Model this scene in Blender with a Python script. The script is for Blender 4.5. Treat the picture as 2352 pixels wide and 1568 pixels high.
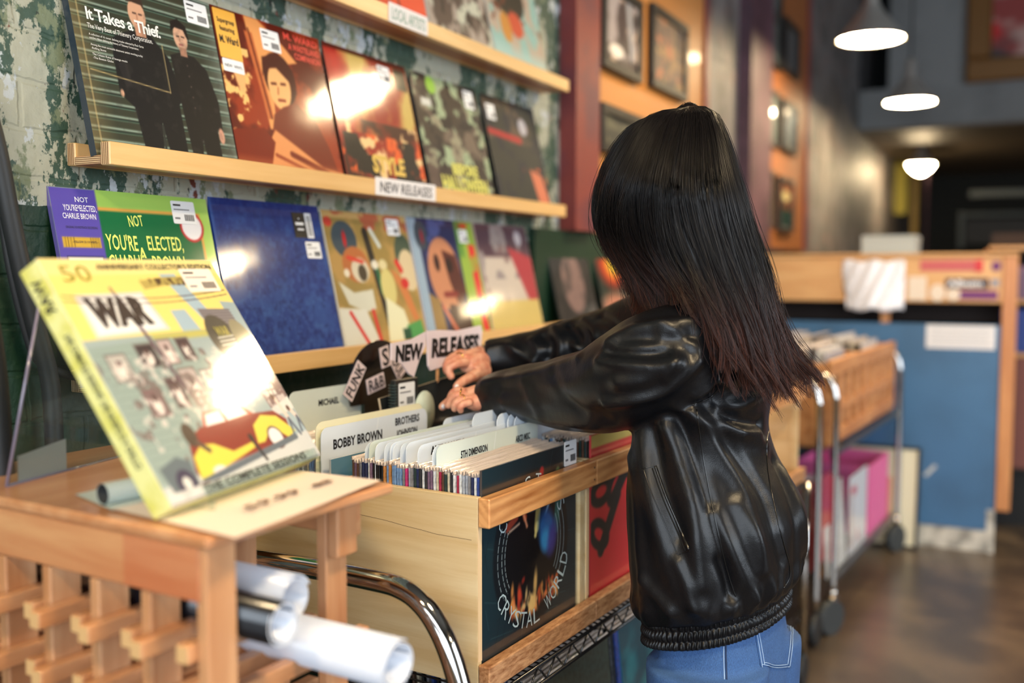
import bpy, math, random
import numpy as np
from mathutils import Vector, Matrix
from mathutils.bvhtree import BVHTree
random.seed(7); rng = np.random.default_rng(7)
for o in list(bpy.data.objects): bpy.data.objects.remove(o)
SC = bpy.context.scene; COL = SC.collection
# ------------------------------------------------------------------ camera
FPX = 2300.0; CX, CY, H = 1176.0, 784.0, 1.30
YAW = math.radians(27.0); PIT = math.atan((784-620)/FPX)
cam = bpy.data.cameras.new('camera'); cam.lens = FPX/2352*36.0; cam.sensor_width = 36.0
cam.dof.use_dof = True; cam.dof.focus_distance = 1.62; cam.dof.aperture_fstop = 1.6
cam.clip_start = 0.02
camo = bpy.data.objects.new('camera', cam); COL.objects.link(camo)
camo.location = (0, 0, H); camo.rotation_euler = (math.pi/2-PIT, 0, YAW-math.pi/2)
SC.camera = camo
# ------------------------------------------------------------------ world, daylight, exposure
w = bpy.data.worlds.new('world'); SC.world = w; w.use_nodes = True
w.node_tree.nodes['Background'].inputs[0].default_value = (0.62, 0.74, 0.92, 1)
w.node_tree.nodes['Background'].inputs[1].default_value = 0.42
def area(name, loc, rot, sx, sy, power, col):
    l = bpy.data.lights.new(name, 'AREA'); l.shape = 'RECTANGLE'; l.size = sx; l.size_y = sy
    l.energy = power; l.color = col
    o = bpy.data.objects.new(name, l); COL.objects.link(o); o.location = loc; o.rotation_euler = rot
    return o
# daylight through the shop front behind the camera and the side windows
area('daylight_shopfront', (-2.9, -1.6, 1.9), (math.radians(90), 0, math.radians(-90)), 4.6, 2.4, 135, (0.80, 0.90, 1.0))
area('daylight_side_window', (2.6, -5.2, 2.1), (math.radians(90), 0, 0), 3.6, 2.2, 110, (0.80, 0.90, 1.0))
vs = SC.view_settings; vs.view_transform = 'Standard'; vs.look = 'None'; vs.exposure = 0.75; vs.gamma = 1.0
vs.use_curve_mapping = False
SC.display_settings.display_device = 'sRGB'
try: SC.cycles.transparent_max_bounces = 24      # stacked clear sheets and films
except Exception: pass
# ------------------------------------------------------------------ pixel rays (to measure places on real planes)
FV = np.array([math.cos(YAW)*math.cos(PIT), math.sin(YAW)*math.cos(PIT), -math.sin(PIT)])
RV = np.array([math.sin(YAW), -math.cos(YAW), 0.0]); UV_ = np.cross(RV, FV); CP = np.array([0, 0, H])
def ray(x, y): return FV+RV*(x-CX)/FPX-UV_*(y-CY)/FPX
def at(x, y, d): return CP+ray(x, y)*d
def aty(x, y, Y): r = ray(x, y); return CP+r*(Y/r[1])
def atx(x, y, X): r = ray(x, y); return CP+r*(X/r[0])
def atz(x, y, Z): r = ray(x, y); return CP+r*((Z-H)/r[2])
GA = math.radians(-4)                                   # the bins stand turned 4 degrees off the wall
GU = np.array([math.cos(GA), math.sin(GA), 0]); GN = np.array([-math.sin(GA), math.cos(GA), 0])
def un(p): return np.array([p@GU, p@GN, p[2]])
def atn(x, y, N): r = ray(x, y); return CP+r*(N/(r@GN))
def atu(x, y, Q): r = ray(x, y); return CP+r*(Q/(r@GU))
def nu(u, n, z): return GU*u+GN*n+np.array([0, 0, z])
def n_at_u(x, u):                                       # the depth n at which a bin line u crosses column x
    r = ray(x, 900); t = u/(r@GU); return t*(r@GN)
# ------------------------------------------------------------------ colours and materials
def lin(c):
    c = np.asarray(c, float)/255.0
    return np.where(c <= 0.04045, c/12.92, ((c+0.055)/1.055)**2.4)
def c4(c): l = lin(c); return (float(l[0]), float(l[1]), float(l[2]), 1.0)
MATS = {}
def mat(name, c=(200, 200, 200), rough=0.5, metal=0.0, coat=0.0, coatr=0.05, spec=0.5, emit=0, trans=0, alpha=1.0, ior=1.45, bump=0, bscale=200, var=0, vscale=20, vcol=None):
    if name in MATS: return MATS[name]
    m = bpy.data.materials.new(name); m.use_nodes = True; nt = m.node_tree; b = nt.nodes['Principled BSDF']
    b.inputs['Base Color'].default_value = c4(c); b.inputs['Roughness'].default_value = rough
    b.inputs['Metallic'].default_value = metal; b.inputs['Coat Weight'].default_value = coat
    b.inputs['Coat Roughness'].default_value = coatr; b.inputs['Specular IOR Level'].default_value = spec
    b.inputs['Transmission Weight'].default_value = trans; b.inputs['Alpha'].default_value = alpha; b.inputs['IOR'].default_value = ior
    if emit:
        b.inputs['Emission Color'].default_value = c4(c); b.inputs['Emission Strength'].default_value = emit
    tc = nt.nodes.new('ShaderNodeTexCoord')
    if bump:
        n = nt.nodes.new('ShaderNodeTexNoise'); n.inputs['Scale'].default_value = bscale; n.inputs['Detail'].default_value = 3
        bp = nt.nodes.new('ShaderNodeBump'); bp.inputs['Strength'].default_value = bump; bp.inputs['Distance'].default_value = 0.002
        nt.links.new(tc.outputs['Object'], n.inputs['Vector']); nt.links.new(n.outputs[0], bp.inputs['Height'])
        nt.links.new(bp.outputs[0], b.inputs['Normal'])
        if coat: nt.links.new(bp.outputs[0], b.inputs['Coat Normal'])
    if var:
        n = nt.nodes.new('ShaderNodeTexNoise'); n.inputs['Scale'].default_value = vscale; n.inputs['Detail'].default_value = 5
        mx = nt.nodes.new('ShaderNodeMixRGB'); mx.inputs[1].default_value = c4(c)
        mx.inputs[2].default_value = c4(vcol if vcol else [min(255, k*(1-var)) for k in c])
        r = nt.nodes.new('ShaderNodeValToRGB'); r.color_ramp.elements[0].position = 0.42; r.color_ramp.elements[1].position = 0.62
        nt.links.new(tc.outputs['Object'], n.inputs['Vector']); nt.links.new(n.outputs[0], r.inputs[0])
        nt.links.new(r.outputs[0], mx.inputs[0]); nt.links.new(mx.outputs[0], b.inputs['Base Color'])
    MATS[name] = m; return m
def wood(name, c1, c2, axis='x', rough=0.45, scale=9.0, stretch=14.0, coat=0.15, rings=0.0):
    if name in MATS: return MATS[name]
    m = bpy.data.materials.new(name); m.use_nodes = True; nt = m.node_tree; b = nt.nodes['Principled BSDF']
    tc = nt.nodes.new('ShaderNodeTexCoord'); mp = nt.nodes.new('ShaderNodeMapping')
    s = {'x': (scale/stretch, scale, scale), 'y': (scale, scale/stretch, scale), 'z': (scale, scale, scale/stretch)}[axis]
    mp.inputs['Scale'].default_value = tuple(k*3 for k in s)
    n = nt.nodes.new('ShaderNodeTexNoise'); n.inputs['Scale'].default_value = 1.6; n.inputs['Detail'].default_value = 6; n.inputs['Roughness'].default_value = 0.62
    n.inputs['Distortion'].default_value = 0.4
    r = nt.nodes.new('ShaderNodeValToRGB'); r.color_ramp.elements[0].position = 0.36; r.color_ramp.elements[1].position = 0.66
    r.color_ramp.elements[0].color = c4(c2); r.color_ramp.elements[1].color = c4(c1)
    nt.links.new(tc.outputs['Object'], mp.inputs[0]); nt.links.new(mp.outputs[0], n.inputs['Vector'])
    src = n.outputs[0]
    if rings:
        wv = nt.nodes.new('ShaderNodeTexWave'); wv.wave_type = 'RINGS'; wv.rings_direction = 'X'; wv.inputs['Scale'].default_value = rings; wv.inputs['Distortion'].default_value = 3.5
        wv.inputs['Detail'].default_value = 2; mp2 = nt.nodes.new('ShaderNodeMapping'); mp2.inputs['Location'].default_value = (0.1, 0.0, 0.03); mp2.inputs['Rotation'].default_value = (0, math.radians(4), math.radians(3))
        s2 = {'x': (0.35, 1, 1), 'y': (1, 0.35, 1), 'z': (1, 1, 0.35)}[axis]; mp2.inputs['Scale'].default_value = s2
        nt.links.new(tc.outputs['Object'], mp2.inputs[0]); nt.links.new(mp2.outputs[0], wv.inputs[0])
        mm = nt.nodes.new('ShaderNodeMath'); mm.operation = 'MULTIPLY_ADD'; mm.inputs[1].default_value = 0.13
        nt.links.new(wv.outputs[1], mm.inputs[0]); sb = nt.nodes.new('ShaderNodeMath'); sb.operation = 'SUBTRACT'; sb.inputs[1].default_value = 0.05
        nt.links.new(n.outputs[0], sb.inputs[0]); nt.links.new(sb.outputs[0], mm.inputs[2]); src = mm.outputs[0]
    nt.links.new(src, r.inputs[0]); nt.links.new(r.outputs[0], b.inputs['Base Color'])
    bp = nt.nodes.new('ShaderNodeBump'); bp.inputs['Strength'].default_value = 0.12; bp.inputs['Distance'].default_value = 0.002
    nt.links.new(n.outputs[0], bp.inputs['Height']); nt.links.new(bp.outputs[0], b.inputs['Normal'])
    b.inputs['Roughness'].default_value = rough; b.inputs['Coat Weight'].default_value = coat; b.inputs['Coat Roughness'].default_value = 0.25
    MATS[name] = m; return m
def painted(name, rough=0.35, coat=1.0, coatr=0.08, bump=0.0, bscale=14):
    if name in MATS: return MATS[name]
    m = bpy.data.materials.new(name); m.use_nodes = True; nt = m.node_tree; b = nt.nodes['Principled BSDF']
    a = nt.nodes.new('ShaderNodeAttribute'); a.attribute_name = 'Col'; nt.links.new(a.outputs['Color'], b.inputs['Base Color'])
    b.inputs['Roughness'].default_value = rough; b.inputs['Coat Weight'].default_value = coat; b.inputs['Coat Roughness'].default_value = coatr
    if bump:
        tc = nt.nodes.new('ShaderNodeTexCoord'); n = nt.nodes.new('ShaderNodeTexNoise'); n.inputs['Scale'].default_value = bscale; n.inputs['Detail'].default_value = 1
        bp = nt.nodes.new('ShaderNodeBump'); bp.inputs['Strength'].default_value = bump; bp.inputs['Distance'].default_value = 0.01
        nt.links.new(tc.outputs['Object'], n.inputs['Vector']); nt.links.new(n.outputs[0], bp.inputs['Height']); nt.links.new(bp.outputs[0], b.inputs['Coat Normal'])
    MATS[name] = m; return m
def clear(name, tint=(235, 240, 240), amount=0.12, rough=0.05, ior=1.35):
    """thin clear film: mostly see-through, with a glossy skin"""
    if name in MATS: return MATS[name]
    m = bpy.data.materials.new(name); m.use_nodes = True; nt = m.node_tree; nt.nodes.remove(nt.nodes['Principled BSDF'])
    out = nt.nodes['Material Output']; t = nt.nodes.new('ShaderNodeBsdfTransparent'); t.inputs[0].default_value = c4(tint)
    g = nt.nodes.new('ShaderNodeBsdfGlossy'); g.inputs['Roughness'].default_value = rough
    d = nt.nodes.new('ShaderNodeBsdfDiffuse'); d.inputs[0].default_value = c4(tint)
    lw = nt.nodes.new('ShaderNodeLayerWeight'); lw.inputs[0].default_value = 0.5; pw = nt.nodes.new('ShaderNodeMath'); pw.operation = 'POWER'; pw.inputs[1].default_value = 4.0; fr = nt.nodes.new('ShaderNodeMath'); fr.operation = 'MULTIPLY_ADD'; fr.inputs[1].default_value = 0.45; fr.inputs[2].default_value = 0.03; nt.links.new(lw.outputs['Facing'], pw.inputs[0]); nt.links.new(pw.outputs[0], fr.inputs[0])
    m1 = nt.nodes.new('ShaderNodeMixShader'); m2 = nt.nodes.new('ShaderNodeMixShader')
    m2.inputs[0].default_value = amount
    nt.links.new(t.outputs[0], m2.inputs[1]); nt.links.new(d.outputs[0], m2.inputs[2])
    nt.links.new(fr.outputs[0], m1.inputs[0]); nt.links.new(m2.outputs[0], m1.inputs[1]); nt.links.new(g.outputs[0], m1.inputs[2])
    nt.links.new(m1.outputs[0], out.inputs[0]); MATS[name] = m; return m
# ------------------------------------------------------------------ things, parts, tags
ORG = {}
def tag(o, label, cat, group=None, kind=None):
    o['label'] = label; o['category'] = cat
    if group: o['group'] = group
    if kind: o['kind'] = kind
    return o
def thing(name, label, cat, org=(0, 0, 0), rot=0.0, group=None, mtx=None):
    """Empty at the base; org is given in the frame turned by rot about the world origin"""
    o = bpy.data.objects.new(name, None); COL.objects.link(o); o.empty_display_size = 0.05
    if mtx is not None: o.matrix_world = mtx; ORG[o.name] = np.zeros(3)
    else:
        c, s = math.cos(rot), math.sin(rot); x, y, z = org
        o.location = (c*x-s*y, s*x+c*y, z); o.rotation_euler = (0, 0, rot); ORG[o.name] = np.array(org, float)
    return tag(o, label, cat, group)
class MB:
    def __init__(s): s.v = []; s.f = []; s.m = []; s.n = 0; s.sm = []
    def add(s, v, f, m=0, smooth=False):
        v = np.asarray(v, float).reshape(-1, 3); s.v.append(v)
        for q in f: s.f.append([int(i)+s.n for i in q]); s.m.append(m); s.sm.append(smooth)
        s.n += len(v); return s
    def box(s, x0, x1, y0, y1, z0, z1, m=0):
        v = [(x, y, z) for z in (z0, z1) for x, y in ((x0, y0), (x1, y0), (x1, y1), (x0, y1))]
        return s.add(v, [(3, 2, 1, 0), (4, 5, 6, 7), (0, 1, 5, 4), (1, 2, 6, 5), (2, 3, 7, 6), (3, 0, 4, 7)], m)
    def cbox(s, x0, x1, y0, y1, z0, z1, b=0.002, m=0):
        """box with chamfered edges"""
        xs, ys, zs = (x0, x1), (y0, y1), (z0, z1); vs_ = {}; v = []
        def vid(*k):
            if k not in vs_: vs_[k] = len(v); v.append([((xs, ys, zs)[a][k[a]])+(0 if a == k[3] else (b if k[a] == 0 else -b)) for a in range(3)])
            return vs_[k]
        f = []
        for a in range(3):
            o1, o2 = (a+1) % 3, (a+2) % 3
            for sd in (0, 1):
                q = []
                for i, j in ((0, 0), (1, 0), (1, 1), (0, 1)):
                    k = [0, 0, 0]; k[a] = sd; k[o1] = i; k[o2] = j; q.append(vid(k[0], k[1], k[2], a))
                f.append(q if sd else q[::-1])
        for a in range(3):
            o1, o2 = (a+1) % 3, (a+2) % 3
            for i in (0, 1):
                for j in (0, 1):
                    k0 = [0, 0, 0]; k0[o1] = i; k0[o2] = j; k1 = list(k0); k1[a] = 1
                    q = [vid(*k0, o1), vid(*k1, o1), vid(*k1, o2), vid(*k0, o2)]
                    f.append(q if (i == j) else q[::-1])
        for i in (0, 1):
            for j in (0, 1):
                for k in (0, 1):
                    q = [vid(i, j, k, 0), vid(i, j, k, 1), vid(i, j, k, 2)]
                    f.append(q if (i+j+k) % 2 else q[::-1])
        return s.add(v, f, m)
    def quad(s, a, b, c, d, m=0): return s.add([a, b, c, d], [(0, 1, 2, 3)], m)
    def tube(s, pts, r, seg=12, m=0, caps=True, smooth=True, flat=1.0):
        P = np.asarray(pts, float); n = len(P); r = np.broadcast_to(np.asarray(r, float), (n,))
        T = np.gradient(P, axis=0); T /= np.linalg.norm(T, axis=1)[:, None]+1e-12
        up = np.array([0, 0, 1.0]) if abs(T[0][2]) < 0.9 else np.array([1.0, 0, 0]); v = []
        x = np.cross(up, T[0]); x /= np.linalg.norm(x)
        for i in range(n):
            x = x-T[i]*(x@T[i]); x /= np.linalg.norm(x)+1e-12; y = np.cross(T[i], x)
            for k in range(seg):
                a = 2*math.pi*k/seg; v.append(P[i]+r[i]*(math.cos(a)*x+flat*math.sin(a)*y))
        f = [(i*seg+k, i*seg+(k+1) % seg, (i+1)*seg+(k+1) % seg, (i+1)*seg+k) for i in range(n-1) for k in range(seg)]
        s.add(v, f, m, smooth)
        if caps: s.f.append([s.n-n*seg+k for k in range(seg)][::-1]); s.m.append(m); s.sm.append(False); s.f.append([s.n-seg+k for k in range(seg)]); s.m.append(m); s.sm.append(False)
        return s
    def lathe(s, prof, c=(0, 0, 0), seg=32, m=0, smooth=True):
        v = [(c[0]+r*math.cos(2*math.pi*k/seg), c[1]+r*math.sin(2*math.pi*k/seg), c[2]+z) for r, z in prof for k in range(seg)]
        f = [(i*seg+k, i*seg+(k+1) % seg, (i+1)*seg+(k+1) % seg, (i+1)*seg+k) for i in range(len(prof)-1) for k in range(seg)]
        return s.add(v, f, m, smooth)
    def ball(s, c, r, sc=(1, 1, 1), m=0, seg=16, rot=None):
        v = []; n = seg//2
        for i in range(n+1):
            t = math.pi*i/n
            for k in range(seg):
                a = 2*math.pi*k/seg; v.append((r*sc[0]*math.sin(t)*math.cos(a), r*sc[1]*math.sin(t)*math.sin(a), r*sc[2]*math.cos(t)))
        v = np.array(v)
        if rot is not None: v = v@np.asarray(rot).T
        f = [(i*seg+k, (i+1)*seg+k, (i+1)*seg+(k+1) % seg, i*seg+(k+1) % seg) for i in range(n) for k in range(seg)]
        return s.add(v+np.asarray(c), f, m, True)
    def poly(s, p2, y, m=0, th=0.0):
        """flat polygon in the xz plane at y, facing -y; with thickness th behind it"""
        n = len(p2); s.add([(p[0], y, p[1]) for p in p2], [list(range(n))], m)
        if th:
            s.add([(p[0], y, p[1]) for p in p2]+[(p[0], y+th, p[1]) for p in p2], [(i, n+i, n+(i+1) % n, (i+1) % n) for i in range(n)]+[[n+i for i in range(n)][::-1]], m)
        return s
    def rrect(s, x0, x1, z0, z1, y, r=0.004, m=0, th=0.0, seg=5, corners=(1, 1, 1, 1)):
        p = []
        for (cx, cz, a0), c in zip(((x0+r, z0+r, 180), (x1-r, z0+r, 270), (x1-r, z1-r, 0), (x0+r, z1-r, 90)), corners):
            if c: p += [(cx+r*math.cos(math.radians(a0+90*k/seg)), cz+r*math.sin(math.radians(a0+90*k/seg))) for k in range(seg+1)]
            else: p.append((x0 if cx < (x0+x1)/2 else x1, z0 if cz < (z0+z1)/2 else z1))
        return s.poly(p, y, m, th)
    def text(s, t, x, z, h, y, m=0, align='LEFT', wide=1.0, bold=0.0, rot=0.0, shear=0.0, space=1.0, width=None):
        """lettering in the xz plane at y; h is the capital height"""
        key = (t, align, bold, shear, space)
        if key not in TXT:
            c = bpy.data.curves.new('t', 'FONT'); c.body = t; c.size = 1.0; c.align_x = align; c.offset = bold; c.shear = shear; c.space_character = space; c.resolution_u = 2
            c.fill_mode = 'BOTH'
            o = bpy.data.objects.new('t', c); COL.objects.link(o); dg = bpy.context.evaluated_depsgraph_get(); me = bpy.data.meshes.new_from_object(o.evaluated_get(dg))
            vv = np.array([q.co[:] for q in me.vertices]).reshape(-1, 3); ff = [list(p.vertices) for p in me.polygons]
            TXT[key] = (vv, ff); bpy.data.objects.remove(o); bpy.data.curves.remove(c); bpy.data.meshes.remove(me)
        vv, ff = TXT[key]
        if not len(vv): return s
        k = h/0.70; X = vv[:, 0]*k*wide; Z = vv[:, 1]*k
        if width: X = X*(width/(X.max()-X.min()))
        c_, s_ = math.cos(rot), math.sin(rot)
        return s.add(np.stack([x+X*c_-Z*s_, np.full(len(X), y), z+X*s_+Z*c_], 1), ff, m)
    def build(s, name, mats, parent=None, org=None, rot=0.0, label=None):
        v = np.concatenate(s.v) if s.v else np.zeros((0, 3))
        og = ORG[parent.name] if parent is not None and org is None else np.array(org if org is not None else (0, 0, 0), float)
        me = bpy.data.meshes.new(name); me.from_pydata((v-og).tolist(), [], s.f)
        if not isinstance(mats, (list, tuple)): mats = [mats]
        for q in mats: me.materials.append(q)
        me.polygons.foreach_set('material_index', s.m); me.polygons.foreach_set('use_smooth', s.sm); me.update()
        o = bpy.data.objects.new(name, me); COL.objects.link(o)
        if parent is not None: o.parent = parent; ORG[o.name] = og if parent.type == 'EMPTY' else og
        else:
            c, sn = math.cos(rot), math.sin(rot); o.location = (c*og[0]-sn*og[1], sn*og[0]+c*og[1], og[2]); o.rotation_euler = (0, 0, rot); ORG[o.name] = og
        if label: o['label'] = label
        return o
TXT = {}
def struct(o): o['kind'] = 'structure'; return o
# ------------------------------------------------------------------ printed pictures as grids of coloured points
def fbm(N, sc, seed=0, oct=4, ax=1.0):
    r = np.random.default_rng(seed); out = np.zeros((N, N)); amp = 1; tot = 0
    for o in range(oct):
        k = max(2, int(sc*2**o)); ky = max(2, int(k*ax)); g = r.random((ky+2, k+2))
        y = np.linspace(0, ky, N); x = np.linspace(0, k, N); yi = y.astype(int); xi = x.astype(int); fy = y-yi; fx = x-xi
        fy = fy*fy*(3-2*fy); fx = fx*fx*(3-2*fx)
        a = g[yi][:, xi]; b = g[yi][:, xi+1]; c = g[yi+1][:, xi]; d = g[yi+1][:, xi+1]
        out += amp*((a*(1-fx)+b*fx)*(1-fy[:, None])+(c*(1-fx)+d*fx)*fy[:, None]); tot += amp; amp *= 0.5
    return out/tot
class Art:
    def __init__(s, N, c=(255, 255, 255)):
        s.N = N; s.a = np.ones((N, N, 3))*np.array(c, float); g = (np.arange(N))/(N-1); s.U, s.V = np.meshgrid(g, g)   # V runs down
        s.e = 0.7/N
    def mix(s, m, c): m = np.clip(m, 0, 1)[..., None]; s.a = s.a*(1-m)+np.array(c, float)*m; return s
    def sdf(s, d, c, op=1.0, soft=1.0): return s.mix(op*np.clip(0.5-d/(2*s.e*soft), 0, 1), c)
    def rect(s, x0, y0, x1, y1, c, op=1, soft=1): return s.sdf(np.maximum(np.maximum(x0-s.U, s.U-x1), np.maximum(y0-s.V, s.V-y1)), c, op, soft)
    def ell(s, x, y, rx, ry, c, op=1, rot=0, soft=1):
        cs, sn = math.cos(rot), math.sin(rot); dx = s.U-x; dy = s.V-y; a = (dx*cs+dy*sn)/rx; b = (-dx*sn+dy*cs)/ry
        r = np.sqrt(a*a+b*b); return s.sdf((r-1)*min(rx, ry), c, op, soft)
    def line(s, x0, y0, x1, y1, w, c, op=1, soft=1, w2=None):
        dx, dy = x1-x0, y1-y0; t = np.clip(((s.U-x0)*dx+(s.V-y0)*dy)/(dx*dx+dy*dy+1e-12), 0, 1)
        d = np.hypot(s.U-x0-t*dx, s.V-y0-t*dy); w_ = w if w2 is None else w+(w2-w)*t; return s.sdf(d-w_, c, op, soft)
    def pl(s, pts, c, op=1, soft=1):
        P = pts; inside = np.zeros_like(s.U, bool); dm = np.full_like(s.U, 9.0)
        for i in range(len(P)):
            (x0, y0), (x1, y1) = P[i], P[(i+1) % len(P)]
            cond = ((y0 > s.V) != (y1 > s.V)); xx = (x1-x0)*(s.V-y0)/((y1-y0) if y1 != y0 else 1e-9)+x0; inside ^= cond & (s.U < xx)
            dx, dy = x1-x0, y1-y0; t = np.clip(((s.U-x0)*dx+(s.V-y0)*dy)/(dx*dx+dy*dy+1e-12), 0, 1); dm = np.minimum(dm, np.hypot(s.U-x0-t*dx, s.V-y0-t*dy))
        return s.sdf(np.where(inside, -dm, dm), c, op, soft)
    def arc(s, x, y, r, w, a0, a1, c, op=1):
        an = np.degrees(np.arctan2(-(s.V-y), s.U-x)) % 360; ok = ((an-a0) % 360) <= ((a1-a0) % 360)
        d = np.where(ok, abs(np.hypot(s.U-x, s.V-y)-r)-w, 9); return s.sdf(d, c, op)
    def noise(s, sc, c, lo=0.5, hi=0.6, seed=0, op=1, box=None, ax=1.0):
        n = fbm(s.N, sc, seed, ax=ax); m = np.clip((n-lo)/(hi-lo), 0, 1)*op
        if box: m = m*((s.U > box[0])&(s.V > box[1])&(s.U < box[2])&(s.V < box[3]))
        return s.mix(m, c)
    def jitter(s, k, seed=0): r = np.random.default_rng(seed); s.a = np.clip(s.a*(1+k*(r.random(s.a.shape[:2])-0.5))[..., None], 0, 255); return s
def slab(name, art, w, h, th, mats, parent=None, edge=(225, 220, 210), spine=None):
    """thin printed slab: x 0..w, z 0..h, front at y=0 carries the picture; box behind it. mats=[print, edge]"""
    N = art.N; x = np.linspace(0, w, N); z = np.linspace(h, 0, N); X, Z = np.meshgrid(x, z)
    v = np.stack([X, np.zeros_like(X), Z], -1).reshape(-1, 3); i = np.arange(N*N).reshape(N, N)
    q = np.stack([i[1:, :-1], i[1:, 1:], i[:-1, 1:], i[:-1, :-1]], -1).reshape(-1, 4)
    nb = [(0, 0, 0), (w, 0, 0), (w, 0, h), (0, 0, h), (0, th, 0), (w, th, 0), (w, th, h), (0, th, h)]
    o_ = N*N; fb = [(0, 4, 5, 1), (1, 5, 6, 2), (2, 6, 7, 3), (3, 7, 4, 0), (5, 4, 7, 6)]
    v = np.concatenate([v, np.array(nb, float)]); allf = [list(map(int, r)) for r in q]+[[o_+k for k in f] for f in fb]
    me = bpy.data.meshes.new(name); me.from_pydata(v.tolist(), [], allf)
    for m in mats: me.materials.append(m)
    mi = [0]*len(q)+[1]*5; me.polygons.foreach_set('material_index', mi)
    ca = me.color_attributes.new('Col', 'FLOAT_COLOR', 'POINT')
    col = np.ones((len(v), 4)); col[:N*N, :3] = lin(art.a.reshape(-1, 3)); col[N*N:, :3] = lin(np.array(spine if spine else edge, float))
    ca.data.foreach_set('color', col.ravel()); me.update()
    o = bpy.data.objects.new(name, me); COL.objects.link(o)
    if parent is not None: o.parent = parent
    ORG[o.name] = np.zeros(3); return o
def place(o, loc, rx=0, rz=0): o.location = tuple(float(q) for q in loc); o.rotation_euler = (rx, 0, rz); return o
P_GLOSS = painted('shrink_wrapped_print', 0.5, 1.0, 0.085, 0.05, 10); P_GLOSS.node_tree.nodes['Principled BSDF'].inputs['Specular IOR Level'].default_value = 0.15
P_MATTE = painted('matte_print', 0.6, 0.0)
M_CARD = mat('record_card_edge', (214, 208, 196), 0.6)
M_STK = mat('white_sticker_paper', (236, 238, 240), 0.5); M_INK = mat('black_ink', (28, 28, 32), 0.5); M_GINK = mat('grey_ink', (120, 120, 124), 0.5)
def sticker(parent, x0, z0, w_=0.06, h_=0.04, name='price_sticker', y=-0.0009, m=None, ink=None):
    b = MB(); b.rrect(x0, x0+w_, z0, z0+h_, y, 0.003, 0, 0.0005)
    k = x0+w_*0.5; zz = z0+h_*0.14
    for i in range(14): b.box(k+i*w_*0.03, k+i*w_*0.03+w_*(0.012 if i % 3 else 0.02), y-0.0003, y-0.0001, zz, zz+h_*0.28, 1)
    b.box(x0+w_*0.08, x0+w_*0.4, y-0.0003, y-0.0001, z0+h_*0.78, z0+h_*0.86, 1)
    b.box(x0+w_*0.08, x0+w_*0.75, y-0.0003, y-0.0001, z0+h_*0.60, z0+h_*0.65, 2); b.box(x0+w_*0.08, x0+w_*0.3, y-0.0003, y-0.0001, z0+h_*0.2, z0+h_*0.28, 2)
    return b.build(name, [m or M_STK, M_INK, M_GINK], parent)
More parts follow.
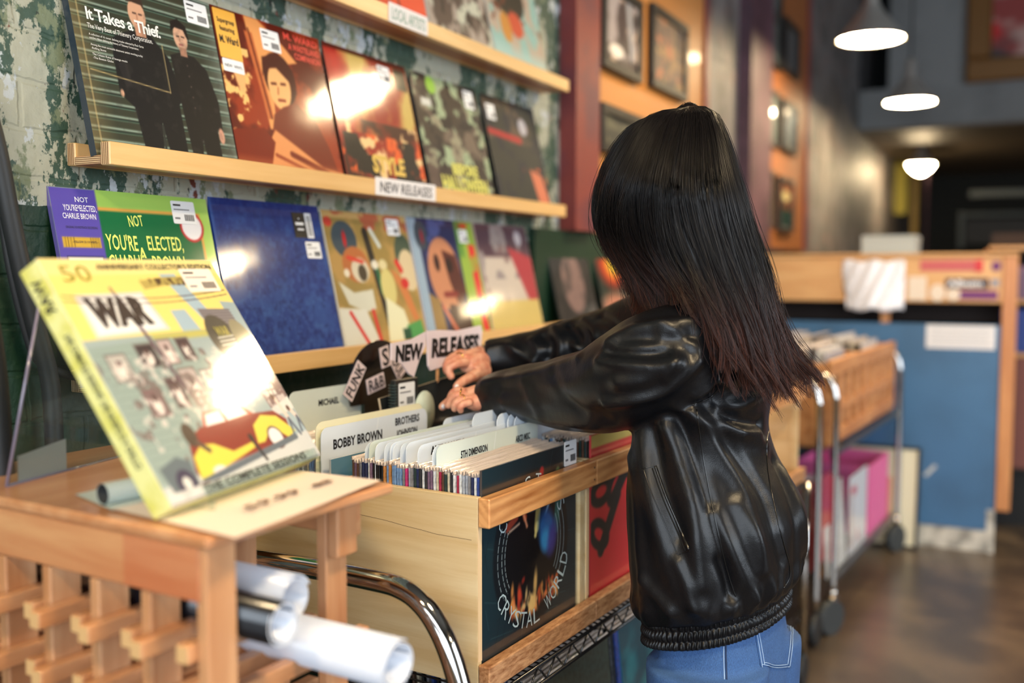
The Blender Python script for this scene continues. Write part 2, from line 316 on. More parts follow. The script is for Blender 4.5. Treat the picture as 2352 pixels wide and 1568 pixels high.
# ================================================================== SETTING
def lthing(name, label, cat, loc, rx=0, rz=0, group=None):
    o = thing(name, label, cat, (0, 0, 0), 0, group); ORG[o.name] = np.zeros(3); return place(o, loc, rx, rz)
WY = 1.37                                               # the brick wall
def brick_mat(name, paint, low=None, zsplit=1.40, seed=0):
    m = bpy.data.materials.new(name); m.use_nodes = True; nt = m.node_tree; L = nt.links; b = nt.nodes['Principled BSDF']
    N = lambda t: nt.nodes.new(t)
    tc = N('ShaderNodeTexCoord'); mp = N('ShaderNodeMapping'); mp.inputs['Rotation'].default_value = (math.radians(90), 0, 0); mp.inputs['Location'].default_value = (seed, 0, 0)
    L.new(tc.outputs['Object'], mp.inputs[0])
    wob = N('ShaderNodeTexNoise'); wob.inputs['Scale'].default_value = 9; wob.inputs['Detail'].default_value = 4
    L.new(tc.outputs['Object'], wob.inputs[0])
    ad = N('ShaderNodeMixRGB'); ad.blend_type = 'ADD'; ad.inputs[0].default_value = 0.03; L.new(mp.outputs[0], ad.inputs[1]); L.new(wob.outputs[1], ad.inputs[2])
    br = N('ShaderNodeTexBrick'); br.inputs['Scale'].default_value = 1.0; br.inputs['Brick Width'].default_value = 0.21; br.inputs['Row Height'].default_value = 0.075; br.inputs['Mortar Size'].default_value = 0.006; br.inputs['Mortar Smooth'].default_value = 0.6
    L.new(ad.outputs[0], br.inputs[0])
    base = None
    for k, (c, sc, lo, hi) in enumerate(paint):
        if base is None:
            rgb = N('ShaderNodeRGB'); rgb.outputs[0].default_value = c4(c); base = rgb.outputs[0]; continue
        n = N('ShaderNodeTexNoise'); n.inputs['Scale'].default_value = sc; n.inputs['Detail'].default_value = 7; n.inputs['Roughness'].default_value = 0.68
        m2 = N('ShaderNodeMapping'); m2.inputs['Location'].default_value = (3.1*k+seed, 1.7*k, 2.3*k); m2.inputs['Scale'].default_value = (1.25, 1, 0.8); L.new(tc.outputs['Object'], m2.inputs[0]); L.new(m2.outputs[0], n.inputs['Vector'])
        r = N('ShaderNodeValToRGB'); r.color_ramp.elements[0].position = lo; r.color_ramp.elements[1].position = hi; L.new(n.outputs[0], r.inputs[0])
        mx = N('ShaderNodeMixRGB'); L.new(r.outputs[0], mx.inputs[0]); L.new(base, mx.inputs[1]); mx.inputs[2].default_value = c4(c); base = mx.outputs[0]
    if low is not None:
        sp = N('ShaderNodeSeparateXYZ'); L.new(tc.outputs['Object'], sp.inputs[0])
        n = N('ShaderNodeTexNoise'); n.inputs['Scale'].default_value = 6; n.inputs['Detail'].default_value = 6; L.new(tc.outputs['Object'], n.inputs['Vector'])
        ma = N('ShaderNodeMath'); ma.operation = 'MULTIPLY_ADD'; ma.inputs[1].default_value = 0.10; L.new(n.outputs[0], ma.inputs[0]); L.new(sp.outputs[2], ma.inputs[2])
        cp = N('ShaderNodeMath'); cp.operation = 'LESS_THAN'; cp.inputs[1].default_value = zsplit+0.05; L.new(ma.outputs[0], cp.inputs[0])
        n2 = N('ShaderNodeTexNoise'); n2.inputs['Scale'].default_value = 5; n2.inputs['Detail'].default_value = 8; n2.inputs['Roughness'].default_value = 0.7; L.new(tc.outputs['Object'], n2.inputs['Vector'])
        r2 = N('ShaderNodeValToRGB'); r2.color_ramp.elements[0].position = 0.62; r2.color_ramp.elements[1].position = 0.66; L.new(n2.outputs[0], r2.inputs[0])
        r2.color_ramp.elements[0].color = c4(low); r2.color_ramp.elements[1].color = c4([min(255, k*1.0+20) for k in low])
        mx = N('ShaderNodeMixRGB'); L.new(cp.outputs[0], mx.inputs[0]); L.new(base, mx.inputs[1]); L.new(r2.outputs[0], mx.inputs[2]); base = mx.outputs[0]
    L.new(base, b.inputs['Base Color']); b.inputs['Roughness'].default_value = 0.55
    b1 = N('ShaderNodeBump'); b1.inputs['Strength'].default_value = 0.35; b1.inputs['Distance'].default_value = 0.010; b1.invert = True; L.new(br.outputs['Fac'], b1.inputs['Height'])
    b2 = N('ShaderNodeBump'); b2.inputs['Strength'].default_value = 0.6; b2.inputs['Distance'].default_value = 0.008
    n3 = N('ShaderNodeTexNoise'); n3.inputs['Scale'].default_value = 30; n3.inputs['Detail'].default_value = 6; L.new(tc.outputs['Object'], n3.inputs['Vector']); L.new(n3.outputs[0], b2.inputs['Height']); L.new(b1.outputs[0], b2.inputs['Normal'])
    L.new(b2.outputs[0], b.inputs['Normal']); return m
peel = [((158, 160, 144),), ]
PEEL = [((160, 162, 146), 0, 0, 0), ((52, 76, 64), 7.0, 0.50, 0.515), ((112, 122, 96), 13.0, 0.56, 0.60), ((176, 184, 188), 16.0, 0.585, 0.60), ((104, 54, 44), 12.0, 0.625, 0.64), ((28, 34, 30), 24.0, 0.66, 0.68)]
m_wall = brick_mat('peeling_painted_brick', PEEL, (8, 44, 26), 1.40)
GREYB = [((120, 116, 114), 0, 0, 0), ((86, 84, 82), 5.0, 0.45, 0.55), ((132, 108, 102), 8.0, 0.55, 0.62)]
m_brick2 = brick_mat('grey_washed_brick', GREYB, (24, 28, 26), 1.42, 5)
b = MB(); b.box(-3, 3.03, WY, WY+0.25, 0, 4.6); struct(b.build('wall_left', m_wall))
b = MB(); b.box(3.03, 14.5, WY+0.0, WY+0.25, 0, 4.6); struct(b.build('wall_left_far', m_brick2))
m_floor = mat('worn_dark_concrete', (66, 57, 48), 0.34, coat=0.25, coatr=0.25, bump=0.25, bscale=8, var=0.4, vscale=3.5, vcol=(96, 82, 66))
b = MB(); b.box(-3, 15, -6, WY, -0.1, 0); struct(b.build('floor', m_floor))
m_ceil = mat('dark_ceiling_boards', (96, 92, 86), 0.8)
b = MB(); b.box(-3, 15, -6, WY+0.2, 4.6, 4.7); struct(b.build('ceiling', m_ceil))
m_grey = mat('blue_grey_plaster', (134, 136, 136), 0.7, var=0.12, vscale=2)
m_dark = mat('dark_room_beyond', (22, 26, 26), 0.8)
# mezzanine front: one wall high up with an opening, standing on the room's full width
MX = 9.6
def zat(px, py): return atx(px, py, MX)
p = zat(1942, 212); q = zat(2040, 212); zb = zat(1960, 300)[2]
b = MB(); b.box(MX, MX+0.18, q[1]*1.0-6, q[1], zb, 4.6); b.box(MX, MX+0.18, q[1], p[1], zb, p[2]); b.box(MX, MX+0.18, p[1], WY, zb, 4.6)
struct(b.build('wall_mezzanine_front', m_grey))
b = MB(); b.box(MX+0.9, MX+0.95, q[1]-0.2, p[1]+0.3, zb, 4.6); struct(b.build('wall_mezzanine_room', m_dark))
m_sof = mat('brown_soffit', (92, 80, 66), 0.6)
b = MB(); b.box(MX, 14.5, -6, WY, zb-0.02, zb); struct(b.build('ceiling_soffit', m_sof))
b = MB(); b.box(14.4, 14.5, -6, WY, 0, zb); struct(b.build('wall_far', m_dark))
b = MB(); b.box(-3, 15, -6.1, -6.0, 0, 0.6); b.box(-3, 0.2, -6.1, -6, 0.6, 4.6); b.box(5.2, 15, -6.1, -6, 0.6, 4.6); b.box(0.2, 5.2, -6.1, -6, 3.5, 4.6)
struct(b.build('wall_right', mat('warm_plaster', (150, 140, 126), 0.8)))
b = MB(); b.box(-3.1, -3, -6, -5.4, 0, 4.6); b.box(-3.1, -3, 0.9, WY, 0, 4.6); b.box(-3.1, -3, -5.4, 0.9, 3.2, 4.6); b.box(-3.1, -3, -5.4, 0.9, 0, 0.5)
struct(b.build('wall_shopfront', mat('warm_plaster', (150, 140, 126), 0.8)))
# pillars and orange boards on the left wall
m_ox = mat('oxblood_painted_pillar', (122, 52, 48), 0.5, var=0.25, vscale=5, vcol=(96, 48, 58))
m_pu = mat('plum_painted_pillar', (92, 62, 74), 0.55, var=0.2, vscale=5)
m_or = mat('orange_painted_board', (184, 122, 60), 0.5, coat=0.1)
m_or2 = mat('orange_painted_board_far', (150, 90, 44), 0.5)
b = MB(); b.box(3.03, 3.235, WY-0.06, WY, 1.43, 4.6); struct(b.build('trim_1', m_ox))
b = MB(); b.box(3.235, 4.56, WY-0.03, WY, 1.43, 4.6); struct(b.build('trim_2', m_or))
b = MB(); b.box(4.56, 4.62, WY-0.045, WY, 1.43, 4.6); struct(b.build('trim_3', m_ox))
b = MB(); b.box(5.31, 5.80, WY-0.07, WY, 1.43, 4.6); struct(b.build('trim_4', m_pu))
b = MB(); b.box(5.80, 6.98, WY-0.03, WY, 1.43, 4.6); struct(b.build('trim_5', m_or2))
b = MB(); b.box(6.98, 7.06, WY-0.045, WY, 1.43, 4.6); struct(b.build('trim_6', m_ox))
# ------------------------------------------------------------------ framed pictures on the orange boards
m_frame = mat('black_picture_frame', (24, 22, 20), 0.5)
def framed(px, name, label, art, cat='picture', Y=WY-0.03, fm=None, fw=0.035, th=0.03, group=None, pm=None):
    """px: left, right column, top and bottom row at the left edge"""
    x0 = aty(px[0], px[3], Y-th)[0]; x1 = aty(px[1], px[3], Y-th)[0]; z0 = aty(px[0], px[3], Y-th)[2]; z1 = aty(px[0], px[2], Y-th)[2]
    t = lthing(name, label, cat, (x0, Y-th, z0), group=group); w_, h_ = x1-x0, z1-z0
    b = MB(); f = fw
    b.cbox(0, w_, 0, th-0.001, 0, f, 0.003); b.cbox(0, w_, 0, th-0.001, h_-f, h_, 0.003); b.cbox(0, f, 0, th-0.001, f, h_-f, 0.003); b.cbox(w_-f, w_, 0, th-0.001, f, h_-f, 0.003)
    b.build('frame', fm or m_frame, t)
    s = slab('print', art, w_-2*f, h_-2*f, 0.008, [pm or P_GLOSS, M_CARD], t); s.location = (f, 0.012, f)
    return t
def blur_art(base, spots, seed, N=40):
    A = Art(N, base)
    for k, (c, sc, lo) in enumerate(spots): A.noise(sc, c, lo, lo+0.1, seed+k)
    return A
A = blur_art((70, 60, 58), [((150, 140, 140), 3, 0.5), ((196, 170, 150), 4, 0.6)], 1); A.ell(0.35, 0.82, 0.22, 0.1, (225, 215, 205)).line(0.7, 0.0, 0.85, 0.8, 0.07, (150, 150, 155)).ell(0.5, 0.35, 0.16, 0.3, (52, 36, 40))
framed((1388, 1478, -60, 150), 'framed_poster', 'black framed poster with grey and white figures, nearest the oxblood pillar, upper row', A, pm=P_MATTE)
A = blur_art((112, 92, 78), [((150, 120, 84), 4, 0.5), ((70, 62, 60), 5, 0.55), ((170, 110, 80), 6, 0.6)], 5)
framed((1502, 1582, 2, 196), 'framed_poster', 'black framed brown poster to the right of the figures poster', A, pm=P_MATTE)
A = blur_art((52, 52, 46), [((84, 82, 66), 3, 0.5)], 9); A.ell(0.7, 0.35, 0.1, 0.06, (160, 140, 80))
framed((1385, 1500, 232, 345), 'framed_poster', 'dark framed poster partly hidden behind the black hair', A, pm=P_MATTE)
far_fr = [((1752, 1796, -70, 128), 'tall framed print at the top left of the far orange board', (96, 106, 104)), ((1806, 1838, 34, 160), 'dark framed print at the top right of the far orange board', (40, 36, 34)),
          ((1748, 1790, 182, 322), 'greenish framed print in the middle left of the far orange board', (98, 110, 106)), ((1800, 1834, 222, 340), 'bluish framed print in the middle right of the far orange board', (92, 104, 110)),
          ((1742, 1780, 378, 520), 'framed print low on the far orange board, left of the glinting one', (108, 100, 78)), ((1792, 1824, 402, 530), 'glinting framed print with a green lower half, bottom right of the far board', (150, 92, 60))]
for i, (px, lb, c) in enumerate(far_fr):
    A = blur_art(c, [([k*0.6 for k in c], 3, 0.5), ([min(255, k*1.4) for k in c], 4, 0.6)], 20+i)
    if i == 5: A.rect(0, 0.6, 1, 1, (24, 58, 50)); A.ell(0.5, 0.3, 0.3, 0.12, (236, 216, 150))  # pale ellipse paints a glint into the print
    framed(px, 'framed_print', lb, A, fw=0.03)
# gold framed painting on the mezzanine wall
p0 = atx(2240, 190, MX-0.04); p1 = atx(2352, 190, MX-0.04)
t = thing('gilt_framed_painting', 'red and grey painting in a wide gilt frame on the mezzanine wall', 'painting', (0, 0, 0)); ORG[t.name] = np.zeros(3); t.location = (MX-0.04, p0[1]+0.08, p0[2]); t.rotation_euler = (0, 0, -math.pi/2)
b = MB(); W_ = 1.5; HH = 1.15; f = 0.2
for q in ((0, W_, 0, f), (0, W_, HH-f, HH), (0, f, f, HH-f), (W_-f, W_, f, HH-f)): b.cbox(q[0], q[1], -0.03, 0.038, q[2], q[3], 0.02)
b.build('frame', mat('old_gilt_frame', (122, 84, 40), 0.4, 0.3), t)
A = blur_art((150, 60, 56), [((60, 62, 64), 3, 0.5), ((190, 150, 140), 4, 0.58), ((200, 30, 34), 3, 0.62)], 33)
A.noise(3, (70, 84, 84), 0.4, 0.6, 8, 1, (0, 0.7, 1, 1)); s = slab('canvas', A, W_-2*f, HH-2*f, 0.01, [P_MATTE, M_CARD], t); s.location = (f, 0, f)
# ------------------------------------------------------------------ pendant lamps
m_spun = mat('spun_aluminium', (206, 204, 198), 0.42, 0.75)
m_lamp = mat('lit_lamp_glass', (255, 226, 178), 0.4, emit=80.0)
m_cord = mat('black_lamp_cord', (30, 32, 32), 0.6)
def pendant(x, y, label, z=2.56, k=1.0, bulb=0.0):
    t = thing('pendant_lamp', label, 'lamp', (x, y, z), 0, 'spun metal pendant lamps')
    S = lambda P_: [(a*k, c*k) for a, c in P_]
    b = MB(); b.lathe(S([(0.178, 0), (0.172, 0.01), (0.15, 0.045), (0.105, 0.10), (0.06, 0.16), (0.038, 0.205), (0.034, 0.30), (0.02, 0.32), (0, 0.322)]), (x, y, z)); b.lathe(S([(0.172, 0.0), (0.145, 0.044), (0.10, 0.098), (0.0, 0.12)]), (x, y, z+0.001))
    b.build('shade', m_spun, t)
    b = MB(); b.lathe(S([(0.0, -0.006-bulb), (0.06, -0.005-bulb*0.85), (0.12, -0.004-bulb*0.5), (0.166, 0.004), (0.166, 0.012), (0.0, 0.014)]), (x, y, z), 32); b.build('diffuser', m_lamp, t)
    b = MB(); b.tube([(x, y, z+0.31*k), (x, y, 4.6 if k == 1.0 else zb-0.02)], 0.006, 8); b.build('cord', m_cord, t); return t
L1 = at(2000, 92, 5.5); L2 = at(2090, 236, 7.3); L3 = at(2115, 378, 10.2)
pendant(L1[0], L1[1], 'large pendant lamp hanging nearest, high over the far end of the shop', L1[2])
pendant(L2[0], L2[1], 'smaller looking pendant lamp hanging one place further in, lower in the picture', L2[2])
pendant(L3[0], L3[1], 'most distant pendant lamp, glowing under the brown soffit', L3[2], 0.78, 0.13)
pendant(3.62, 0.33, 'pendant lamp over the bins, mirrored in the sleeves on the middle shelf')
pendant(4.6, -1.35, 'pendant lamp over the middle of the shop floor')
pendant(9.3, -2.25, 'pendant lamp over the far floor')
pendant(0.75, -0.35, 'pendant lamp above the front of the shop')  # unseen pendant, shifted to brighten the rack top
pendant(-0.55, 0.45, 'pendant lamp over the front window end of the bins')  # unseen pendant, added to light the rack top and near faces
pendant(1.6, -3.0, 'pendant lamp near the side window')
# ================================================================== WALL SHELVES
M_PLY = wood('birch_ply_lip', (232, 190, 128), (220, 172, 106), 'x', 0.4, 7, 18, 0.35)
M_PLYE = wood('ply_end_grain', (214, 186, 150), (120, 84, 56), 'y', 0.6, 60, 3, 0)
M_PLYU = wood('shelf_board_wood', (176, 116, 66), (150, 92, 48), 'x', 0.5, 7, 18, 0.1)
M_SCREW = mat('steel_screw', (90, 92, 90), 0.35, 1)
def shelf(x0, x1, zt, label):
    t = thing('display_ledge', label, 'shelf', (x0, 1.30, zt-0.035), 0, 'plywood record ledges')
    for nm, y0, y1, z0, z1, m in (('lip', 1.272, 1.292, zt-0.036, zt, M_PLY), ('board', 1.292, 1.350, zt-0.034, zt-0.020, M_PLYU), ('back_rail', 1.350, 1.368, zt-0.034, zt+0.002, M_PLY)):
        b = MB(); b.cbox(x0+0.0008, x1, y0, y1, z0, z1, 0.0012); n = 5
        b.box(x0+0.0002, x0+0.0010, y0+0.001, y1-0.001, z0+0.001, z1-0.001, 1)
        if nm != 'board':
            for k in range(4): yy = y0+(y1-y0)*(k+1)/5; b.box(x0-0.0003, x0+0.0003, yy-0.0007, yy+0.0007, z0+0.001, z1-0.001, 2)
        else:
            for k in range(4): b.box(x0-0.0003, x0+0.0003, y0, y1, z0+0.002+k*0.003, z0+0.0032+k*0.003, 2)
        b.build(nm, [m, mat('ply_end_light', (222, 190, 146), 0.6), mat('ply_end_dark', (112, 76, 46), 0.6)], t)
    for xs in (x0+0.17, x0+0.95, x0+1.6):
        b = MB(); b.ball((xs, 1.3495, zt-0.026), 0.004, (1, 0.5, 1), 0, 8); b.build('screw', M_SCREW, t)
    return t
Z1, Z2, Z3 = 1.886, 1.500, 1.137
shelf(1.110, 2.885, Z1, 'topmost plywood ledge on the brick wall, with the green lettered label')
shelf(1.118, 2.865, Z2, 'middle plywood ledge, sleeves in front of it and a NEW RELEASES strip on its lip')
shelf(1.112, 3.9, Z3, 'lowest plywood ledge, just above the record bins')
def strip(px0, px1, zt, txt, col, label, h=0.037, dz=0.001):
    x0 = aty(px0, 440, 1.271)[0]; x1 = aty(px1, 450, 1.271)[0]; b = MB(); y = 1.2712
    b.rrect(x0, x1, zt-h, zt+dz, y-0.001, 0.002, 0, 0.001); b.text(txt, (x0+x1)/2, zt-h*0.80, h*0.60, y-0.0014, 1, 'CENTER', bold=0.012, width=(x1-x0)*0.86)
    return tag(b.build('shelf_label', [mat('white_label_card', (232, 226, 222), 0.55), mat('ink_'+str(col), col, 0.5)], None, (x0, y, zt-h)), label, 'label')
strip(862, 1000, Z2+0.003, 'NEW RELEASES', (40, 34, 40), 'white NEW RELEASES strip stuck on the lip of the middle ledge', 0.038)
strip(896, 984, Z1+0.006, 'LOCAL ARTISTS', (120, 156, 140), 'white strip with green lettering on the lip of the top ledge', 0.042)
# ------------------------------------------------------------------ sleeves on the ledges
LEAN = math.radians(12.5)
def sleeve(x0, w_, zt, label, art, h=0.322, name='record_sleeve', th=0.006, y=1.299, edge=(215, 210, 200), group=None, m=None, spine=None):
    t = lthing(name, label, 'record', (x0, y, zt-0.0195), -LEAN, 0, group)
    slab('cover', art, w_, h, th, [m or P_GLOSS, mat('sleeve_edge_%d_%d_%d' % tuple(spine or edge), spine or edge, 0.4, coat=0.8)], t)
    return t
def letters(t, items, name='lettering', col=(240, 240, 236), y=-0.0008):
    for it in items:
        b = MB(); b.text(it[0], it[1], it[2], it[3], y, 0, **(it[4] if len(it) > 4 else {}))
        b.build(name, mat('print_%d_%d_%d' % tuple(col), col, 0.45, coat=1.0, coatr=0.1), t)
# --- sleeve 1: two men in dark clothes before a green shutter
def shutter():
    A = Art(190, (52, 56, 44)); s = A.V*15.5+0.1*A.U
    ph = s-np.floor(s)
    A.mix(np.exp(-((ph-0.22)/0.10)**2)*0.85, (150, 172, 158)); A.mix(np.exp(-((ph-0.42)/0.06)**2)*0.9, (18, 34, 30)); A.mix(np.exp(-((ph-0.52)/0.05)**2)*0.6, (92, 132, 116))
    A.mix(np.clip(1-A.U/0.16, 0, 1)*0.5, (150, 128, 84)); A.mix(np.clip((A.U-0.86)/0.14, 0, 1)*0.45, (150, 160, 150))
    blk = (24, 24, 26); blk2 = (38, 36, 38)
    # left man
    A.pl([(0.24, 0.36), (0.36, 0.30), (0.50, 0.30), (0.60, 0.40), (0.66, 0.62), (0.62, 0.66), (0.62, 1.0), (0.50, 1.0), (0.47, 0.78), (0.44, 1.0), (0.33, 1.0), (0.30, 0.72), (0.22, 0.66), (0.22, 0.46)], blk)
    A.pl([(0.24, 0.5), (0.30, 0.46), (0.31, 0.6), (0.27, 0.62)], blk2, 0.7); A.line(0.47, 0.8, 0.46, 1.0, 0.008, (46, 50, 46))
    A.ell(0.43, 0.20, 0.058, 0.085, (206, 160, 130)); A.pl([(0.37, 0.14), (0.385, 0.10), (0.43, 0.09), (0.48, 0.11), (0.49, 0.16), (0.47, 0.14), (0.41, 0.135)], (58, 42, 34)); A.rect(0.40, 0.26, 0.47, 0.32, (190, 140, 112))
    A.line(0.405, 0.195, 0.425, 0.195, 0.004, (60, 40, 36)); A.line(0.445, 0.195, 0.462, 0.195, 0.004, (60, 40, 36)); A.line(0.43, 0.20, 0.428, 0.225, 0.005, (176, 126, 100)); A.line(0.418, 0.245, 0.45, 0.245, 0.005, (150, 86, 78))
    A.ell(0.235, 0.655, 0.012, 0.02, (206, 160, 130))
    # right man
    A.pl([(0.62, 0.38), (0.70, 0.35), (0.80, 0.36), (0.88, 0.42), (0.93, 0.60), (0.92, 0.80), (0.88, 0.76), (0.88, 1.0), (0.77, 1.0), (0.75, 0.84), (0.72, 1.0), (0.66, 1.0), (0.64, 0.70)], (28, 26, 26))
    A.ell(0.72, 0.265, 0.05, 0.075, (208, 164, 136)); A.pl([(0.655, 0.24), (0.665, 0.18), (0.72, 0.155), (0.775, 0.19), (0.785, 0.28), (0.765, 0.25), (0.75, 0.215), (0.69, 0.21)], (26, 20, 20)); A.rect(0.70, 0.32, 0.75, 0.37, (176, 128, 104))
    A.line(0.695, 0.26, 0.712, 0.258, 0.004, (50, 34, 32)); A.line(0.73, 0.256, 0.748, 0.258, 0.004, (50, 34, 32)); A.line(0.705, 0.305, 0.73, 0.303, 0.005, (160, 88, 84)); A.line(0.715, 0.27, 0.712, 0.285, 0.004, (180, 130, 104))
    A.ell(0.905, 0.80, 0.022, 0.045, (204, 152, 128)); 
    for k in range(5): A.ell(0.735, 0.42+0.06*k, 0.004, 0.004, (96, 84, 76))
    A.noise(20, (60, 56, 52), 0.6, 0.75, 4, 0.25)
    c = (200, 176, 120); A.line(0.06, 0.56, 0.57, 0.60, 0.0022, c); A.line(0.57, 0.60, 0.57, 0.34, 0.0022, c); A.line(0.045, 0.10, 0.045, 0.99, 0.0022, c)
    return A
A = shutter(); t = sleeve(1.117, 0.323, Z2, 'shrink-wrapped record sleeve, two men in black before a green roller shutter', A, spine=(30, 44, 58), th=0.014)
letters(t, [('It Takes a Thief.', 0.028, 0.226, 0.0205, dict(bold=0.02, width=0.155, space=0.9)), ('The Very Best of Thievery Corporation.', 0.028, 0.211, 0.0085, dict(width=0.135)),
            ('A collection of 16 career defining tracks selected by Rob Garza', 0.028, 0.199, 0.0036, dict(width=0.112)), ('and Eric Hilton defining the history of Thievery Corporation.', 0.028, 0.193, 0.0036, dict(width=0.10)),
            ('Among the most successful electronic artists working today', 0.028, 0.182, 0.0036, dict(width=0.106)), ('-Rolling Stone', 0.028, 0.176, 0.0036), ('The Citizen Kane of lounge music', 0.028, 0.166, 0.0036, dict(width=0.07)), ('-The Boston Globe', 0.028, 0.160, 0.0036)], 'lettering')
sticker(t, 0.258, 0.272, 0.055, 0.042)
# --- sleeve 2: orange duotone portrait
def duo():
    A = Art(120, (92, 24, 12)); o = (232, 158, 92); r = (150, 52, 24)
    A.noise(5, r, 0.42, 0.6, 2); A.pl([(0.28, 0.0), (0.40, 0.0), (0.60, 0.12), (0.72, 0.22), (0.60, 0.25), (0.52, 0.15), (0.44, 0.35), (0.40, 0.7), (0.34, 0.7)], o)
    A.pl([(0.26, 0.1), (0.33, 0.1), (0.39, 0.62), (0.34, 0.64)], (196, 104, 56)); A.line(0.30, 0.08, 0.37, 0.63, 0.006, (80, 20, 10))
    A.noise(12, (244, 196, 120), 0.60, 0.68, 6, 1, (0.0, 0.22, 0.26, 0.75)); A.ell(0.15, 0.34, 0.05, 0.16, (238, 180, 116))
    A.ell(0.52, 0.36, 0.15, 0.17, (64, 18, 12)); A.ell(0.50, 0.41, 0.105, 0.15, (240, 182, 118), rot=0.15); A.pl([(0.36, 0.36), (0.38, 0.24), (0.54, 0.19), (0.66, 0.28), (0.66, 0.44), (0.60, 0.36), (0.50, 0.29), (0.40, 0.31)], (70, 20, 14))
    A.line(0.43, 0.40, 0.47, 0.395, 0.008, (90, 30, 18)); A.line(0.52, 0.39, 0.56, 0.385, 0.008, (90, 30, 18)); A.line(0.485, 0.42, 0.475, 0.46, 0.007, (190, 110, 66)); A.line(0.47, 0.50, 0.53, 0.495, 0.009, (140, 54, 34))
    A.pl([(0.40, 0.60), (0.50, 0.54), (0.62, 0.50), (0.80, 0.58), (0.90, 0.76), (0.98, 1), (0.30, 1), (0.34, 0.75)], (116, 40, 22)); A.pl([(0.38, 0.70), (0.55, 0.78), (0.80, 0.90), (1, 0.92), (1, 1), (0.3, 1), (0.25, 0.85)], (226, 150, 92)); A.line(0.5, 0.84, 1, 0.98, 0.02, (120, 44, 24)); A.line(0.35, 0.86, 0.8, 0.98, 0.012, (150, 64, 36))
    A.pl([(0.0, 0.74), (0.28, 0.70), (0.36, 0.78), (0.26, 1), (0, 1)], (120, 34, 16)); A.rect(0.0, 0.92, 1, 1, (214, 140, 86), 0.6, 8)
    return A
A = duo(); t = sleeve(1.443, 0.322, Z2, 'orange and brown duotone sleeve with a dark-haired man leaning on one hand', A, spine=(60, 22, 16))
b = MB(); b.rrect(0.004, 0.064, 0.222, 0.318, -0.0009, 0.003, 0, 0.0005); b.rrect(0.006, 0.062, 0.196, 0.221, -0.0009, 0.003, 1, 0.0005)
b.text('Supergroup', 0.034, 0.292, 0.009, -0.0014, 2, 'CENTER', bold=0.02, width=0.046); b.text('featuring', 0.034, 0.276, 0.009, -0.0014, 2, 'CENTER', bold=0.02, width=0.04); b.text('M. Ward', 0.034, 0.252, 0.014, -0.0014, 2, 'CENTER', bold=0.03, width=0.05)
b.text('NEW  VINYL', 0.034, 0.205, 0.006, -0.0014, 2, 'CENTER')
b.build('hype_sticker', [mat('yellow_orange_sticker', (242, 182, 74), 0.4, coat=0.6), M_STK, M_INK], t)
sticker(t, 0.132, 0.262, 0.055, 0.044)
letters(t, [('M. WARD', 0.314, 0.298, 0.014, dict(align='RIGHT', bold=0.02, width=0.11)), ('A WASTELAND', 0.314, 0.278, 0.013, dict(align='RIGHT', bold=0.02, width=0.10)), ('COMPANION', 0.314, 0.260, 0.013, dict(align='RIGHT', bold=0.02, width=0.085))], 'lettering', (236, 70, 60))
# --- sleeve 3: fiery scene
A = Art(80, (150, 44, 30)); A.noise(3, (206, 176, 96), 0.4, 0.62, 12, 1, (0.15, 0.0, 1, 0.6)); A.noise(4, (70, 34, 26), 0.45, 0.6, 3, 1, (0, 0.5, 1, 1)); A.rect(0, 0, 0.2, 0.6, (196, 40, 34), 0.8, 10); A.noise(8, (226, 96, 44), 0.58, 0.64, 5, 1, (0, 0.6, 1, 1)); A.noise(9, (240, 200, 140), 0.64, 0.70, 6, 1, (0, 0.5, 1, 1)); A.rect(0, 0, 1, 0.03, (70, 30, 20))
A.rect(0.83, 0.04, 0.98, 0.2, (32, 30, 20)); A.noise(6, (34, 30, 28), 0.5, 0.56, 9, 1, (0.05, 0.62, 1, 1))
t = sleeve(1.778, 0.325, Z2, 'red and yellow fiery illustrated sleeve with jagged yellow lettering', A, spine=(70, 46, 40)); letters(t, [('STYLE', 0.17, 0.042, 0.038, dict(align='CENTER', bold=0.05, width=0.135, shear=0.1))], 'lettering', (214, 176, 72)); sticker(t, 0.20, 0.266, 0.05, 0.04)
# --- sleeve 4: pale green ghouls
A = Art(90, (62, 52, 46)); A.noise(6, (160, 176, 140), 0.48, 0.56, 14); A.noise(11, (40, 34, 34), 0.56, 0.62, 15); A.noise(4, (150, 130, 110), 0.62, 0.7, 16, 0.6); A.ell(0.28, 0.08, 0.07, 0.07, (150, 200, 70)); A.rect(0.1, 0.2, 0.24, 0.26, (220, 220, 210))
A.rect(0, 0.60, 0.18, 1, (120, 96, 84), 0.6, 6)
t = sleeve(2.122, 0.335, Z2, 'pale green and brown sleeve of ghostly figures with yellow block lettering', A, spine=(40, 40, 40)); letters(t, [('BEFORE', 0.19, 0.068, 0.028, dict(align='CENTER', bold=0.05, width=0.135)), ('HALLOWEEN', 0.18, 0.022, 0.038, dict(align='CENTER', bold=0.05, width=0.24))], 'lettering', (214, 210, 96)); sticker(t, 0.262, 0.262, 0.05, 0.05)
# --- sleeve 5: dark landscape with red script, glossy
A = Art(70, (44, 46, 42)); A.noise(4, (88, 72, 60), 0.5, 0.6, 21, 1, (0, 0, 1, 0.4)); A.noise(5, (30, 34, 44), 0.5, 0.6, 22); A.noise(7, (190, 90, 54), 0.62, 0.68, 23, 1, (0.5, 0.6, 1, 1)); A.line(0.05, 0.33, 0.6, 0.36, 0.03, (176, 44, 44)); A.pl([(0.68, 0.62), (0.9, 0.66), (1, 1), (0.78, 1)], (206, 116, 84)); A.ell(0.7, 0.22, 0.08, 0.08, (206, 206, 220), 0.8)
t = sleeve(2.486, 0.34, Z2, 'dark glossy sleeve with a red script title and an orange corner', A, spine=(24, 28, 30)); sticker(t, 0.02, 0.25, 0.05, 0.045)
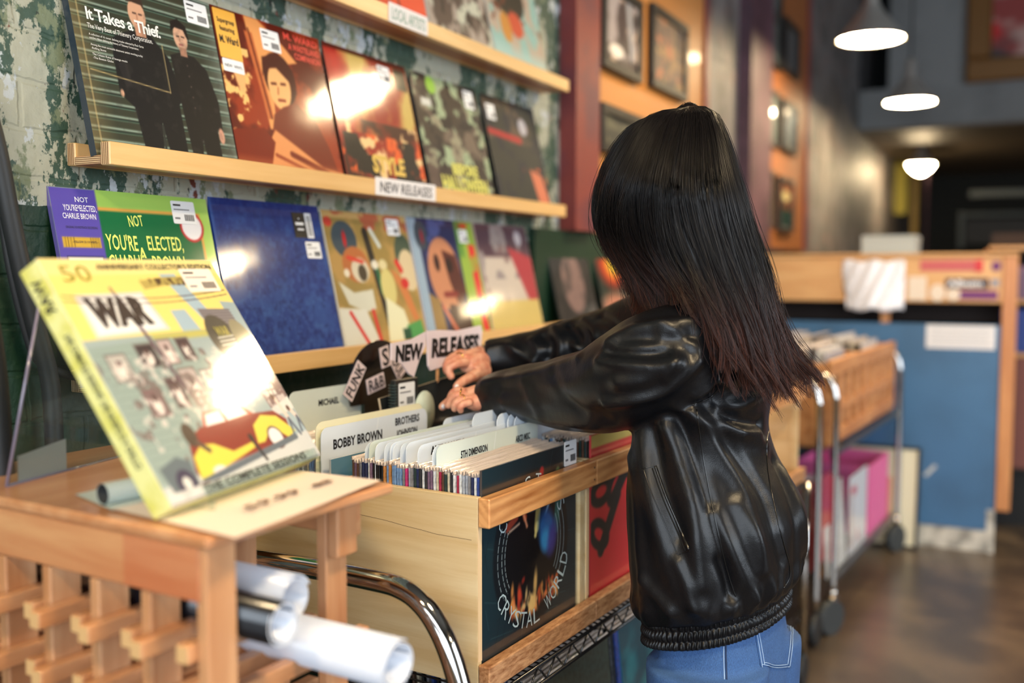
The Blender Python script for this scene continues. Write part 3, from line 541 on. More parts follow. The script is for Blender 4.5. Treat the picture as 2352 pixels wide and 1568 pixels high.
# --- top ledge
A = Art(30, (238, 92, 58)); A.rect(0.35, 0.4, 0.62, 0.93, (44, 34, 34)); A.noise(6, (238, 92, 58), 0.5, 0.6, 3, 1, (0.35, 0.4, 0.62, 0.93))
sleeve(1.795, 0.32, Z1, 'vermilion orange sleeve with a black figure on the top ledge', A)
A = Art(60, (176, 160, 146)); A.noise(7, (90, 74, 66), 0.5, 0.6, 31, ax=0.5); A.noise(5, (206, 206, 184), 0.52, 0.62, 32); A.noise(12, (60, 48, 44), 0.62, 0.68, 33)
sleeve(2.125, 0.33, Z1, 'grey and cream crowded photograph sleeve on the top ledge, in the middle', A)
A = Art(60, (150, 190, 182)); A.noise(5, (190, 170, 150), 0.5, 0.6, 41); A.ell(0.45, 0.3, 0.3, 0.22, (54, 48, 40)); A.ell(0.5, 0.56, 0.14, 0.12, (206, 84, 54)); A.ell(0.3, 0.62, 0.1, 0.14, (206, 140, 60)); A.rect(0, 0.8, 1, 1, (176, 206, 200), 0.8, 5); A.noise(9, (110, 60, 44), 0.64, 0.7, 44, 1, (0, 0, 1, 0.6))
t = sleeve(2.465, 0.335, Z1, 'turquoise sleeve with red and orange shapes at the right end of the top ledge', A); sticker(t, 0.02, 0.26, 0.05, 0.04)
# --- lowest ledge
def charlie():
    A = Art(150, (164, 206, 96)); A.rect(0.0, 0.09, 0.93, 1.0, (214, 160, 76)); A.rect(0.0, 0.108, 0.912, 1.0, (22, 104, 62)); A.mix(np.clip((A.V-0.3)*1.2, 0, 0.25)*(A.U < 0.912), (10, 80, 50)); A.mix(np.clip(A.U-0.93, 0, 1)*6, (196, 224, 130))
    A.rect(0.0, 0, 0.262, 1, (88, 76, 168)); A.rect(0.03, 0.252, 0.245, 0.305, (206, 168, 60)); A.rect(0.04, 0.35, 0.245, 1, (40, 36, 60)); A.rect(0.045, 0.355, 0.24, 1, (240, 240, 246))
    for k in range(4): A.line(0.045+0.016*k, 0.256, 0.045+0.016*k, 0.30, 0.001, (90, 70, 30)); A.line(0.232-0.014*k, 0.256, 0.232-0.014*k, 0.30, 0.001, (90, 70, 30))
    for z in (0.53, 0.60): A.rect(0.062, z, 0.082, z+0.024, (90, 90, 96)); A.rect(0.065, z+0.003, 0.079, z+0.021, (244, 244, 248))
    A.line(0.06, 0.66, 0.22, 0.66, 0.0012, (150, 170, 210)); A.ell(0.86, 0.17, 0.085, 0.09, (190, 50, 54)); A.ell(0.86, 0.17, 0.07, 0.075, (236, 236, 240))
    return A
A = charlie(); t = sleeve(1.080, 0.342, Z3, 'green sleeve with hand-drawn lettering and a purple paper strip at its left, lowest ledge', A, spine=(96, 90, 170), th=0.008)
letters(t, [('NOT', 0.148, 0.262, 0.019, dict(rot=0.08, bold=0.015, width=0.032)), ("YOU'RE", 0.094, 0.222, 0.026, dict(bold=0.015, width=0.066, rot=-0.03)), ('ELECTED,', 0.180, 0.222, 0.025, dict(bold=0.015, width=0.082)), ('^', 0.160, 0.196, 0.03, dict(bold=0.02, width=0.014)),
            ('CHARLIE', 0.092, 0.186, 0.027, dict(bold=0.015, width=0.076)), ('BROWN', 0.184, 0.186, 0.026, dict(bold=0.015, width=0.075))], 'lettering', (222, 236, 120))
letters(t, [('NOT', 0.046, 0.299, 0.0085, dict(bold=0.01)), ("YOU'RE^ELECTED,", 0.022, 0.284, 0.010, dict(bold=0.01, width=0.064)), ('CHARLIE BROWN', 0.018, 0.271, 0.009, dict(bold=0.01, width=0.064))], 'strip_lettering', (240, 240, 250))
letters(t, [('ORIGINAL SOUNDTRACK RECORDING', 0.02, 0.255, 0.004, dict(width=0.062)), ('~YELLOW 33 1/3 VINYL~', 0.028, 0.231, 0.004, dict(width=0.05)), ('Linus Van Pelt', 0.034, 0.146, 0.007, dict(width=0.040)), ('Russell Anderson', 0.034, 0.122, 0.007, dict(width=0.044))], 'small_lettering', (50, 46, 66))
letters(t, [('VOTE!', 0.032, 0.180, 0.012, dict(width=0.036, bold=0.01))], 'vote_lettering', (186, 48, 56))
sticker(t, 0.252, 0.272, 0.056, 0.042)
# blue record, a thick glossy box
A = Art(130, (34, 58, 128)); A.noise(9, (48, 84, 150), 0.42, 0.70, 51, 0.6); A.noise(34, (70, 108, 168), 0.5, 0.75, 53, 0.45); A.noise(30, (22, 36, 96), 0.52, 0.72, 52, 0.5); A.mix(np.clip(1-A.V*4.5, 0, 1)*0.5, (34, 44, 112)); A.rect(0, 0, 0.02, 1, (60, 96, 164), 0.7)
A.ell(0.48, 0.965, 0.035, 0.012, (196, 70, 120)); A.ell(0.12, 0.96, 0.02, 0.01, (150, 60, 120))
t = sleeve(1.428, 0.329, Z3, 'plain mottled royal blue shrink-wrapped record with a black and a white sticker', A, spine=(30, 60, 130), th=0.014, h=0.328)
b = MB(); b.box(0.236, 0.276, -0.0012, -0.0004, 0.256, 0.310, 0); b.rrect(0.277, 0.298, 0.256, 0.310, -0.0012, 0.002, 1, 0.0005); b.box(0.243, 0.269, -0.0016, -0.0013, 0.283, 0.289, 1); b.box(0.247, 0.267, -0.0016, -0.0013, 0.272, 0.276, 1)
for i in range(16): b.box(0.281, 0.294, -0.0015, -0.0013, 0.262+i*0.0027, 0.262+i*0.0027+(0.001 if i % 2 else 0.0016), 0)
b.ball((0.256, -0.001, 0.297), 0.003, (1, 0.1, 1), 1, 8); b.build('hype_sticker', [mat('black_sticker', (22, 22, 24), 0.4), M_STK], t); sticker(t, 0.264, 0.212, 0.048, 0.036)
# sleeve with puppet-like heads
A = Art(110, (176, 140, 78)); A.noise(5, (140, 120, 62), 0.45, 0.6, 61, 0.7); A.rect(0, 0, 1, 0.05, (196, 160, 100)); A.noise(9, (176, 80, 60), 0.55, 0.62, 62, 0.8, (0.1, 0, 1, 0.12))
A.ell(0.20, 0.20, 0.14, 0.13, (60, 74, 84)); A.ell(0.20, 0.20, 0.02, 0.06, (190, 30, 34)); A.ell(0.05, 0.08, 0.045, 0.035, (196, 60, 48))
A.ell(0.28, 0.38, 0.15, 0.13, (176, 104, 56)); A.ell(0.32, 0.42, 0.10, 0.09, (206, 196, 170)); A.ell(0.34, 0.44, 0.05, 0.06, (70, 60, 44)); A.line(0.2, 0.33, 0.36, 0.36, 0.014, (206, 60, 44)); A.ell(0.16, 0.44, 0.03, 0.03, (222, 214, 190))
A.line(0.45, 0.14, 0.58, 0.95, 0.035, (44, 38, 30)); A.line(0.52, 0.12, 0.6, 0.24, 0.018, (206, 214, 206)); A.line(0.52, 0.42, 0.54, 0.58, 0.024, (40, 96, 60)); A.ell(0.50, 0.38, 0.04, 0.035, (222, 216, 196)); A.ell(0.6, 0.38, 0.05, 0.04, (214, 200, 150))
A.pl([(0.05, 0.5), (0.2, 0.58), (0.42, 0.56), (0.42, 0.7), (0.3, 0.72), (0.12, 0.66)], (206, 204, 184)); A.pl([(0, 0.68), (0.3, 0.7), (0.42, 1), (0, 1)], (214, 212, 196)); A.line(0.12, 0.72, 0.3, 1.0, 0.016, (204, 40, 36)); A.line(0.38, 0.72, 0.42, 1, 0.02, (200, 60, 50)); A.ell(0.62, 0.55, 0.09, 0.14, (206, 192, 120)); A.pl([(0.56, 0.62), (0.76, 0.72), (0.84, 1), (0.5, 1)], (222, 218, 180))
A.pl([(0.68, 0.4), (0.84, 0.5), (0.96, 0.84), (0.88, 0.82)], (196, 120, 66)); A.ell(0.90, 0.30, 0.12, 0.16, (70, 84, 66)); A.ell(0.92, 0.42, 0.12, 0.16, (210, 190, 150)); A.line(0.78, 0.36, 0.82, 0.42, 0.025, (206, 44, 40)); A.ell(0.84, 0.52, 0.05, 0.04, (196, 44, 40)); A.pl([(0.76, 0.84), (0.96, 0.8), (1, 1), (0.76, 1)], (76, 148, 78)); A.rect(0.7, 0.86, 0.8, 1, (36, 76, 52))
t = sleeve(1.766, 0.332, Z3, 'tan sleeve crowded with cartoonish carved heads and a red stripe', A, spine=(222, 216, 200)); sticker(t, 0.245, 0.272, 0.052, 0.04)
# big face sleeve, green strip on its right
A = Art(90, (40, 44, 84)); A.rect(0, 0, 0.12, 1, (150, 170, 186)); A.ell(0.16, 0.14, 0.09, 0.12, (60, 70, 80)); A.ell(0.17, 0.15, 0.02, 0.06, (150, 36, 46)); A.noise(6, (74, 84, 140), 0.5, 0.6, 71, 1, (0.2, 0, 0.7, 0.4)); A.ell(0.42, 0.45, 0.24, 0.30, (196, 132, 96)); A.pl([(0.42, 0.25), (0.62, 0.3), (0.7, 0.6), (0.55, 0.75), (0.46, 0.5)], (84, 40, 34)); A.ell(0.32, 0.36, 0.04, 0.07, (50, 26, 24)); A.ell(0.50, 0.38, 0.05, 0.06, (40, 22, 22)); A.line(0.36, 0.62, 0.54, 0.62, 0.025, (130, 44, 40)); A.pl([(0.4, 0.7), (0.6, 0.72), (0.8, 1), (0.3, 1)], (60, 34, 30)); A.line(0.3, 0.72, 0.5, 1.0, 0.02, (206, 110, 80)); A.pl([(0.12, 0.6), (0.26, 0.66), (0.3, 1), (0.12, 1)], (150, 120, 70))
A.rect(0.70, 0, 1, 1, (150, 178, 70)); A.rect(0.72, 0.02, 0.90, 0.06, (206, 40, 40)); A.rect(0.86, 0.2, 0.97, 1, (212, 52, 48)); A.noise(12, (150, 178, 70), 0.55, 0.6, 73, 0.8, (0.84, 0.2, 1, 1)); A.rect(0.7, 0, 0.78, 0.3, (70, 130, 60), 0.8, 4)
t = sleeve(2.106, 0.330, Z3, 'sleeve with a large brown face and a lime green strip with red lettering', A, spine=(206, 206, 214)); sticker(t, 0.245, 0.262, 0.046, 0.036)
A = Art(60, (200, 188, 176)); A.rect(0, 0, 1, 0.3, (84, 60, 72)); A.noise(6, (150, 140, 140), 0.5, 0.6, 81, 1, (0, 0, 0.8, 0.5)); A.pl([(0.55, 0.2), (1, 0.3), (1, 0.75), (0.8, 0.7)], (170, 56, 66)); A.rect(0, 0.70, 1, 1, (206, 184, 112)); A.noise(4, (120, 90, 92), 0.6, 0.68, 82, 0.7, (0, 0.2, 0.7, 0.7)); A.ell(0.8, 0.12, 0.07, 0.07, (190, 186, 196))
t = sleeve(2.444, 0.325, Z3, 'cream and plum sleeve with a mustard lower band, right of the lime strip', A, spine=(206, 180, 170))
# further along the ledge
A = Art(50, (40, 40, 42)); A.ell(0.5, 0.55, 0.28, 0.32, (128, 104, 100)); A.noise(5, (60, 56, 56), 0.5, 0.6, 91, 0.6); A.ell(0.2, 0.1, 0.06, 0.06, (150, 150, 156))
sleeve(2.90, 0.32, Z3, 'dark sleeve with a pale blurred head, beyond the gap in the ledge', A, spine=(20, 34, 30))
A = Art(50, (36, 48, 44)); A.ell(0.5, 0.35, 0.4, 0.26, (196, 48, 30), soft=6); A.ell(0.5, 0.36, 0.2, 0.14, (214, 190, 60), soft=6); A.ell(0.4, 0.85, 0.4, 0.16, (170, 100, 70), soft=4)
sleeve(3.28, 0.33, Z3, 'dark green sleeve with a red and yellow burst', A, spine=(30, 40, 40))
A = Art(50, (190, 190, 184)); A.noise(4, (150, 120, 116), 0.5, 0.6, 95); sleeve(3.66, 0.33, Z3, 'pale grey and pink sleeve next to the black hair', A)
# dark green backing board with shelf top behind them
b = MB(); b.box(2.80, 4.6, WY-0.022, WY-0.001, 0.9, 1.43); struct(b.build('trim_7', mat('dark_green_board', (12, 46, 28), 0.5)))
# ------------------------------------------------------------------ cables at far left
m_cab = mat('black_cable_conduit', (34, 36, 38), 0.5)
def wallpath(px, y): return [aty(a, b_, y) for a, b_ in px]
def smooth(P, n=40):
    P = np.array(P, float); t = np.linspace(0, len(P)-1, n); out = []
    for s in t:
        i = min(int(s), len(P)-2); f = s-i; p0 = P[max(i-1, 0)]; p1 = P[i]; p2 = P[i+1]; p3 = P[min(i+2, len(P)-1)]
        out.append(0.5*((2*p1)+(-p0+p2)*f+(2*p0-5*p1+4*p2-p3)*f*f+(-p0+3*p1-3*p2+p3)*f**3))
    return np.array(out)
b = MB(); b.tube(smooth(wallpath([(-60, 150), (-10, 330), (20, 480), (50, 620), (85, 760), (112, 860), (122, 960), (128, 1100)], 1.33)), 0.014, 12)
tag(b.build('cable', m_cab, None, (1.0, 1.33, 1.0)), 'thick black cable running down the green wall at the far left', 'cable')
b = MB(); b.tube(smooth(wallpath([(-50, 330), (0, 480), (25, 620), (60, 760), (90, 830), (160, 862), (230, 868)], 1.345)), 0.007, 10)
tag(b.build('cable', m_cab, None, (1.0, 1.345, 1.0)), 'thin black cable curving to the right beside the thick one', 'cable')
b = MB(); b.tube(smooth(wallpath([(-80, 500), (-20, 800), (4, 1060), (10, 1200)], 1.2)), 0.016, 10)
tag(b.build('cable', m_cab, None, (1.0, 1.2, 1.0)), 'black pipe at the left edge of the picture', 'pipe')
# ================================================================== SLATTED POSTER RACK (front left)
W_RACK = wood('varnished_pine_rack', (210, 156, 112), (188, 128, 84), 'x', 0.38, 6, 10, 0.5)
W_RACKZ = wood('varnished_pine_upright', (208, 158, 114), (182, 124, 80), 'z', 0.4, 6, 14, 0.4)
W_RACKN = wood('varnished_pine_apron', (214, 160, 110), (194, 128, 84), 'y', 0.38, 6, 10, 0.5)
RU0, RU1, RN0, RN1, RZ = 0.694, 1.000, 0.776, 1.325, 1.030
rack = thing('poster_rack', 'slatted varnished pine rack at the front left, holding rolled posters', 'rack', ((RU0+RU1)/2, 1.05, 0), GA)
b = MB(); b.cbox(RU0, RU1, RN0, RN1, RZ-0.013, RZ, 0.003); b.build('top', W_RACK, rack)
b = MB(); b.cbox(RU0+0.004, RU0+0.022, RN0+0.018, RN1, RZ-0.072, RZ-0.014, 0.002); b.cbox(RU0+0.003, RU0+0.0045, RN0+0.018, RN0+0.135, RZ-0.071, RZ-0.015, 0.0005, 1); b.build('apron', [W_RACKN, wood('reddish_pine_patch', (204, 138, 96), (190, 112, 72), 'y', 0.35, 6, 10, 0.6)], rack)
b = MB(); b.cbox(RU1-0.022, RU1-0.004, RN0+0.05, RN1, RZ-0.072, RZ-0.014, 0.002); b.build('apron', W_RACKN, rack)
nn = [0.785, 0.872, 0.958, 1.045, 1.132, 1.22, 1.305]
for i, n0 in enumerate(nn):
    b = MB(); b.cbox(RU0+0.006, RU0+0.047, n0, n0+0.016, 0, RZ-0.0735 if i else RZ-0.014, 0.0015); b.build('slat', W_RACKZ, rack)
for i, n0 in enumerate([0.836, 0.996, 1.15, 1.30]):
    b = MB(); b.cbox(RU1-0.062, RU1-0.022, n0, n0+0.016, 0, RZ-0.014, 0.0015); b.build('slat', W_RACKZ, rack)
b = MB(); b.cbox(RU1-0.06, RU1-0.022, 0.818, 0.835, RZ-0.09, RZ-0.014, 0.002); b.build('corner_block', W_RACKZ, rack)
for lv, z in enumerate((0.894, 0.826, 0.74, 0.64, 0.53, 0.40)):
    for i, n0 in enumerate(nn):
        for sd in (0, 1):
            if (i == 0 and sd == 0) or (i == len(nn)-1 and sd == 1): continue
            a_ = n0-0.0185 if sd == 0 else n0+0.0165; u0_ = RU0-0.022 if sd == 0 else RU0-0.006
            b = MB(); b.cbox(u0_, 0.832 if lv == 0 else RU1-0.02, a_, a_+0.018, z, z+0.020, 0.0015); b.box(u0_-0.0004, u0_, a_+0.001, a_+0.017, z+0.001, z+0.019, 1)
            b.build('rail', [W_RACK, mat('cut_pine_end', (214, 172, 118), 0.6)], rack)
# paper rolls lying through the rack
def spiral(b, u, z, r0, turns, n0, n1, th=0.0016, m=0, m2=None, a0=0.0, open_=0.0, lift=0.0, sy=1.0):
    """a rolled sheet: spiral section swept along n"""
    K = int(40*turns); prof = []
    for k in range(K+1):
        a = a0+2*math.pi*turns*k/K; r = r0*(1-0.30*k/K); prof.append((u+r*math.cos(a), z+sy*r*math.sin(a)))
    if open_: prof = [(prof[0][0]+open_, prof[0][1]+lift)]+prof
    P = np.array(prof); T = np.gradient(P, axis=0); T /= np.linalg.norm(T, axis=1)[:, None]; Nn = np.stack([T[:, 1], -T[:, 0]], 1)
    n = len(P); v = []
    for q in (n0, n1):
        for s in (-0.5, 0.5):
            for i in range(n): v.append((P[i][0]+Nn[i][0]*th*s, q, P[i][1]+Nn[i][1]*th*s))
    f = []; mm = []
    for i in range(n-1):
        f.append((i, i+1, 2*n+i+1, 2*n+i)); f.append((n+i+1, n+i, 3*n+i, 3*n+i+1)); f.append((i+1, i, n+i, n+i+1)); f.append((2*n+i, 2*n+i+1, 3*n+i+1, 3*n+i))
    b.add(v, f, m, True)
    if m2 is not None:
        base = len(b.m)-len(f)
        for i in range(n-1):
            b.m[base+4*i+1] = m2; 
    return b
m_wp = mat('white_poster_paper', (206, 211, 222), 0.35, coat=0.4, coatr=0.2); m_bp = mat('black_poster_print', (14, 16, 22), 0.3, coat=0.5, coatr=0.15)
def roll(label, u, z, r, n0, n1, m_out, m_in, turns=2.1, a0=0.0, sy=1.0, dz=0.0, open_=0, lift=0):
    b = MB(); spiral(b, u, z, r, turns, n0, n1, 0.0016, 0, 1, a0, open_, lift, sy)
    # the end leans: shear z with n
    V = b.v[0]; V[:, 2] += dz*(V[:, 1]-1.0)
    return tag(b.build('poster_roll', [m_in, m_out], None, (u, (n0+n1)/2, z-r), GA), label, 'poster', 'rolled posters in the rack')
_k = un(atu(652, 1432, 0.775)); roll('black printed poster roll with a white inside, sticking out of the rack', 0.775, _k[2], 0.0235, _k[1], 1.26, m_bp, m_wp, 1.7, 2.5, 1.1)
_k = un(atu(676, 1374, 0.838)); roll('white poster roll lying behind the black one, its end curled open', 0.838, _k[2], 0.0275, _k[1], 1.25, m_wp, m_wp, 1.6, 0.4)
_k = un(atu(915, 1527, 0.872)); roll('wide white poster roll at the bottom, reaching furthest out of the rack', 0.872, _k[2], 0.0315, _k[1], 1.24, m_wp, m_wp, 1.9, 1.0, 0.9)
# ------------------------------------------------------------------ things on the rack
m_paper = mat('cream_flyer_paper', (240, 222, 208), 0.5)
fl = [atz(x, y, RZ+0.004) for x, y in ((255, 1165), (540, 1232), (875, 1105), (690, 1078))]
b = MB(); P = [un(q) for q in fl]
G = []; 
for i in range(13):
    for j in range(9):
        s, t_ = i/12, j/8; q = (P[0]*(1-s)+P[1]*s)*(1-t_)+(P[3]*(1-s)+P[2]*s)*t_; q[2] = RZ+0.0026+0.004*max(0, t_-0.3)*s; G.append(q)
b.add(G, [(i*9+j, i*9+j+1, (i+1)*9+j+1, (i+1)*9+j) for i in range(12) for j in range(8)], 0, True)
fo = b.build('flyer', [m_paper], None, (P[1][0], P[1][1], RZ), GA); tag(fo, 'cream paper flyer with faint brown print lying over the rack edge', 'flyer')
e1 = (P[2]-P[1]); e1 /= np.linalg.norm(e1[:2]); e2 = np.array([-e1[1], e1[0], 0])
b = MB()
for tx, s0, t0, hh, wd in (('59.99  ea', 0.085, 0.050, 0.016, 0.17),):
    q = MB(); q.text(tx, s0, t0, hh, 0, 0, 'LEFT', bold=0.03, width=wd, shear=0.25); V = np.concatenate(q.v)
    W = P[1][None, :]+V[:, :1]*e1[None, :]+V[:, 2:3]*e2[None, :]; W[:, 2] = RZ+0.0075; b.add(W, q.f, 0)
fl_ink = b.build('print', mat('brown_flyer_ink', (120, 92, 74), 0.6), None, (P[1][0], P[1][1], RZ), GA); mw = fl_ink.matrix_basis.copy(); fl_ink.parent = fo; fl_ink.matrix_parent_inverse = fo.matrix_basis.inverted()
# sheet of glassine with curled roll, left of the book
b = MB(); b.tube([un(atz(235, 1135, RZ+0.014)), un(atz(420, 1098, RZ+0.014))], 0.0125, 20, 0, False); b.tube([un(atz(235, 1135, RZ+0.014)), un(atz(420, 1098, RZ+0.014))], 0.0112, 20, 1, False)
q = [un(atz(x, y, RZ+0.002)) for x, y in ((172, 1135), (260, 1172), (400, 1130), (330, 1098))]; b.add(q, [(0, 1, 2, 3)], 0)
tag(b.build('curled_paper', [mat('pale_green_paper', (196, 208, 204), 0.4), mat('paper_roll_inside', (60, 62, 62), 0.7)], None, tuple(q[0]), GA), 'small pale curled sheet of paper on the rack, left of the yellow box set', 'paper')
# clear acrylic easel
m_acr = clear('clear_acrylic', (238, 244, 242), 0.015, 0.04)
easel = thing('acrylic_easel', 'clear acrylic stand on the rack that props up the yellow box set', 'stand', (0.80, 0.93, RZ), GA)
A0 = un(atz(15, 1118, RZ)); A1 = un(atz(300, 1043, RZ)); A0[2] = A1[2] = RZ+0.001
tl = un(atn(92, 690, A0[1]-0.0)); 
b = MB(); dv = np.array([0.0, 0.0, 1.0]); up = (tl-A0); d = (A1-A0)/np.linalg.norm(A1-A0); nrm = np.cross(d, [0, 0, 1])
h_ = max(0.12, tl[2]-RZ); tp0 = A0+up*(h_/max(up[2], 1e-3)); tp1 = tp0+(A1-A0)
V = [A0, A1, tp1, tp0]; V = V+[k+nrm*0.003 for k in V]; b.add(V, [(0, 1, 2, 3), (7, 6, 5, 4), (0, 4, 5, 1), (3, 2, 6, 7), (0, 3, 7, 4), (1, 5, 6, 2)])
b.build('side_sheet', m_acr, easel)
b = MB(); b.tube([A0, tp0], 0.0022, 6); b.tube([A0, A1], 0.0022, 6); b.build('polished_edge', mat('smoky_acrylic_edge', (128, 120, 140), 0.2, coat=1), easel)
b = MB(); c0 = A0+d*0.02+nrm*-0.001; 
b.add([c0, c0+d*0.085, c0+d*0.085+np.array([0, 0, 0.043]), c0+np.array([0, 0, 0.034])], [(0, 1, 2, 3)]); b.build('masking_label', mat('frosted_label', (196, 198, 204), 0.5), easel)
# ------------------------------------------------------------------ the yellow box set
E1 = np.array([0.989, 0.146, 0.003]); E2 = np.array([-0.081, 0.536, 0.841]); E1 /= np.linalg.norm(E1); E2 -= E1*(E1@E2); E2 /= np.linalg.norm(E2); E3 = np.cross(E2, E1)
BO = np.array([0.771, 0.797, 1.048])
def m4(o, x, y, z): return Matrix(((x[0], y[0], z[0], o[0]), (x[1], y[1], z[1], o[1]), (x[2], y[2], z[2], o[2]), (0, 0, 0, 1)))
box = thing('boxed_record_set', 'thick yellow boxed record set with a cartoon street scene, propped on the rack', 'box set', mtx=m4(BO, E1, E3, E2))
def street():
    A = Art(230, (150, 164, 164)); U, V = A.U, A.V; ink = (70, 52, 56)
    A.rect(0, 0, 1, 0.34, (232, 208, 118)); A.rect(0, 0, 1, 0.07, (234, 212, 138))
    A.pl([(0.60, 0.07), (0.70, 0.07), (0.80, 0.27), (0.73, 0.30)], (158, 178, 190)); A.pl([(0.55, 0.24), (0.64, 0.24), (0.68, 0.36), (0.56, 0.38)], (158, 178, 190)); A.pl([(0.90, 0.21), (1, 0.22), (1, 0.45), (0.92, 0.45)], (150, 166, 170)); A.pl([(0.12, 0.40), (0.40, 0.34), (0.78, 0.34), (0.80, 0.5), (0.1, 0.6)], (150, 164, 164))
    A.pl([(0.72, 0.24), (0.93, 0.25), (0.95, 0.36), (0.74, 0.36)], (128, 120, 122))
    for k in range(8): A.line(0.73, 0.25+k*0.014, 0.94, 0.255+k*0.014, 0.0012, (84, 76, 82))
    A.rect(0.36, 0.34, 0.76, 0.37, (196, 178, 60), 0.7, 3)
    A.pl([(0.08, 0.155), (0.44, 0.150), (0.49, 0.325), (0.08, 0.335)], (206, 202, 198)); A.pl([(0.10, 0.17), (0.425, 0.166), (0.465, 0.312), (0.10, 0.322)], (232, 230, 226))
    for (x0, x1) in ((0.14, 0.20), ): pass
    # buildings
    A.pl([(0.0, 0.37), (0.30, 0.36), (0.46, 0.36), (0.62, 0.44), (0.66, 0.82), (0, 0.92)], (140, 156, 150)); A.pl([(0.80, 0.48), (1, 0.40), (1, 0.72), (0.84, 0.74)], (118, 92, 92)); A.pl([(0.84, 0.74), (1, 0.70), (1, 0.76), (0.86, 0.80)], (206, 206, 198)); A.rect(0.84, 0.77, 1, 0.92, (150, 166, 168))
    for k, (x, y, w_, h_, c) in enumerate([(0.07, 0.41, 0.09, 0.10, (178, 172, 166)), (0.24, 0.38, 0.09, 0.09, (60, 50, 52)), (0.37, 0.37, 0.07, 0.10, (180, 160, 156)), (0.48, 0.37, 0.07, 0.09, (72, 56, 58)), (0.15, 0.56, 0.09, 0.11, (120, 96, 96)), (0.30, 0.53, 0.07, 0.12, (84, 64, 66)), (0.40, 0.50, 0.09, 0.16, (176, 160, 156)), (0.52, 0.52, 0.07, 0.08, (210, 206, 200)), (0.42, 0.68, 0.10, 0.08, (168, 150, 146)), (0.80, 0.40, 0.06, 0.06, (180, 170, 130)), (0.70, 0.47, 0.05, 0.05, (200, 200, 190))]):
        A.rect(x-0.008, y-0.008, x+w_+0.008, y+h_+0.008, (116, 108, 104)); A.rect(x, y, x+w_, y+h_, c); A.ell(x+w_/2, y+h_*0.6, w_*0.26, h_*0.36, (226, 214, 206)); A.ell(x+w_/2, y+h_*0.32, w_*0.14, h_*0.14, (76, 50, 48))
    for k in range(9): A.rect(0.86+0.028*(k % 3), 0.60+0.03*(k//3), 0.88+0.028*(k % 3), 0.622+0.03*(k//3), (206, 204, 196))
    for k in range(16): A.line(0.02, 0.40+k*0.03, 0.62, 0.42+k*0.03, 0.0010, (112, 124, 118), 0.6)
    A.line(0.28, 0.13, 0.30, 0.20, 0.006, (98, 74, 84)); A.line(0.30, 0.18, 0.40, 0.62, 0.009, (98, 74, 84)); A.line(0.40, 0.62, 0.47, 0.74, 0.006, (98, 74, 84))
    for dz in (0.0, 0.022): 
        for i in range(20): a0, a1 = i/20, (i+1)/20; A.line(0.02+0.96*a0, 0.155+dz+0.10*a0*(1-a0), 0.02+0.96*a1, 0.155+dz+0.10*a1*(1-a1), 0.0016, ink)
    A.pl([(0.46, 0.10), (0.60, 0.085), (0.80, 0.08), (0.80, 0.115), (0.60, 0.125), (0.47, 0.14)], (176, 156, 84)); A.noise(40, (80, 60, 40), 0.5, 0.55, 3, 1, (0.47, 0.09, 0.79, 0.125), 0.5)
    A.noise(26, (112, 96, 94), 0.60, 0.64, 8, 0.8, (0.0, 0.42, 0.62, 0.86)); A.noise(34, (206, 196, 190), 0.62, 0.66, 9, 0.8, (0.05, 0.42, 0.98, 0.80))
    # banner on oval sticker
    A.ell(0.80, 0.40, 0.095, 0.13, (78, 72, 62), rot=-0.35); A.ell(0.93, 0.40, 0.06, 0.10, (140, 132, 104), rot=-0.3)
    for k in range(3): A.line(0.755, 0.385+0.018*k, 0.86, 0.38+0.018*k, 0.004, (216, 212, 196))
    for k in range(4): A.line(0.775, 0.445+0.018*k, 0.86, 0.44+0.018*k, 0.0035, (190, 176, 84))
    # road, car
    A.pl([(0.0, 0.93), (0.50, 0.90), (1.0, 0.87), (1, 1), (0, 1)], (196, 196, 192)); A.pl([(0.62, 0.80), (1, 0.78), (1, 0.87), (0.58, 0.90), (0.2, 0.92), (0.25, 0.84)], (158, 174, 178))
    A.pl([(0.20, 0.905), (0.25, 0.78), (0.35, 0.745), (0.62, 0.735), (0.84, 0.75), (0.90, 0.80), (0.88, 0.88), (0.21, 0.93)], (132, 52, 40)); A.pl([(0.37, 0.745), (0.40, 0.69), (0.64, 0.685), (0.70, 0.74)], (196, 84, 58)); A.pl([(0.385, 0.748), (0.41, 0.70), (0.50, 0.697), (0.51, 0.745)], (226, 226, 222)); A.pl([(0.525, 0.745), (0.52, 0.697), (0.63, 0.694), (0.67, 0.738)], (226, 226, 222))
    A.pl([(0.21, 0.93), (0.23, 0.85), (0.30, 0.81), (0.37, 0.82), (0.46, 0.87), (0.60, 0.855), (0.60, 0.88), (0.22, 0.945)], (214, 200, 78)); A.pl([(0.63, 0.87), (0.66, 0.79), (0.74, 0.755), (0.84, 0.775), (0.92, 0.86), (0.85, 0.88), (0.80, 0.84), (0.72, 0.845), (0.68, 0.87)], (214, 200, 78))
    A.ell(0.765, 0.865, 0.052, 0.052, (90, 60, 60)); A.ell(0.765, 0.865, 0.044, 0.044, (232, 222, 216)); A.ell(0.33, 0.925, 0.04, 0.02, (226, 214, 208)); A.line(0.22, 0.95, 0.9, 0.885, 0.013, (96, 104, 112)); A.line(0.60, 0.83, 0.63, 0.94, 0.009, (54, 50, 52)); A.ell(0.605, 0.84, 0.014, 0.02, (60, 50, 46))
    A.pl([(0.03, 0.86), (0.14, 0.83), (0.20, 0.86), (0.19, 0.95), (0.05, 0.98)], (96, 106, 112)); A.ell(0.13, 0.935, 0.05, 0.055, (66, 60, 80)); A.ell(0.13, 0.935, 0.022, 0.026, (206, 206, 200)); A.ell(0.27, 0.765, 0.035, 0.05, (76, 62, 52)); A.line(0.29, 0.80, 0.33, 0.84, 0.012, (90, 70, 60))
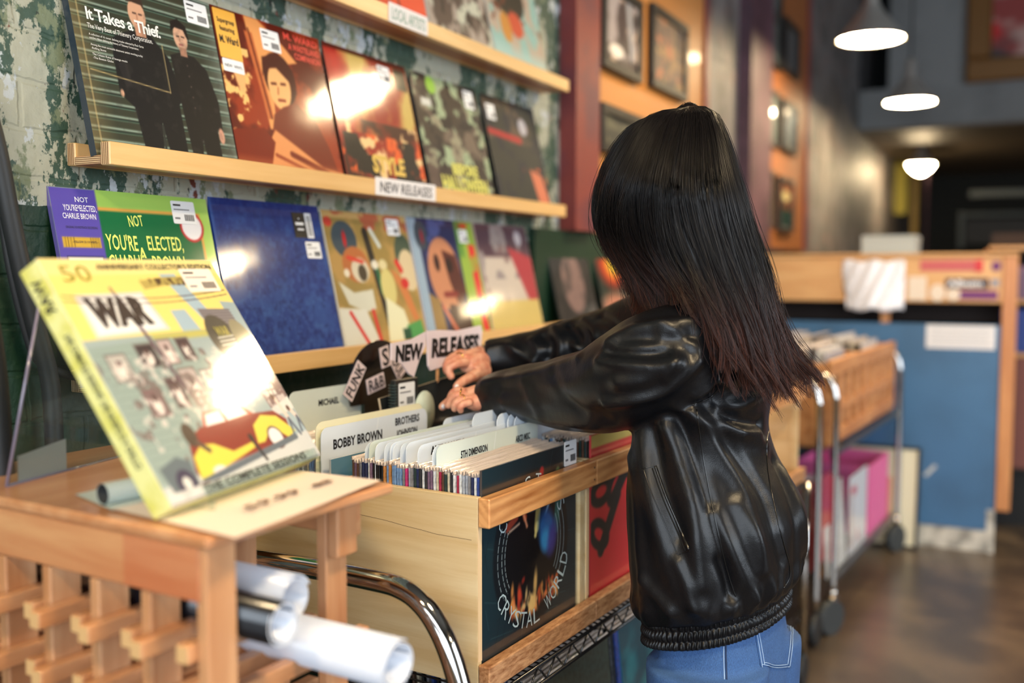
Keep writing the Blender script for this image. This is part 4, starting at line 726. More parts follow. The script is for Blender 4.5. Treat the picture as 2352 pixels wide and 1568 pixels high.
    for x in (0.90, 0.965): A.line(x, 0.70+(x-0.9), x+0.02, 0.80, 0.011, (220, 196, 180)); A.ell(x-0.01, 0.69+(x-0.9), 0.012, 0.014, (90, 56, 46)); A.line(x+0.02, 0.80, x+0.045, 0.88, 0.007, (84, 90, 104)); A.line(x+0.02, 0.80, x+0.0, 0.87, 0.006, (84, 90, 104))
    A.pl([(0.19, 0.95), (0.25, 0.95), (0.22, 1.0), (0.17, 1.0)], (120, 96, 86)); A.rect(0, 0.955, 1, 1, (206, 204, 200)); A.rect(0, 0.99, 1, 1, (150, 146, 146)); A.noise(20, (170, 168, 166), 0.55, 0.6, 12, 0.4, (0, 0.955, 1, 1))
    return A
A = street(); bs = slab('cover', A, 0.315, 0.315, 0.001, [P_GLOSS, M_CARD], box)
m_yel = mat('yellow_box_board', (222, 220, 148), 0.4, coat=0.8, var=0.25, vscale=30, vcol=(206, 202, 104)); 
b = MB(); b.cbox(0.0, 0.315, 0.0014, 0.030, 0, 0.315, 0.0015, 0); b.build('case', [m_yel], box)
def sptext(t, z, h, wd):   # lettering that runs down the spine face (x=0)
    q = MB(); q.text(t, 0, 0, h, 0, 0, 'LEFT', bold=0.02, width=wd); V = np.concatenate(q.v); W = np.stack([np.full(len(V), -0.0006), 0.009+V[:, 2], z-V[:, 0]], 1); b = MB(); b.add(W, q.f, 0); b.build('spine_lettering', mat('dark_print', (44, 40, 40), 0.5), box)
sptext('WAR', 0.296, 0.014, 0.045); sptext('THE COMPLETE SESSIONS: THE WORLD IS A GHETTO', 0.225, 0.008, 0.17)
def lt(par, name, col, items):
    for it in items:
        b = MB(); b.text(it[0], it[1], it[2], it[3], -0.0008, 0, **(it[4] if len(it) > 4 else {}))
        b.build(name, mat('print_%d_%d_%d' % col, col, 0.45, coat=1.0, coatr=0.1), par)
lt(box, 'cover_lettering', (52, 40, 38), [('ANNIVERSARY COLLECTOR\'S EDITION', 0.084, 0.300, 0.0075, dict(bold=0.02, width=0.222)), ('THE COMPLETE SESSIONS', 0.060, 0.0035, 0.0095, dict(bold=0.02, width=0.22)), ('WAR', 0.038, 0.225, 0.034, dict(bold=0.07, width=0.098))])
lt(box, 'cover_lettering', (150, 140, 50), [('50', 0.020, 0.284, 0.022, dict(bold=0.0, width=0.046)), ('WAR', 0.238, 0.196, 0.014, dict(bold=0.04, width=0.03))])
sticker(box, 0.232, 0.264, 0.068, 0.036, y=-0.0012, m=mat('cream_sticker', (240, 222, 206), 0.5))
# clear front lip of the easel with its two feet on the rack
b = MB(); v = []
for s in (0.055, 0.300):
    for e, g_ in ((-0.0055, 0.012), (-0.0035, 0.012), (-0.0035, -0.004), (-0.0055, -0.004)): v.append(un(BO+E1*s+E3*e+E2*g_))
b.add(v, [(0, 1, 5, 4), (1, 2, 6, 5), (2, 3, 7, 6), (3, 0, 4, 7), (3, 2, 1, 0), (4, 5, 6, 7)]); b.build('front_lip', m_acr, easel)
for s in (0.06, 0.295):
    b = MB(); k = un(BO+E1*s+E3*0.002-E2*0.004); b.cbox(k[0]-0.003, k[0]+0.003, k[1]-0.010, k[1]+0.05, RZ+0.0005, RZ+0.0035, 0.0008); b.cbox(k[0]-0.003, k[0]+0.003, k[1]-0.010, k[1]-0.004, RZ+0.0036, k[2], 0.0008); b.build('foot', m_acr, easel)
k0 = un(BO+E3*0.034); b = MB(); a = [un(BO+E1*0.02+E3*0.036), un(BO+E1*0.295+E3*0.036), un(BO+E1*0.295+E3*0.036+E2*0.22), un(BO+E1*0.02+E3*0.036+E2*0.22)]; a2 = [k+np.array([0, 0.003, -0.002]) for k in a]
b.add(a+a2, [(0, 1, 2, 3), (7, 6, 5, 4), (0, 4, 5, 1), (2, 6, 7, 3), (1, 5, 6, 2), (0, 3, 7, 4)]); b.build('back_sheet', m_acr, easel)

# ================================================================== RECORD BINS
W_BINY = wood('pale_plywood_bin_side', (226, 206, 164), (206, 176, 126), 'y', 0.5, 5, 16, 0.15)
W_RAIL = wood('orange_pine_rail', (216, 158, 100), (160, 96, 46), 'x', 0.42, 5, 9, 0.3, rings=26.0)
W_RAIL2 = wood('rough_brown_pine_rail', (196, 148, 104), (140, 90, 52), 'x', 0.6, 30, 4, 0.1)
W_RIM = wood('pine_bin_rim', (224, 168, 108), (200, 140, 82), 'y', 0.45, 6, 12, 0.3)
M_NAIL = mat('dark_nail_head', (60, 62, 60), 0.4, 1)
BZ0, BZ1, BN0, BN1 = 0.655, 0.953, 0.822, 1.345
def bin_(u0, u1, label, near=False):
    t = thing('record_bin', label, 'bin', ((u0+u1)/2, (BN0+BN1)/2, BZ0), GA, 'pine record bins in the front row')
    b = MB(); b.cbox(u0, u0+0.011, BN0, BN1, BZ0, BZ1, 0.001); b.box(u0+0.0002, u0+0.0108, BN0-0.0006, BN0, BZ0+0.04, BZ1-0.045, 1)
    if near:
        # weathering crack in the plywood
        pts = [(-0.0003, 0.833), (0, 0.90), (0.003, 0.93), (0.005, 0.96), (0.009, 1.0), (0.012, 1.06), (0.016, 1.12)]
        for (z0_, n0_), (z1_, n1_) in zip(pts[:-1], pts[1:]):
            b.add([(u0-0.0003, n0_, 0.886+z0_), (u0-0.0003, n1_, 0.886+z1_), (u0-0.0003, n1_, 0.8866+z1_), (u0-0.0003, n0_, 0.8866+z0_)], [(0, 3, 2, 1)], 2)
    b.build('side_panel', [W_BINY, mat('ply_end_light', (222, 190, 146), 0.6), mat('dark_crack', (96, 64, 40), 0.8)], t)
    b = MB(); b.cbox(u1-0.011, u1, BN0, BN1, BZ0, BZ1, 0.001); b.box(u1-0.020, u1-0.011, BN0-0.001, BN0+0.02, BZ0, BZ1-0.002, 0); b.build('side_panel', [W_BINY], t)
    b = MB(); b.cbox(u0-0.001, u1+0.006, BN0-0.022, BN0-0.001, BZ1-0.046, BZ1, 0.002)
    b.build('top_rail', W_RAIL, t)
    b = MB(); b.cbox(u0-0.001, u1+0.006, BN0-0.022, BN0-0.001, BZ0-0.003, BZ0+0.036, 0.002); b.build('bottom_rail', W_RAIL2, t)
    for n0, n1 in ((1.098, 1.110),): b = MB(); b.cbox(u0+0.012, u1-0.021, n0, n1, BZ0, BZ1-0.004, 0.001); b.build('divider_board', W_RIM, t)
    b = MB(); b.cbox(u0+0.012, u1-0.012, BN1-0.012, BN1, BZ0, BZ1, 0.001); b.build('back_panel', W_BINY, t)
    b = MB(); b.cbox(u0+0.012, u1-0.021, BN0, BN1-0.013, BZ0, BZ0+0.009, 0.001); b.build('floor_board', W_BINY, t)
    for zz in (BZ1-0.012, BZ1-0.034): b = MB(); b.ball((u1-0.004, BN0-0.022, zz), 0.002, (1, 0.5, 1), 0, 8); b.build('nail', M_NAIL, t)
    return t
BU = [(1.266, 1.628), (1.634, 1.994), (2.000, 2.360), (2.366, 2.726), (2.732, 3.092)]
lab = ['nearest pine record bin, pale plywood side with a crack', 'second pine record bin, a red sleeve with dark chain links in its front', 'third pine record bin, hidden behind the person in black', 'fourth pine record bin from the front, beyond the person', 'fifth pine record bin, furthest of the front row']
for i, (a, c) in enumerate(BU): bin_(a, c, lab[i], i == 0)
# ------------------------------------------------------------------ the sleeves that show through the bin fronts
def bsleeve(u0, n0, z0, label, art, th=0.004, w_=0.315, spine=(60, 70, 80), lean=0.0, m=None, name='record_sleeve'):
    p_ = nu(u0, n0, z0); t = lthing(name, label, 'record', p_, lean, GA); slab('cover', art, w_, 0.315, th, [m or P_GLOSS, mat('sleeve_edge_%d_%d_%d' % tuple(spine), spine, 0.4, coat=0.8)], t); return t
def crystal():
    A = Art(260, (22, 36, 44)); A.mix(np.clip(0.35-A.U, 0, 1)*0.9, (26, 62, 70)); A.mix(np.clip(A.U-0.72, 0, 1)*1.2, (30, 60, 70))
    r = np.random.default_rng(3)
    for k in range(90):
        x, y = r.random(2); a = r.choice([0.3, -0.4, 1.3, 1.9, 0.1]); l = 0.1+0.12*r.random(); A.line(x, y, x+l*math.cos(a), y+l*math.sin(a), 0.0012, (12, 20, 26) if k % 2 else (48, 82, 88), 0.7)
    A.ell(0.5, 0.5, 0.40, 0.42, (16, 20, 26), 0.85, soft=4); A.rect(0, 0.09, 1, 0.15, (70, 54, 42), 0.7, 6); A.rect(0, 0.90, 1, 1.0, (70, 54, 44), 0.45, 8)
    A.ell(0.5, 0.52, 0.28, 0.36, (12, 13, 18), 0.95, soft=3)
    for (x0, y0, x1, y1, w_, c) in [(0.24, 0.34, 0.33, 0.30, 0.022, (150, 60, 44)), (0.25, 0.365, 0.36, 0.34, 0.006, (232, 190, 160)), (0.38, 0.20, 0.42, 0.32, 0.020, (176, 72, 40)), (0.375, 0.24, 0.44, 0.37, 0.010, (226, 150, 110)), (0.35, 0.14, 0.38, 0.22, 0.012, (170, 60, 40)),
                                    (0.60, 0.10, 0.56, 0.25, 0.022, (160, 44, 48)), (0.57, 0.24, 0.545, 0.40, 0.028, (176, 160, 96)), (0.55, 0.38, 0.53, 0.44, 0.014, (206, 196, 130)), (0.64, 0.35, 0.74, 0.20, 0.009, (226, 236, 244)), (0.78, 0.13, 0.80, 0.28, 0.022, (110, 130, 80)), (0.80, 0.2, 0.76, 0.45, 0.03, (40, 96, 90))]:
        A.line(x0, y0, x1, y1, w_, c, 0.9, 3)
    A.ell(0.66, 0.44, 0.09, 0.13, (28, 84, 150), 0.95, -0.3, 10); A.ell(0.64, 0.49, 0.05, 0.06, (40, 130, 190), 0.9, 0, 8); A.ell(0.72, 0.50, 0.05, 0.09, (60, 40, 120), 0.7, 0.3, 8)
    for k in range(70):
        x = 0.28+0.5*r.random(); y = 0.845-abs(r.normal())*0.06-0.10*abs(x-0.5); cl_ = [(196, 84, 40), (226, 150, 80), (150, 44, 34), (240, 206, 140)][k % 4]; A.ell(x, y, 0.006+0.012*r.random(), 0.012+0.03*r.random(), cl_, 0.75, r.normal()*0.5, 3)
    A.ell(0.50, 0.80, 0.04, 0.05, (226, 190, 120), 0.95, 0, 5); A.ell(0.53, 0.70, 0.02, 0.07, (220, 180, 110), 0.9, 0.1, 4); A.ell(0.36, 0.72, 0.02, 0.05, (196, 70, 44), 0.9, 0, 4)
    c = (170, 190, 196)
    for rr in (0.355, 0.315, 0.285):
        A.arc(0.5, 0.5, rr, 0.0028, 150, 215, c, 0.8); A.arc(0.5, 0.5, rr, 0.0028, -35, 28, c, 0.8)
        for q in range(150, 215, 7): A.arc(0.5, 0.5, rr, 0.0042, q, q+1.6, (14, 20, 26))
    A.arc(0.5, 0.06, 0.24, 0.008, 250, 292, (150, 176, 172), 0.35)
    return A
A = crystal(); cs = bsleeve(1.2815, 0.824, 0.6765, 'dark shrink-wrapped sleeve with a ring of glowing lettering, foremost in the nearest bin', A, spine=(70, 66, 66), w_=0.3145)
b = MB()
def ringtext(word, r, a0, a1, h, inward=False, bold=-0.006):
    n = len(word)
    for i, ch in enumerate(word):
        if ch == ' ': continue
        a = math.radians(a0+(a1-a0)*i/(n-1)); x = 0.1575+r*math.cos(a); z = 0.1575+r*math.sin(a); rt = a+math.pi/2 if not inward else a-math.pi/2
        q = MB(); q.text(ch, 0, 0, h, 0, 0, 'CENTER', bold=bold, width=h*(0.72 if ch not in 'I ' else 0.15)); V = np.concatenate(q.v)
        # hollow neon stroke: outer letter and a darker inner one
        c_, s_ = math.cos(rt), math.sin(rt); b.add(np.stack([x+V[:, 0]*c_-V[:, 2]*s_, np.full(len(V), -0.0008), z+V[:, 0]*s_+V[:, 2]*c_], 1), q.f, 0)
ringtext('CRYSTAL WORLD', 0.133, 212, 338, 0.028); ringtext('CRYSTALS', 0.100, 150, 30, 0.026, True)
b.build('ring_lettering', mat('pale_neon_print', (176, 196, 202), 0.4, coat=1), cs)
sticker(cs, 0.268, 0.276, 0.046, 0.044, y=-0.0012)
A = Art(110, (206, 52, 58)); A.rect(0, 0, 1, 0.16, (186, 170, 96)); A.rect(0, 0.08, 1, 0.2, (190, 60, 62)); dk = (34, 40, 44)
for x, y, ro in ((0.14, 0.36, 0.1), (0.34, 0.36, 0.8), (0.56, 0.25, 0.0), (0.12, 0.62, -0.5)):
    A.ell(x, y, 0.15, 0.095, dk, 1, -ro); A.ell(x, y, 0.075, 0.035, (206, 52, 58), 1, -ro)
A.line(0.30, 0.45, 0.62, 0.18, 0.05, dk); A.line(0.38, 0.42, 0.14, 0.72, 0.045, dk)
bsleeve(1.657, 0.824, 0.678, 'bright red sleeve with dark chain links, in the front of the second bin', A, spine=(190, 60, 60))
# ------------------------------------------------------------------ filed records: one of each colour, then copies
M_TOP = mat('plastic_sleeve_mouth', (214, 200, 190), 0.22, coat=1.0, coatr=0.05, bump=0.8, bscale=60)  # pinkish-white tint puts the glints of clear plastic into the colour
M_FILM = clear('thin_plastic_sleeve', (238, 234, 232), 0.10, 0.1)
def rec_mesh(c, th=0.0042, key=None):
    b = MB(); b.cbox(0.003, 0.314, 0, th, 0, 0.314, 0.0006, 0); e = random.uniform
    # mouth of the plastic outer sleeve standing up above the card, slightly wavy
    n = 16; v = []
    for i in range(n+1):
        x = 0.0005+0.318*i/n; wv = 0.0011*math.sin(i*1.3+len(key)*1.7)
        for y, z in ((0.0004, 0.3145), (th*0.35+wv, 0.3212+0.0008*math.sin(i*0.9+len(key))), (th*0.6+wv, 0.3212+0.0008*math.sin(i*0.9+len(key))), (th-0.0004, 0.3145)): v.append((x, y, z))
    b.add(v, [(i*4+j, (i+1)*4+j, (i+1)*4+j+1, i*4+j+1) for i in range(n) for j in range(3)], 1, True)
    o = b.build('filed_record', [mat('spine_'+key, c, 0.45, coat=0.7, var=0.25, vscale=90), M_TOP], None, (0, 0, 0)); return o
PAL = {'charcoal': (46, 46, 50), 'black': (16, 18, 20), 'pink': (206, 54, 120), 'light blue': (120, 156, 200), 'blue': (40, 66, 140), 'dark blue': (34, 44, 84), 'white': (222, 224, 224), 'grey': (132, 132, 136), 'dark green': (40, 60, 56), 'crimson': (170, 40, 70), 'orange': (196, 132, 66), 'mauve': (122, 96, 120), 'brown': (96, 66, 50), 'cream': (206, 196, 170), 'silver': (170, 176, 186)}
REC = {}
def rec(color, u, n, z, label, group, lean=0.0, dn=0.0):
    if color not in REC: o = REC[color] = rec_mesh(PAL[color], key=color)
    else: o = REC[color].copy(); COL.objects.link(o)
    p_ = nu(u+dn, n, z); o.location = p_; o.rotation_euler = (lean, 0, GA+random.uniform(-0.006, 0.006)); return tag(o, label, 'record', group)
# near bin, front half: the spines read from front to back as in the photo
seq = ['blue', 'white', 'dark blue', 'grey', 'silver', 'silver', 'white', 'crimson', 'white', 'charcoal', 'cream', 'dark green', 'brown', 'crimson', 'cream', 'white', 'mauve', 'mauve', 'charcoal', 'white', 'charcoal', 'dark blue', 'dark green', 'grey', 'silver', 'pink', 'grey', 'light blue', 'light blue', 'light blue', 'light blue', 'orange', 'light blue', 'orange', 'black', 'black', 'black', 'black', 'mauve', 'white', 'dark blue', 'dark blue', 'grey', 'brown', 'mauve', 'brown']
BZF = BZ0+0.0095
n = 0.8305; NR = []
for i, c in enumerate(seq):
    rec(c, 1.2805, n, BZF+random.uniform(0, 0.005), c+' spined record filed in the front half of the nearest pine bin', c+' spined records, nearest bin, front half', 0, random.uniform(-0.001, 0.002)); NR.append(n); n += 0.00555
    if n > 1.092: break
def fill(u0, n0, n1, where, cols, step=0.0056, z=BZF):
    n = n0
    while n < n1:
        c = random.choice(cols); rec(c, u0, n, z+random.uniform(0, 0.006), '%s spined record filed %s' % (c, where), '%s records %s' % (c, where)); n += step
fill(1.2815, 1.165, 1.328, 'in the back half of the nearest pine bin', ['white', 'cream', 'grey', 'light blue'])
fill(1.6465, 0.8305, 1.088, 'in the front half of the second pine bin', ['white', 'light blue', 'charcoal', 'crimson', 'dark green', 'silver', 'brown'])
fill(1.6465, 1.215, 1.328, 'in the back half of the second pine bin', ['cream', 'white', 'brown', 'charcoal'])
fill(2.012, 0.8305, 1.088, 'in the front half of the third pine bin', ['white', 'charcoal', 'crimson', 'cream'], 0.012)
fill(2.012, 1.12, 1.328, 'in the back half of the third pine bin', ['white', 'charcoal', 'cream'], 0.012)
# blue sleeve standing before BOBBY BROWN
A = Art(60, (62, 116, 150)); A.noise(3, (110, 150, 170), 0.45, 0.65, 5, 0.7); A.mix(np.clip(A.V-0.12, 0, 1)*3, (128, 136, 140)); 
bsleeve(1.2815, 1.128, BZF, 'sky blue sleeve with a cloudy picture, behind the plywood divider of the nearest bin', A, spine=(190, 196, 200))
# ------------------------------------------------------------------ white plastic index cards
M_IDX = mat('white_index_card', (224, 233, 243), 0.32, coat=0.35, coatr=0.15); M_IDX2 = mat('greenish_index_card', (218, 228, 220), 0.32, coat=0.35, coatr=0.15)
M_EDGE = mat('cream_card_edge', (236, 230, 196), 0.5)
def card(px, u0, u1, ztop, label, txt=(), m=M_IDX, n=None, h=0.30, seam=None, tape=None):
    if px: ztop += 0.013
    n = n if n is not None else n_at_u(px, u0+0.008); t = lthing('index_card', label, 'card', nu(u0, n, ztop-h), 0, GA, 'plastic index cards between the records'); w_ = u1-u0
    ztop += 0.0
    b = MB(); b.rrect(0, w_, 0, h, 0, 0.016, 0, 0.0012, 7, (0, 0, 1, 1)); b.build('sheet', [m], t)
    if seam is not None:
        b = MB(); b.add([(seam, -0.0003, h-0.001), (seam+0.0012, -0.0003, h-0.001), (seam-0.010, -0.0003, h-0.05), (seam-0.0112, -0.0003, h-0.05)], [(0, 3, 2, 1)]); b.build('tape_edge', mat('clear_tape_edge', (244, 248, 252), 0.3), t)
    if txt:
        for s, x, zz, hh, wd in txt: b = MB(); b.text(s, x, h-zz, hh, -0.0006, 0, 'LEFT', bold=0.03, width=wd); b.build('lettering', M_INK, t)
    return t
# rear-most first
card(868, 1.284, 1.612, 1.002, 'index card lettered E, second of the tall pale cards in the near bin', n=n_at_u(868, 1.292), txt=[('E', 0.05, 0.055, 0.020, 0.012)], m=M_IDX)
for k, (px, z, m, lb) in enumerate([(845, 1.000, M_IDX, 'hindmost pale blue index card in the front half of the near bin'), (854, 1.003, M_IDX2, 'greenish index card just before the hindmost one in the near bin'), (889, 1.003, M_IDX, 'blank index card right of the one lettered E'), (902, 1.004, M_IDX, 'bright blue-white index card, left one of a close pair'), (908, 1.002, M_IDX, 'bright blue-white index card, right one of a close pair'), (926, 1.004, M_IDX, 'blank index card midway along the near bin'), (939, 1.006, M_IDX, 'blank index card behind the one lettered AUTOMATIC')]):
    card(px, 1.284+0.002*k, 1.606+0.004*k, z, lb, m=m)
card(966, 1.286, 1.622, 1.006, 'index card lettered AUTOMATIC, half hidden by the cards in front', [('AUTOMATIC', 0.035, 0.020, 0.013, 0.10)], seam=0.17)
card(1000, 1.290, 1.626, 1.006, 'index card lettered ASHFORD & SIMPSON just behind the foremost card', [('ASHFORD & SIMPSON', 0.185, 0.014, 0.010, 0.12)], M_IDX, seam=0.2)
card(1009, 1.292, 1.618, 1.007, 'foremost index card, lettered 5TH DIMENSION and ABCD MISC', [('5TH DIMENSION', 0.068, 0.030, 0.0115, 0.082), ('ABCD MISC', 0.245, 0.030, 0.0115, 0.052)], M_IDX2, seam=0.178)
card(0, 1.284, 1.592, 1.030, 'index card lettered BOBBY BROWN and BROTHERS JOHNSON in the back half', [('BOBBY BROWN', 0.030, 0.040, 0.0165, 0.135), ('BROTHERS', 0.205, 0.022, 0.0135, 0.076), ('JOHNSON', 0.210, 0.045, 0.0130, 0.066)], M_IDX, n=1.152, seam=0.155)
card(0, 1.280, 1.588, 1.040, 'cream edged index card standing just behind the BOBBY BROWN card', m=M_EDGE, n=1.160)
card(0, 1.390, 1.600, 1.070, 'taller card lettered with a name beginning MICHAEL, back half of the near bin', [('MICHAEL', 0.080, 0.035, 0.012, 0.06)], M_IDX2, n=1.325, h=0.33)
def cardp(px0, px1, py, n_, label, txt=(), m=M_IDX, h=0.30):
    r0 = atn(px0, py, n_); r1 = atn(px1, py, n_); a, c = un(r0), un(r1); return card(0, a[0], c[0], a[2], label, txt, m, n=n_, h=h)
cardp(1018, 1180, 962, 1.06, 'index card lettered with a blurred name under the lower hand', [('EARTH WIND', 0.10, 0.022, 0.013, 0.10)])
cardp(1086, 1245, 951, 0.985, 'index card lettered FUNK, right of the one under the hand', [('FUNK', 0.08, 0.026, 0.015, 0.05)])
for k, (px, py) in enumerate(((1142, 952), (1166, 953), (1182, 955))):
    cardp(px, px+150, py, 0.95-0.012*k, ['pale curved index card, left one of three beneath the sleeve', 'pale curved index card, middle one of three beneath the sleeve', 'pale curved index card, right one of three beneath the sleeve'][k])
# things stuck up at the back of the near bin
t = thing('spiral_notebook', 'black spiral notebook with a white sticker, back of the near bin', 'notebook', (0, 0, 0)); ORG[t.name] = np.zeros(3); p_ = atn(908, 950, 1.19); t.location = p_-np.array([0, 0, 0.02]); t.rotation_euler = (0, 0, GA)
b = MB(); b.cbox(0.0, 0.075, 0, 0.012, -0.02, 0.085, 0.001); b.build('cover', mat('black_notebook', (26, 30, 30), 0.4, coat=0.4), t)
b = MB()
for i in range(14): 
    a = np.linspace(0, 2*math.pi, 14); b.tube([(0.0+0.006*math.cos(q), 0.006+0.009*math.sin(q), 0.0+i*0.0058) for q in a], 0.0011, 6)
b.build('wire_binding', mat('dark_green_wire', (40, 62, 60), 0.35, coat=0.5), t)
sticker(t, 0.010, 0.028, 0.052, 0.050, y=-0.0012)
b = MB(); c_ = un(atn(975, 945, 1.186)); b.lathe([(0.0, -0.001), (0.034, -0.001), (0.034, 0.001), (0.0, 0.001)], (0, 0, 0), 32); V = b.v[0].copy(); b.v[0] = np.stack([c_[0]+V[:, 0], c_[1]+V[:, 2], c_[2]+V[:, 1]*1.25], 1)
b.cbox(c_[0]-0.02, c_[0]+0.02, c_[1]-0.001, c_[1]+0.001, c_[2]-0.14, c_[2], 0.0004)
tag(b.build('round_tag', mat('pale_green_card', (206, 216, 196), 0.5), None, tuple(c_-np.array([0, 0, 0.14])), GA), 'round pale green card sticking up beside the notebook', 'card')
# the record being pulled up, and one leaning forward with it
A = Art(40, (22, 24, 24)); A.noise(3, (40, 44, 44), 0.5, 0.6, 5, 0.6)
q0 = atn(872, 915, 1.22); q1 = atn(1052, 858, 1.20); dx_ = q1-q0; W_ = float(np.linalg.norm(dx_)); ex = dx_/W_
ez = np.array([0, 0.12, 1.0]); ez -= ex*(ex@ez); ez /= np.linalg.norm(ez); ey = np.cross(ez, ex)
hr = thing('record_sleeve', 'dark sleeve with a cream edge, pulled up out of the bin by the upper hand', 'record', mtx=m4(q0-ez*0.30, ex, ey, ez))
slab('cover', A, max(W_, 0.30), 0.30, 0.005, [P_GLOSS, mat('worn_cream_edge', (206, 188, 160), 0.6)], hr)
# ------------------------------------------------------------------ hand-cut signs behind the bins
def outlined(b, txt, x, z, h, wd, pad=0.006, rot=0.0, m_out=0, m_in=1, y=0.0):
    pass
m_fo = mat('pinkish_white_foam', (226, 208, 210), 0.55); m_bl = mat('black_card', (18, 18, 18), 0.45)
t = lthing('cut_out_sign', 'cut-out NEW RELEASES sign, black letters on pinkish white, above the upper hand', 'sign', nu(0, 0, 0), 0, GA)
c0 = atn(900, 838, 1.20); c1 = atn(1108, 812, 1.20); wsg = (un(c1)-un(c0))[0]; t.location = c0
b = MB()
def offs(P_, th=0.004): b.poly(P_, 0.0, 0, th)
s_ = wsg/1.0
offs([(0.0, 0.010), (0.10*s_, 0.0), (0.17*s_, -0.022), (0.22*s_, -0.030), (0.28*s_, 0.005), (0.345*s_, 0.030), (0.345*s_, 0.058), (0.20*s_, 0.046), (0.0, 0.042)])
offs([(0.36*s_, 0.060), (0.50*s_, 0.060), (0.70*s_, 0.055), (0.98*s_, 0.062), (1.0*s_, 0.050), (0.98*s_, 0.0), (0.40*s_, -0.022), (0.375*s_, -0.012)])
b.build('board', m_fo, t)
b = MB(); b.text('NEW', 0.03*s_, 0.006, 0.030, -0.001, 0, 'LEFT', bold=0.05, width=0.28*s_, shear=0.1); b.text('RELEASES', 0.40*s_, 0.006, 0.036, -0.001, 0, 'LEFT', bold=0.05, width=0.55*s_, shear=0.1); b.build('lettering', m_bl, t)
b = MB(); b.cbox(0.5*s_-0.004, 0.5*s_+0.004, 0.005, 0.009, -0.16, 0.03, 0.001); b.build('stick', W_RIM, t)
c0 = un(atn(872, 886, 1.31)); rad = 0.098
t = thing('disc_sign', 'black half-disc sign lettered FUNK R&B SOUL in outlined letters', 'sign', tuple(c0), GA)
b = MB(); a = np.linspace(-0.35, math.pi+0.35, 40); b.poly([(c0[0]+rad*math.cos(k), c0[2]+rad*0.98*math.sin(k)) for k in a], c0[1], 0, 0.003); b.box(c0[0]-0.05, c0[0]+0.05, c0[1]+0.0001, c0[1]+0.0029, c0[2]-0.15, c0[2]-0.02, 0); b.build('disc', mat('glossy_black_disc', (14, 14, 15), 0.2, coat=1), t)
def cut(word, x, z, h, wd, rot):
    b = MB(); P_ = [(-0.004, -0.004), (wd+0.004, -0.004), (wd+0.004, h+0.004), (-0.004, h+0.004)]; cc, ss = math.cos(rot), math.sin(rot)
    b.poly([(c0[0]+x+q[0]*cc-q[1]*ss, c0[2]+z+q[0]*ss+q[1]*cc) for q in P_], c0[1]-0.0015, 0, 0.0012); b.text(word, c0[0]+x, c0[2]+z, h, c0[1]-0.0019, 1, 'LEFT', bold=0.02, width=wd, rot=rot); return b.build('lettering', [m_fo, m_bl], t)
cut('FUNK', -0.092, -0.018, 0.024, 0.072, 0.95); cut('R&B', -0.036, -0.010, 0.024, 0.050, 0.2); cut('S', 0.010, 0.040, 0.036, 0.022, 0.2); cut('OUL', 0.038, 0.048, 0.024, 0.046, -0.95)

# ================================================================== CART UNDER THE BINS
m_chr = mat('chrome_tube', (200, 196, 190), 0.08, 1.0); m_wire = mat('black_coated_wire', (18, 18, 20), 0.3, coat=0.5)
cart = thing('wire_cart', 'chrome and black wire cart that carries the near record bins', 'cart', (1.9, 1.05, 0), GA)
hp = [un(atu(x, y, 1.14)) for x, y in ((530, 1285), (650, 1293), (850, 1330), (925, 1352), (975, 1392), (1012, 1450), (1040, 1520), (1062, 1600))]
hp[0][1] = 1.33; Pm = smooth(hp, 50); Pm[:, 0] = 1.14; Pm = np.vstack([Pm, [[1.14, Pm[-1][1]-0.002, 0.3], [1.14, Pm[-1][1]-0.004, 0.02]]])
b = MB(); b.tube(Pm, 0.0165, 20); b.build('handle', m_chr, cart)
b = MB(); b.tube([(1.14, 1.30, 0.61), (1.14, 0.80, 0.61)], 0.006, 10); b.build('cross_rod', m_chr, cart)
for uu, n_ in ((1.24, 0.80), (1.24, 1.33), (3.1, 0.80), (3.1, 1.33)):
    b = MB(); b.tube([(uu, n_, 0.10), (uu, n_, 0.645)], 0.0125, 16); b.build('post', m_chr, cart)
    b = MB(); b.tube([(uu, n_-0.012, 0.045), (uu, n_+0.012, 0.045)], 0.045, 24); b.tube([(uu, n_, 0.08), (uu, n_, 0.10)], 0.014, 12); b.build('castor', mat('rubber_castor', (40, 42, 44), 0.5), cart)
for z, rec_ in ((0.62, 1), (0.22, 0)):
    b = MB()
    for n_ in (0.803, 1.335):
        b.tube([(1.20, n_, z+0.020), (3.12, n_, z+0.020)], 0.0032, 8); b.tube([(1.20, n_, z-0.014), (3.12, n_, z-0.014)], 0.0032, 8)
        k = 62; zz = [(1.205+i*1.91/k, n_, z+0.018 if i % 2 else z-0.012) for i in range(k+1)]
        for i in range(k): b.tube([zz[i], zz[i+1]], 0.0019, 6)
    b.build('truss_edge', m_wire, cart)
    b = MB()
    for i in range(95): uu = 1.205+i*0.0202; b.tube([(uu, 0.805, z+0.022), (uu, 1.333, z+0.022)], 0.0016, 6, caps=False)
    b.build('wire_deck', m_wire, cart)
b = MB(); b.cbox(1.30, 3.0, 0.86, 0.90, 0.6455, 0.6515, 0.001); tag(b.build('batten', W_RAIL2, None, (2.1, 0.88, 0.6455), GA), 'rough pine batten between the bins and the wire deck', 'batten')
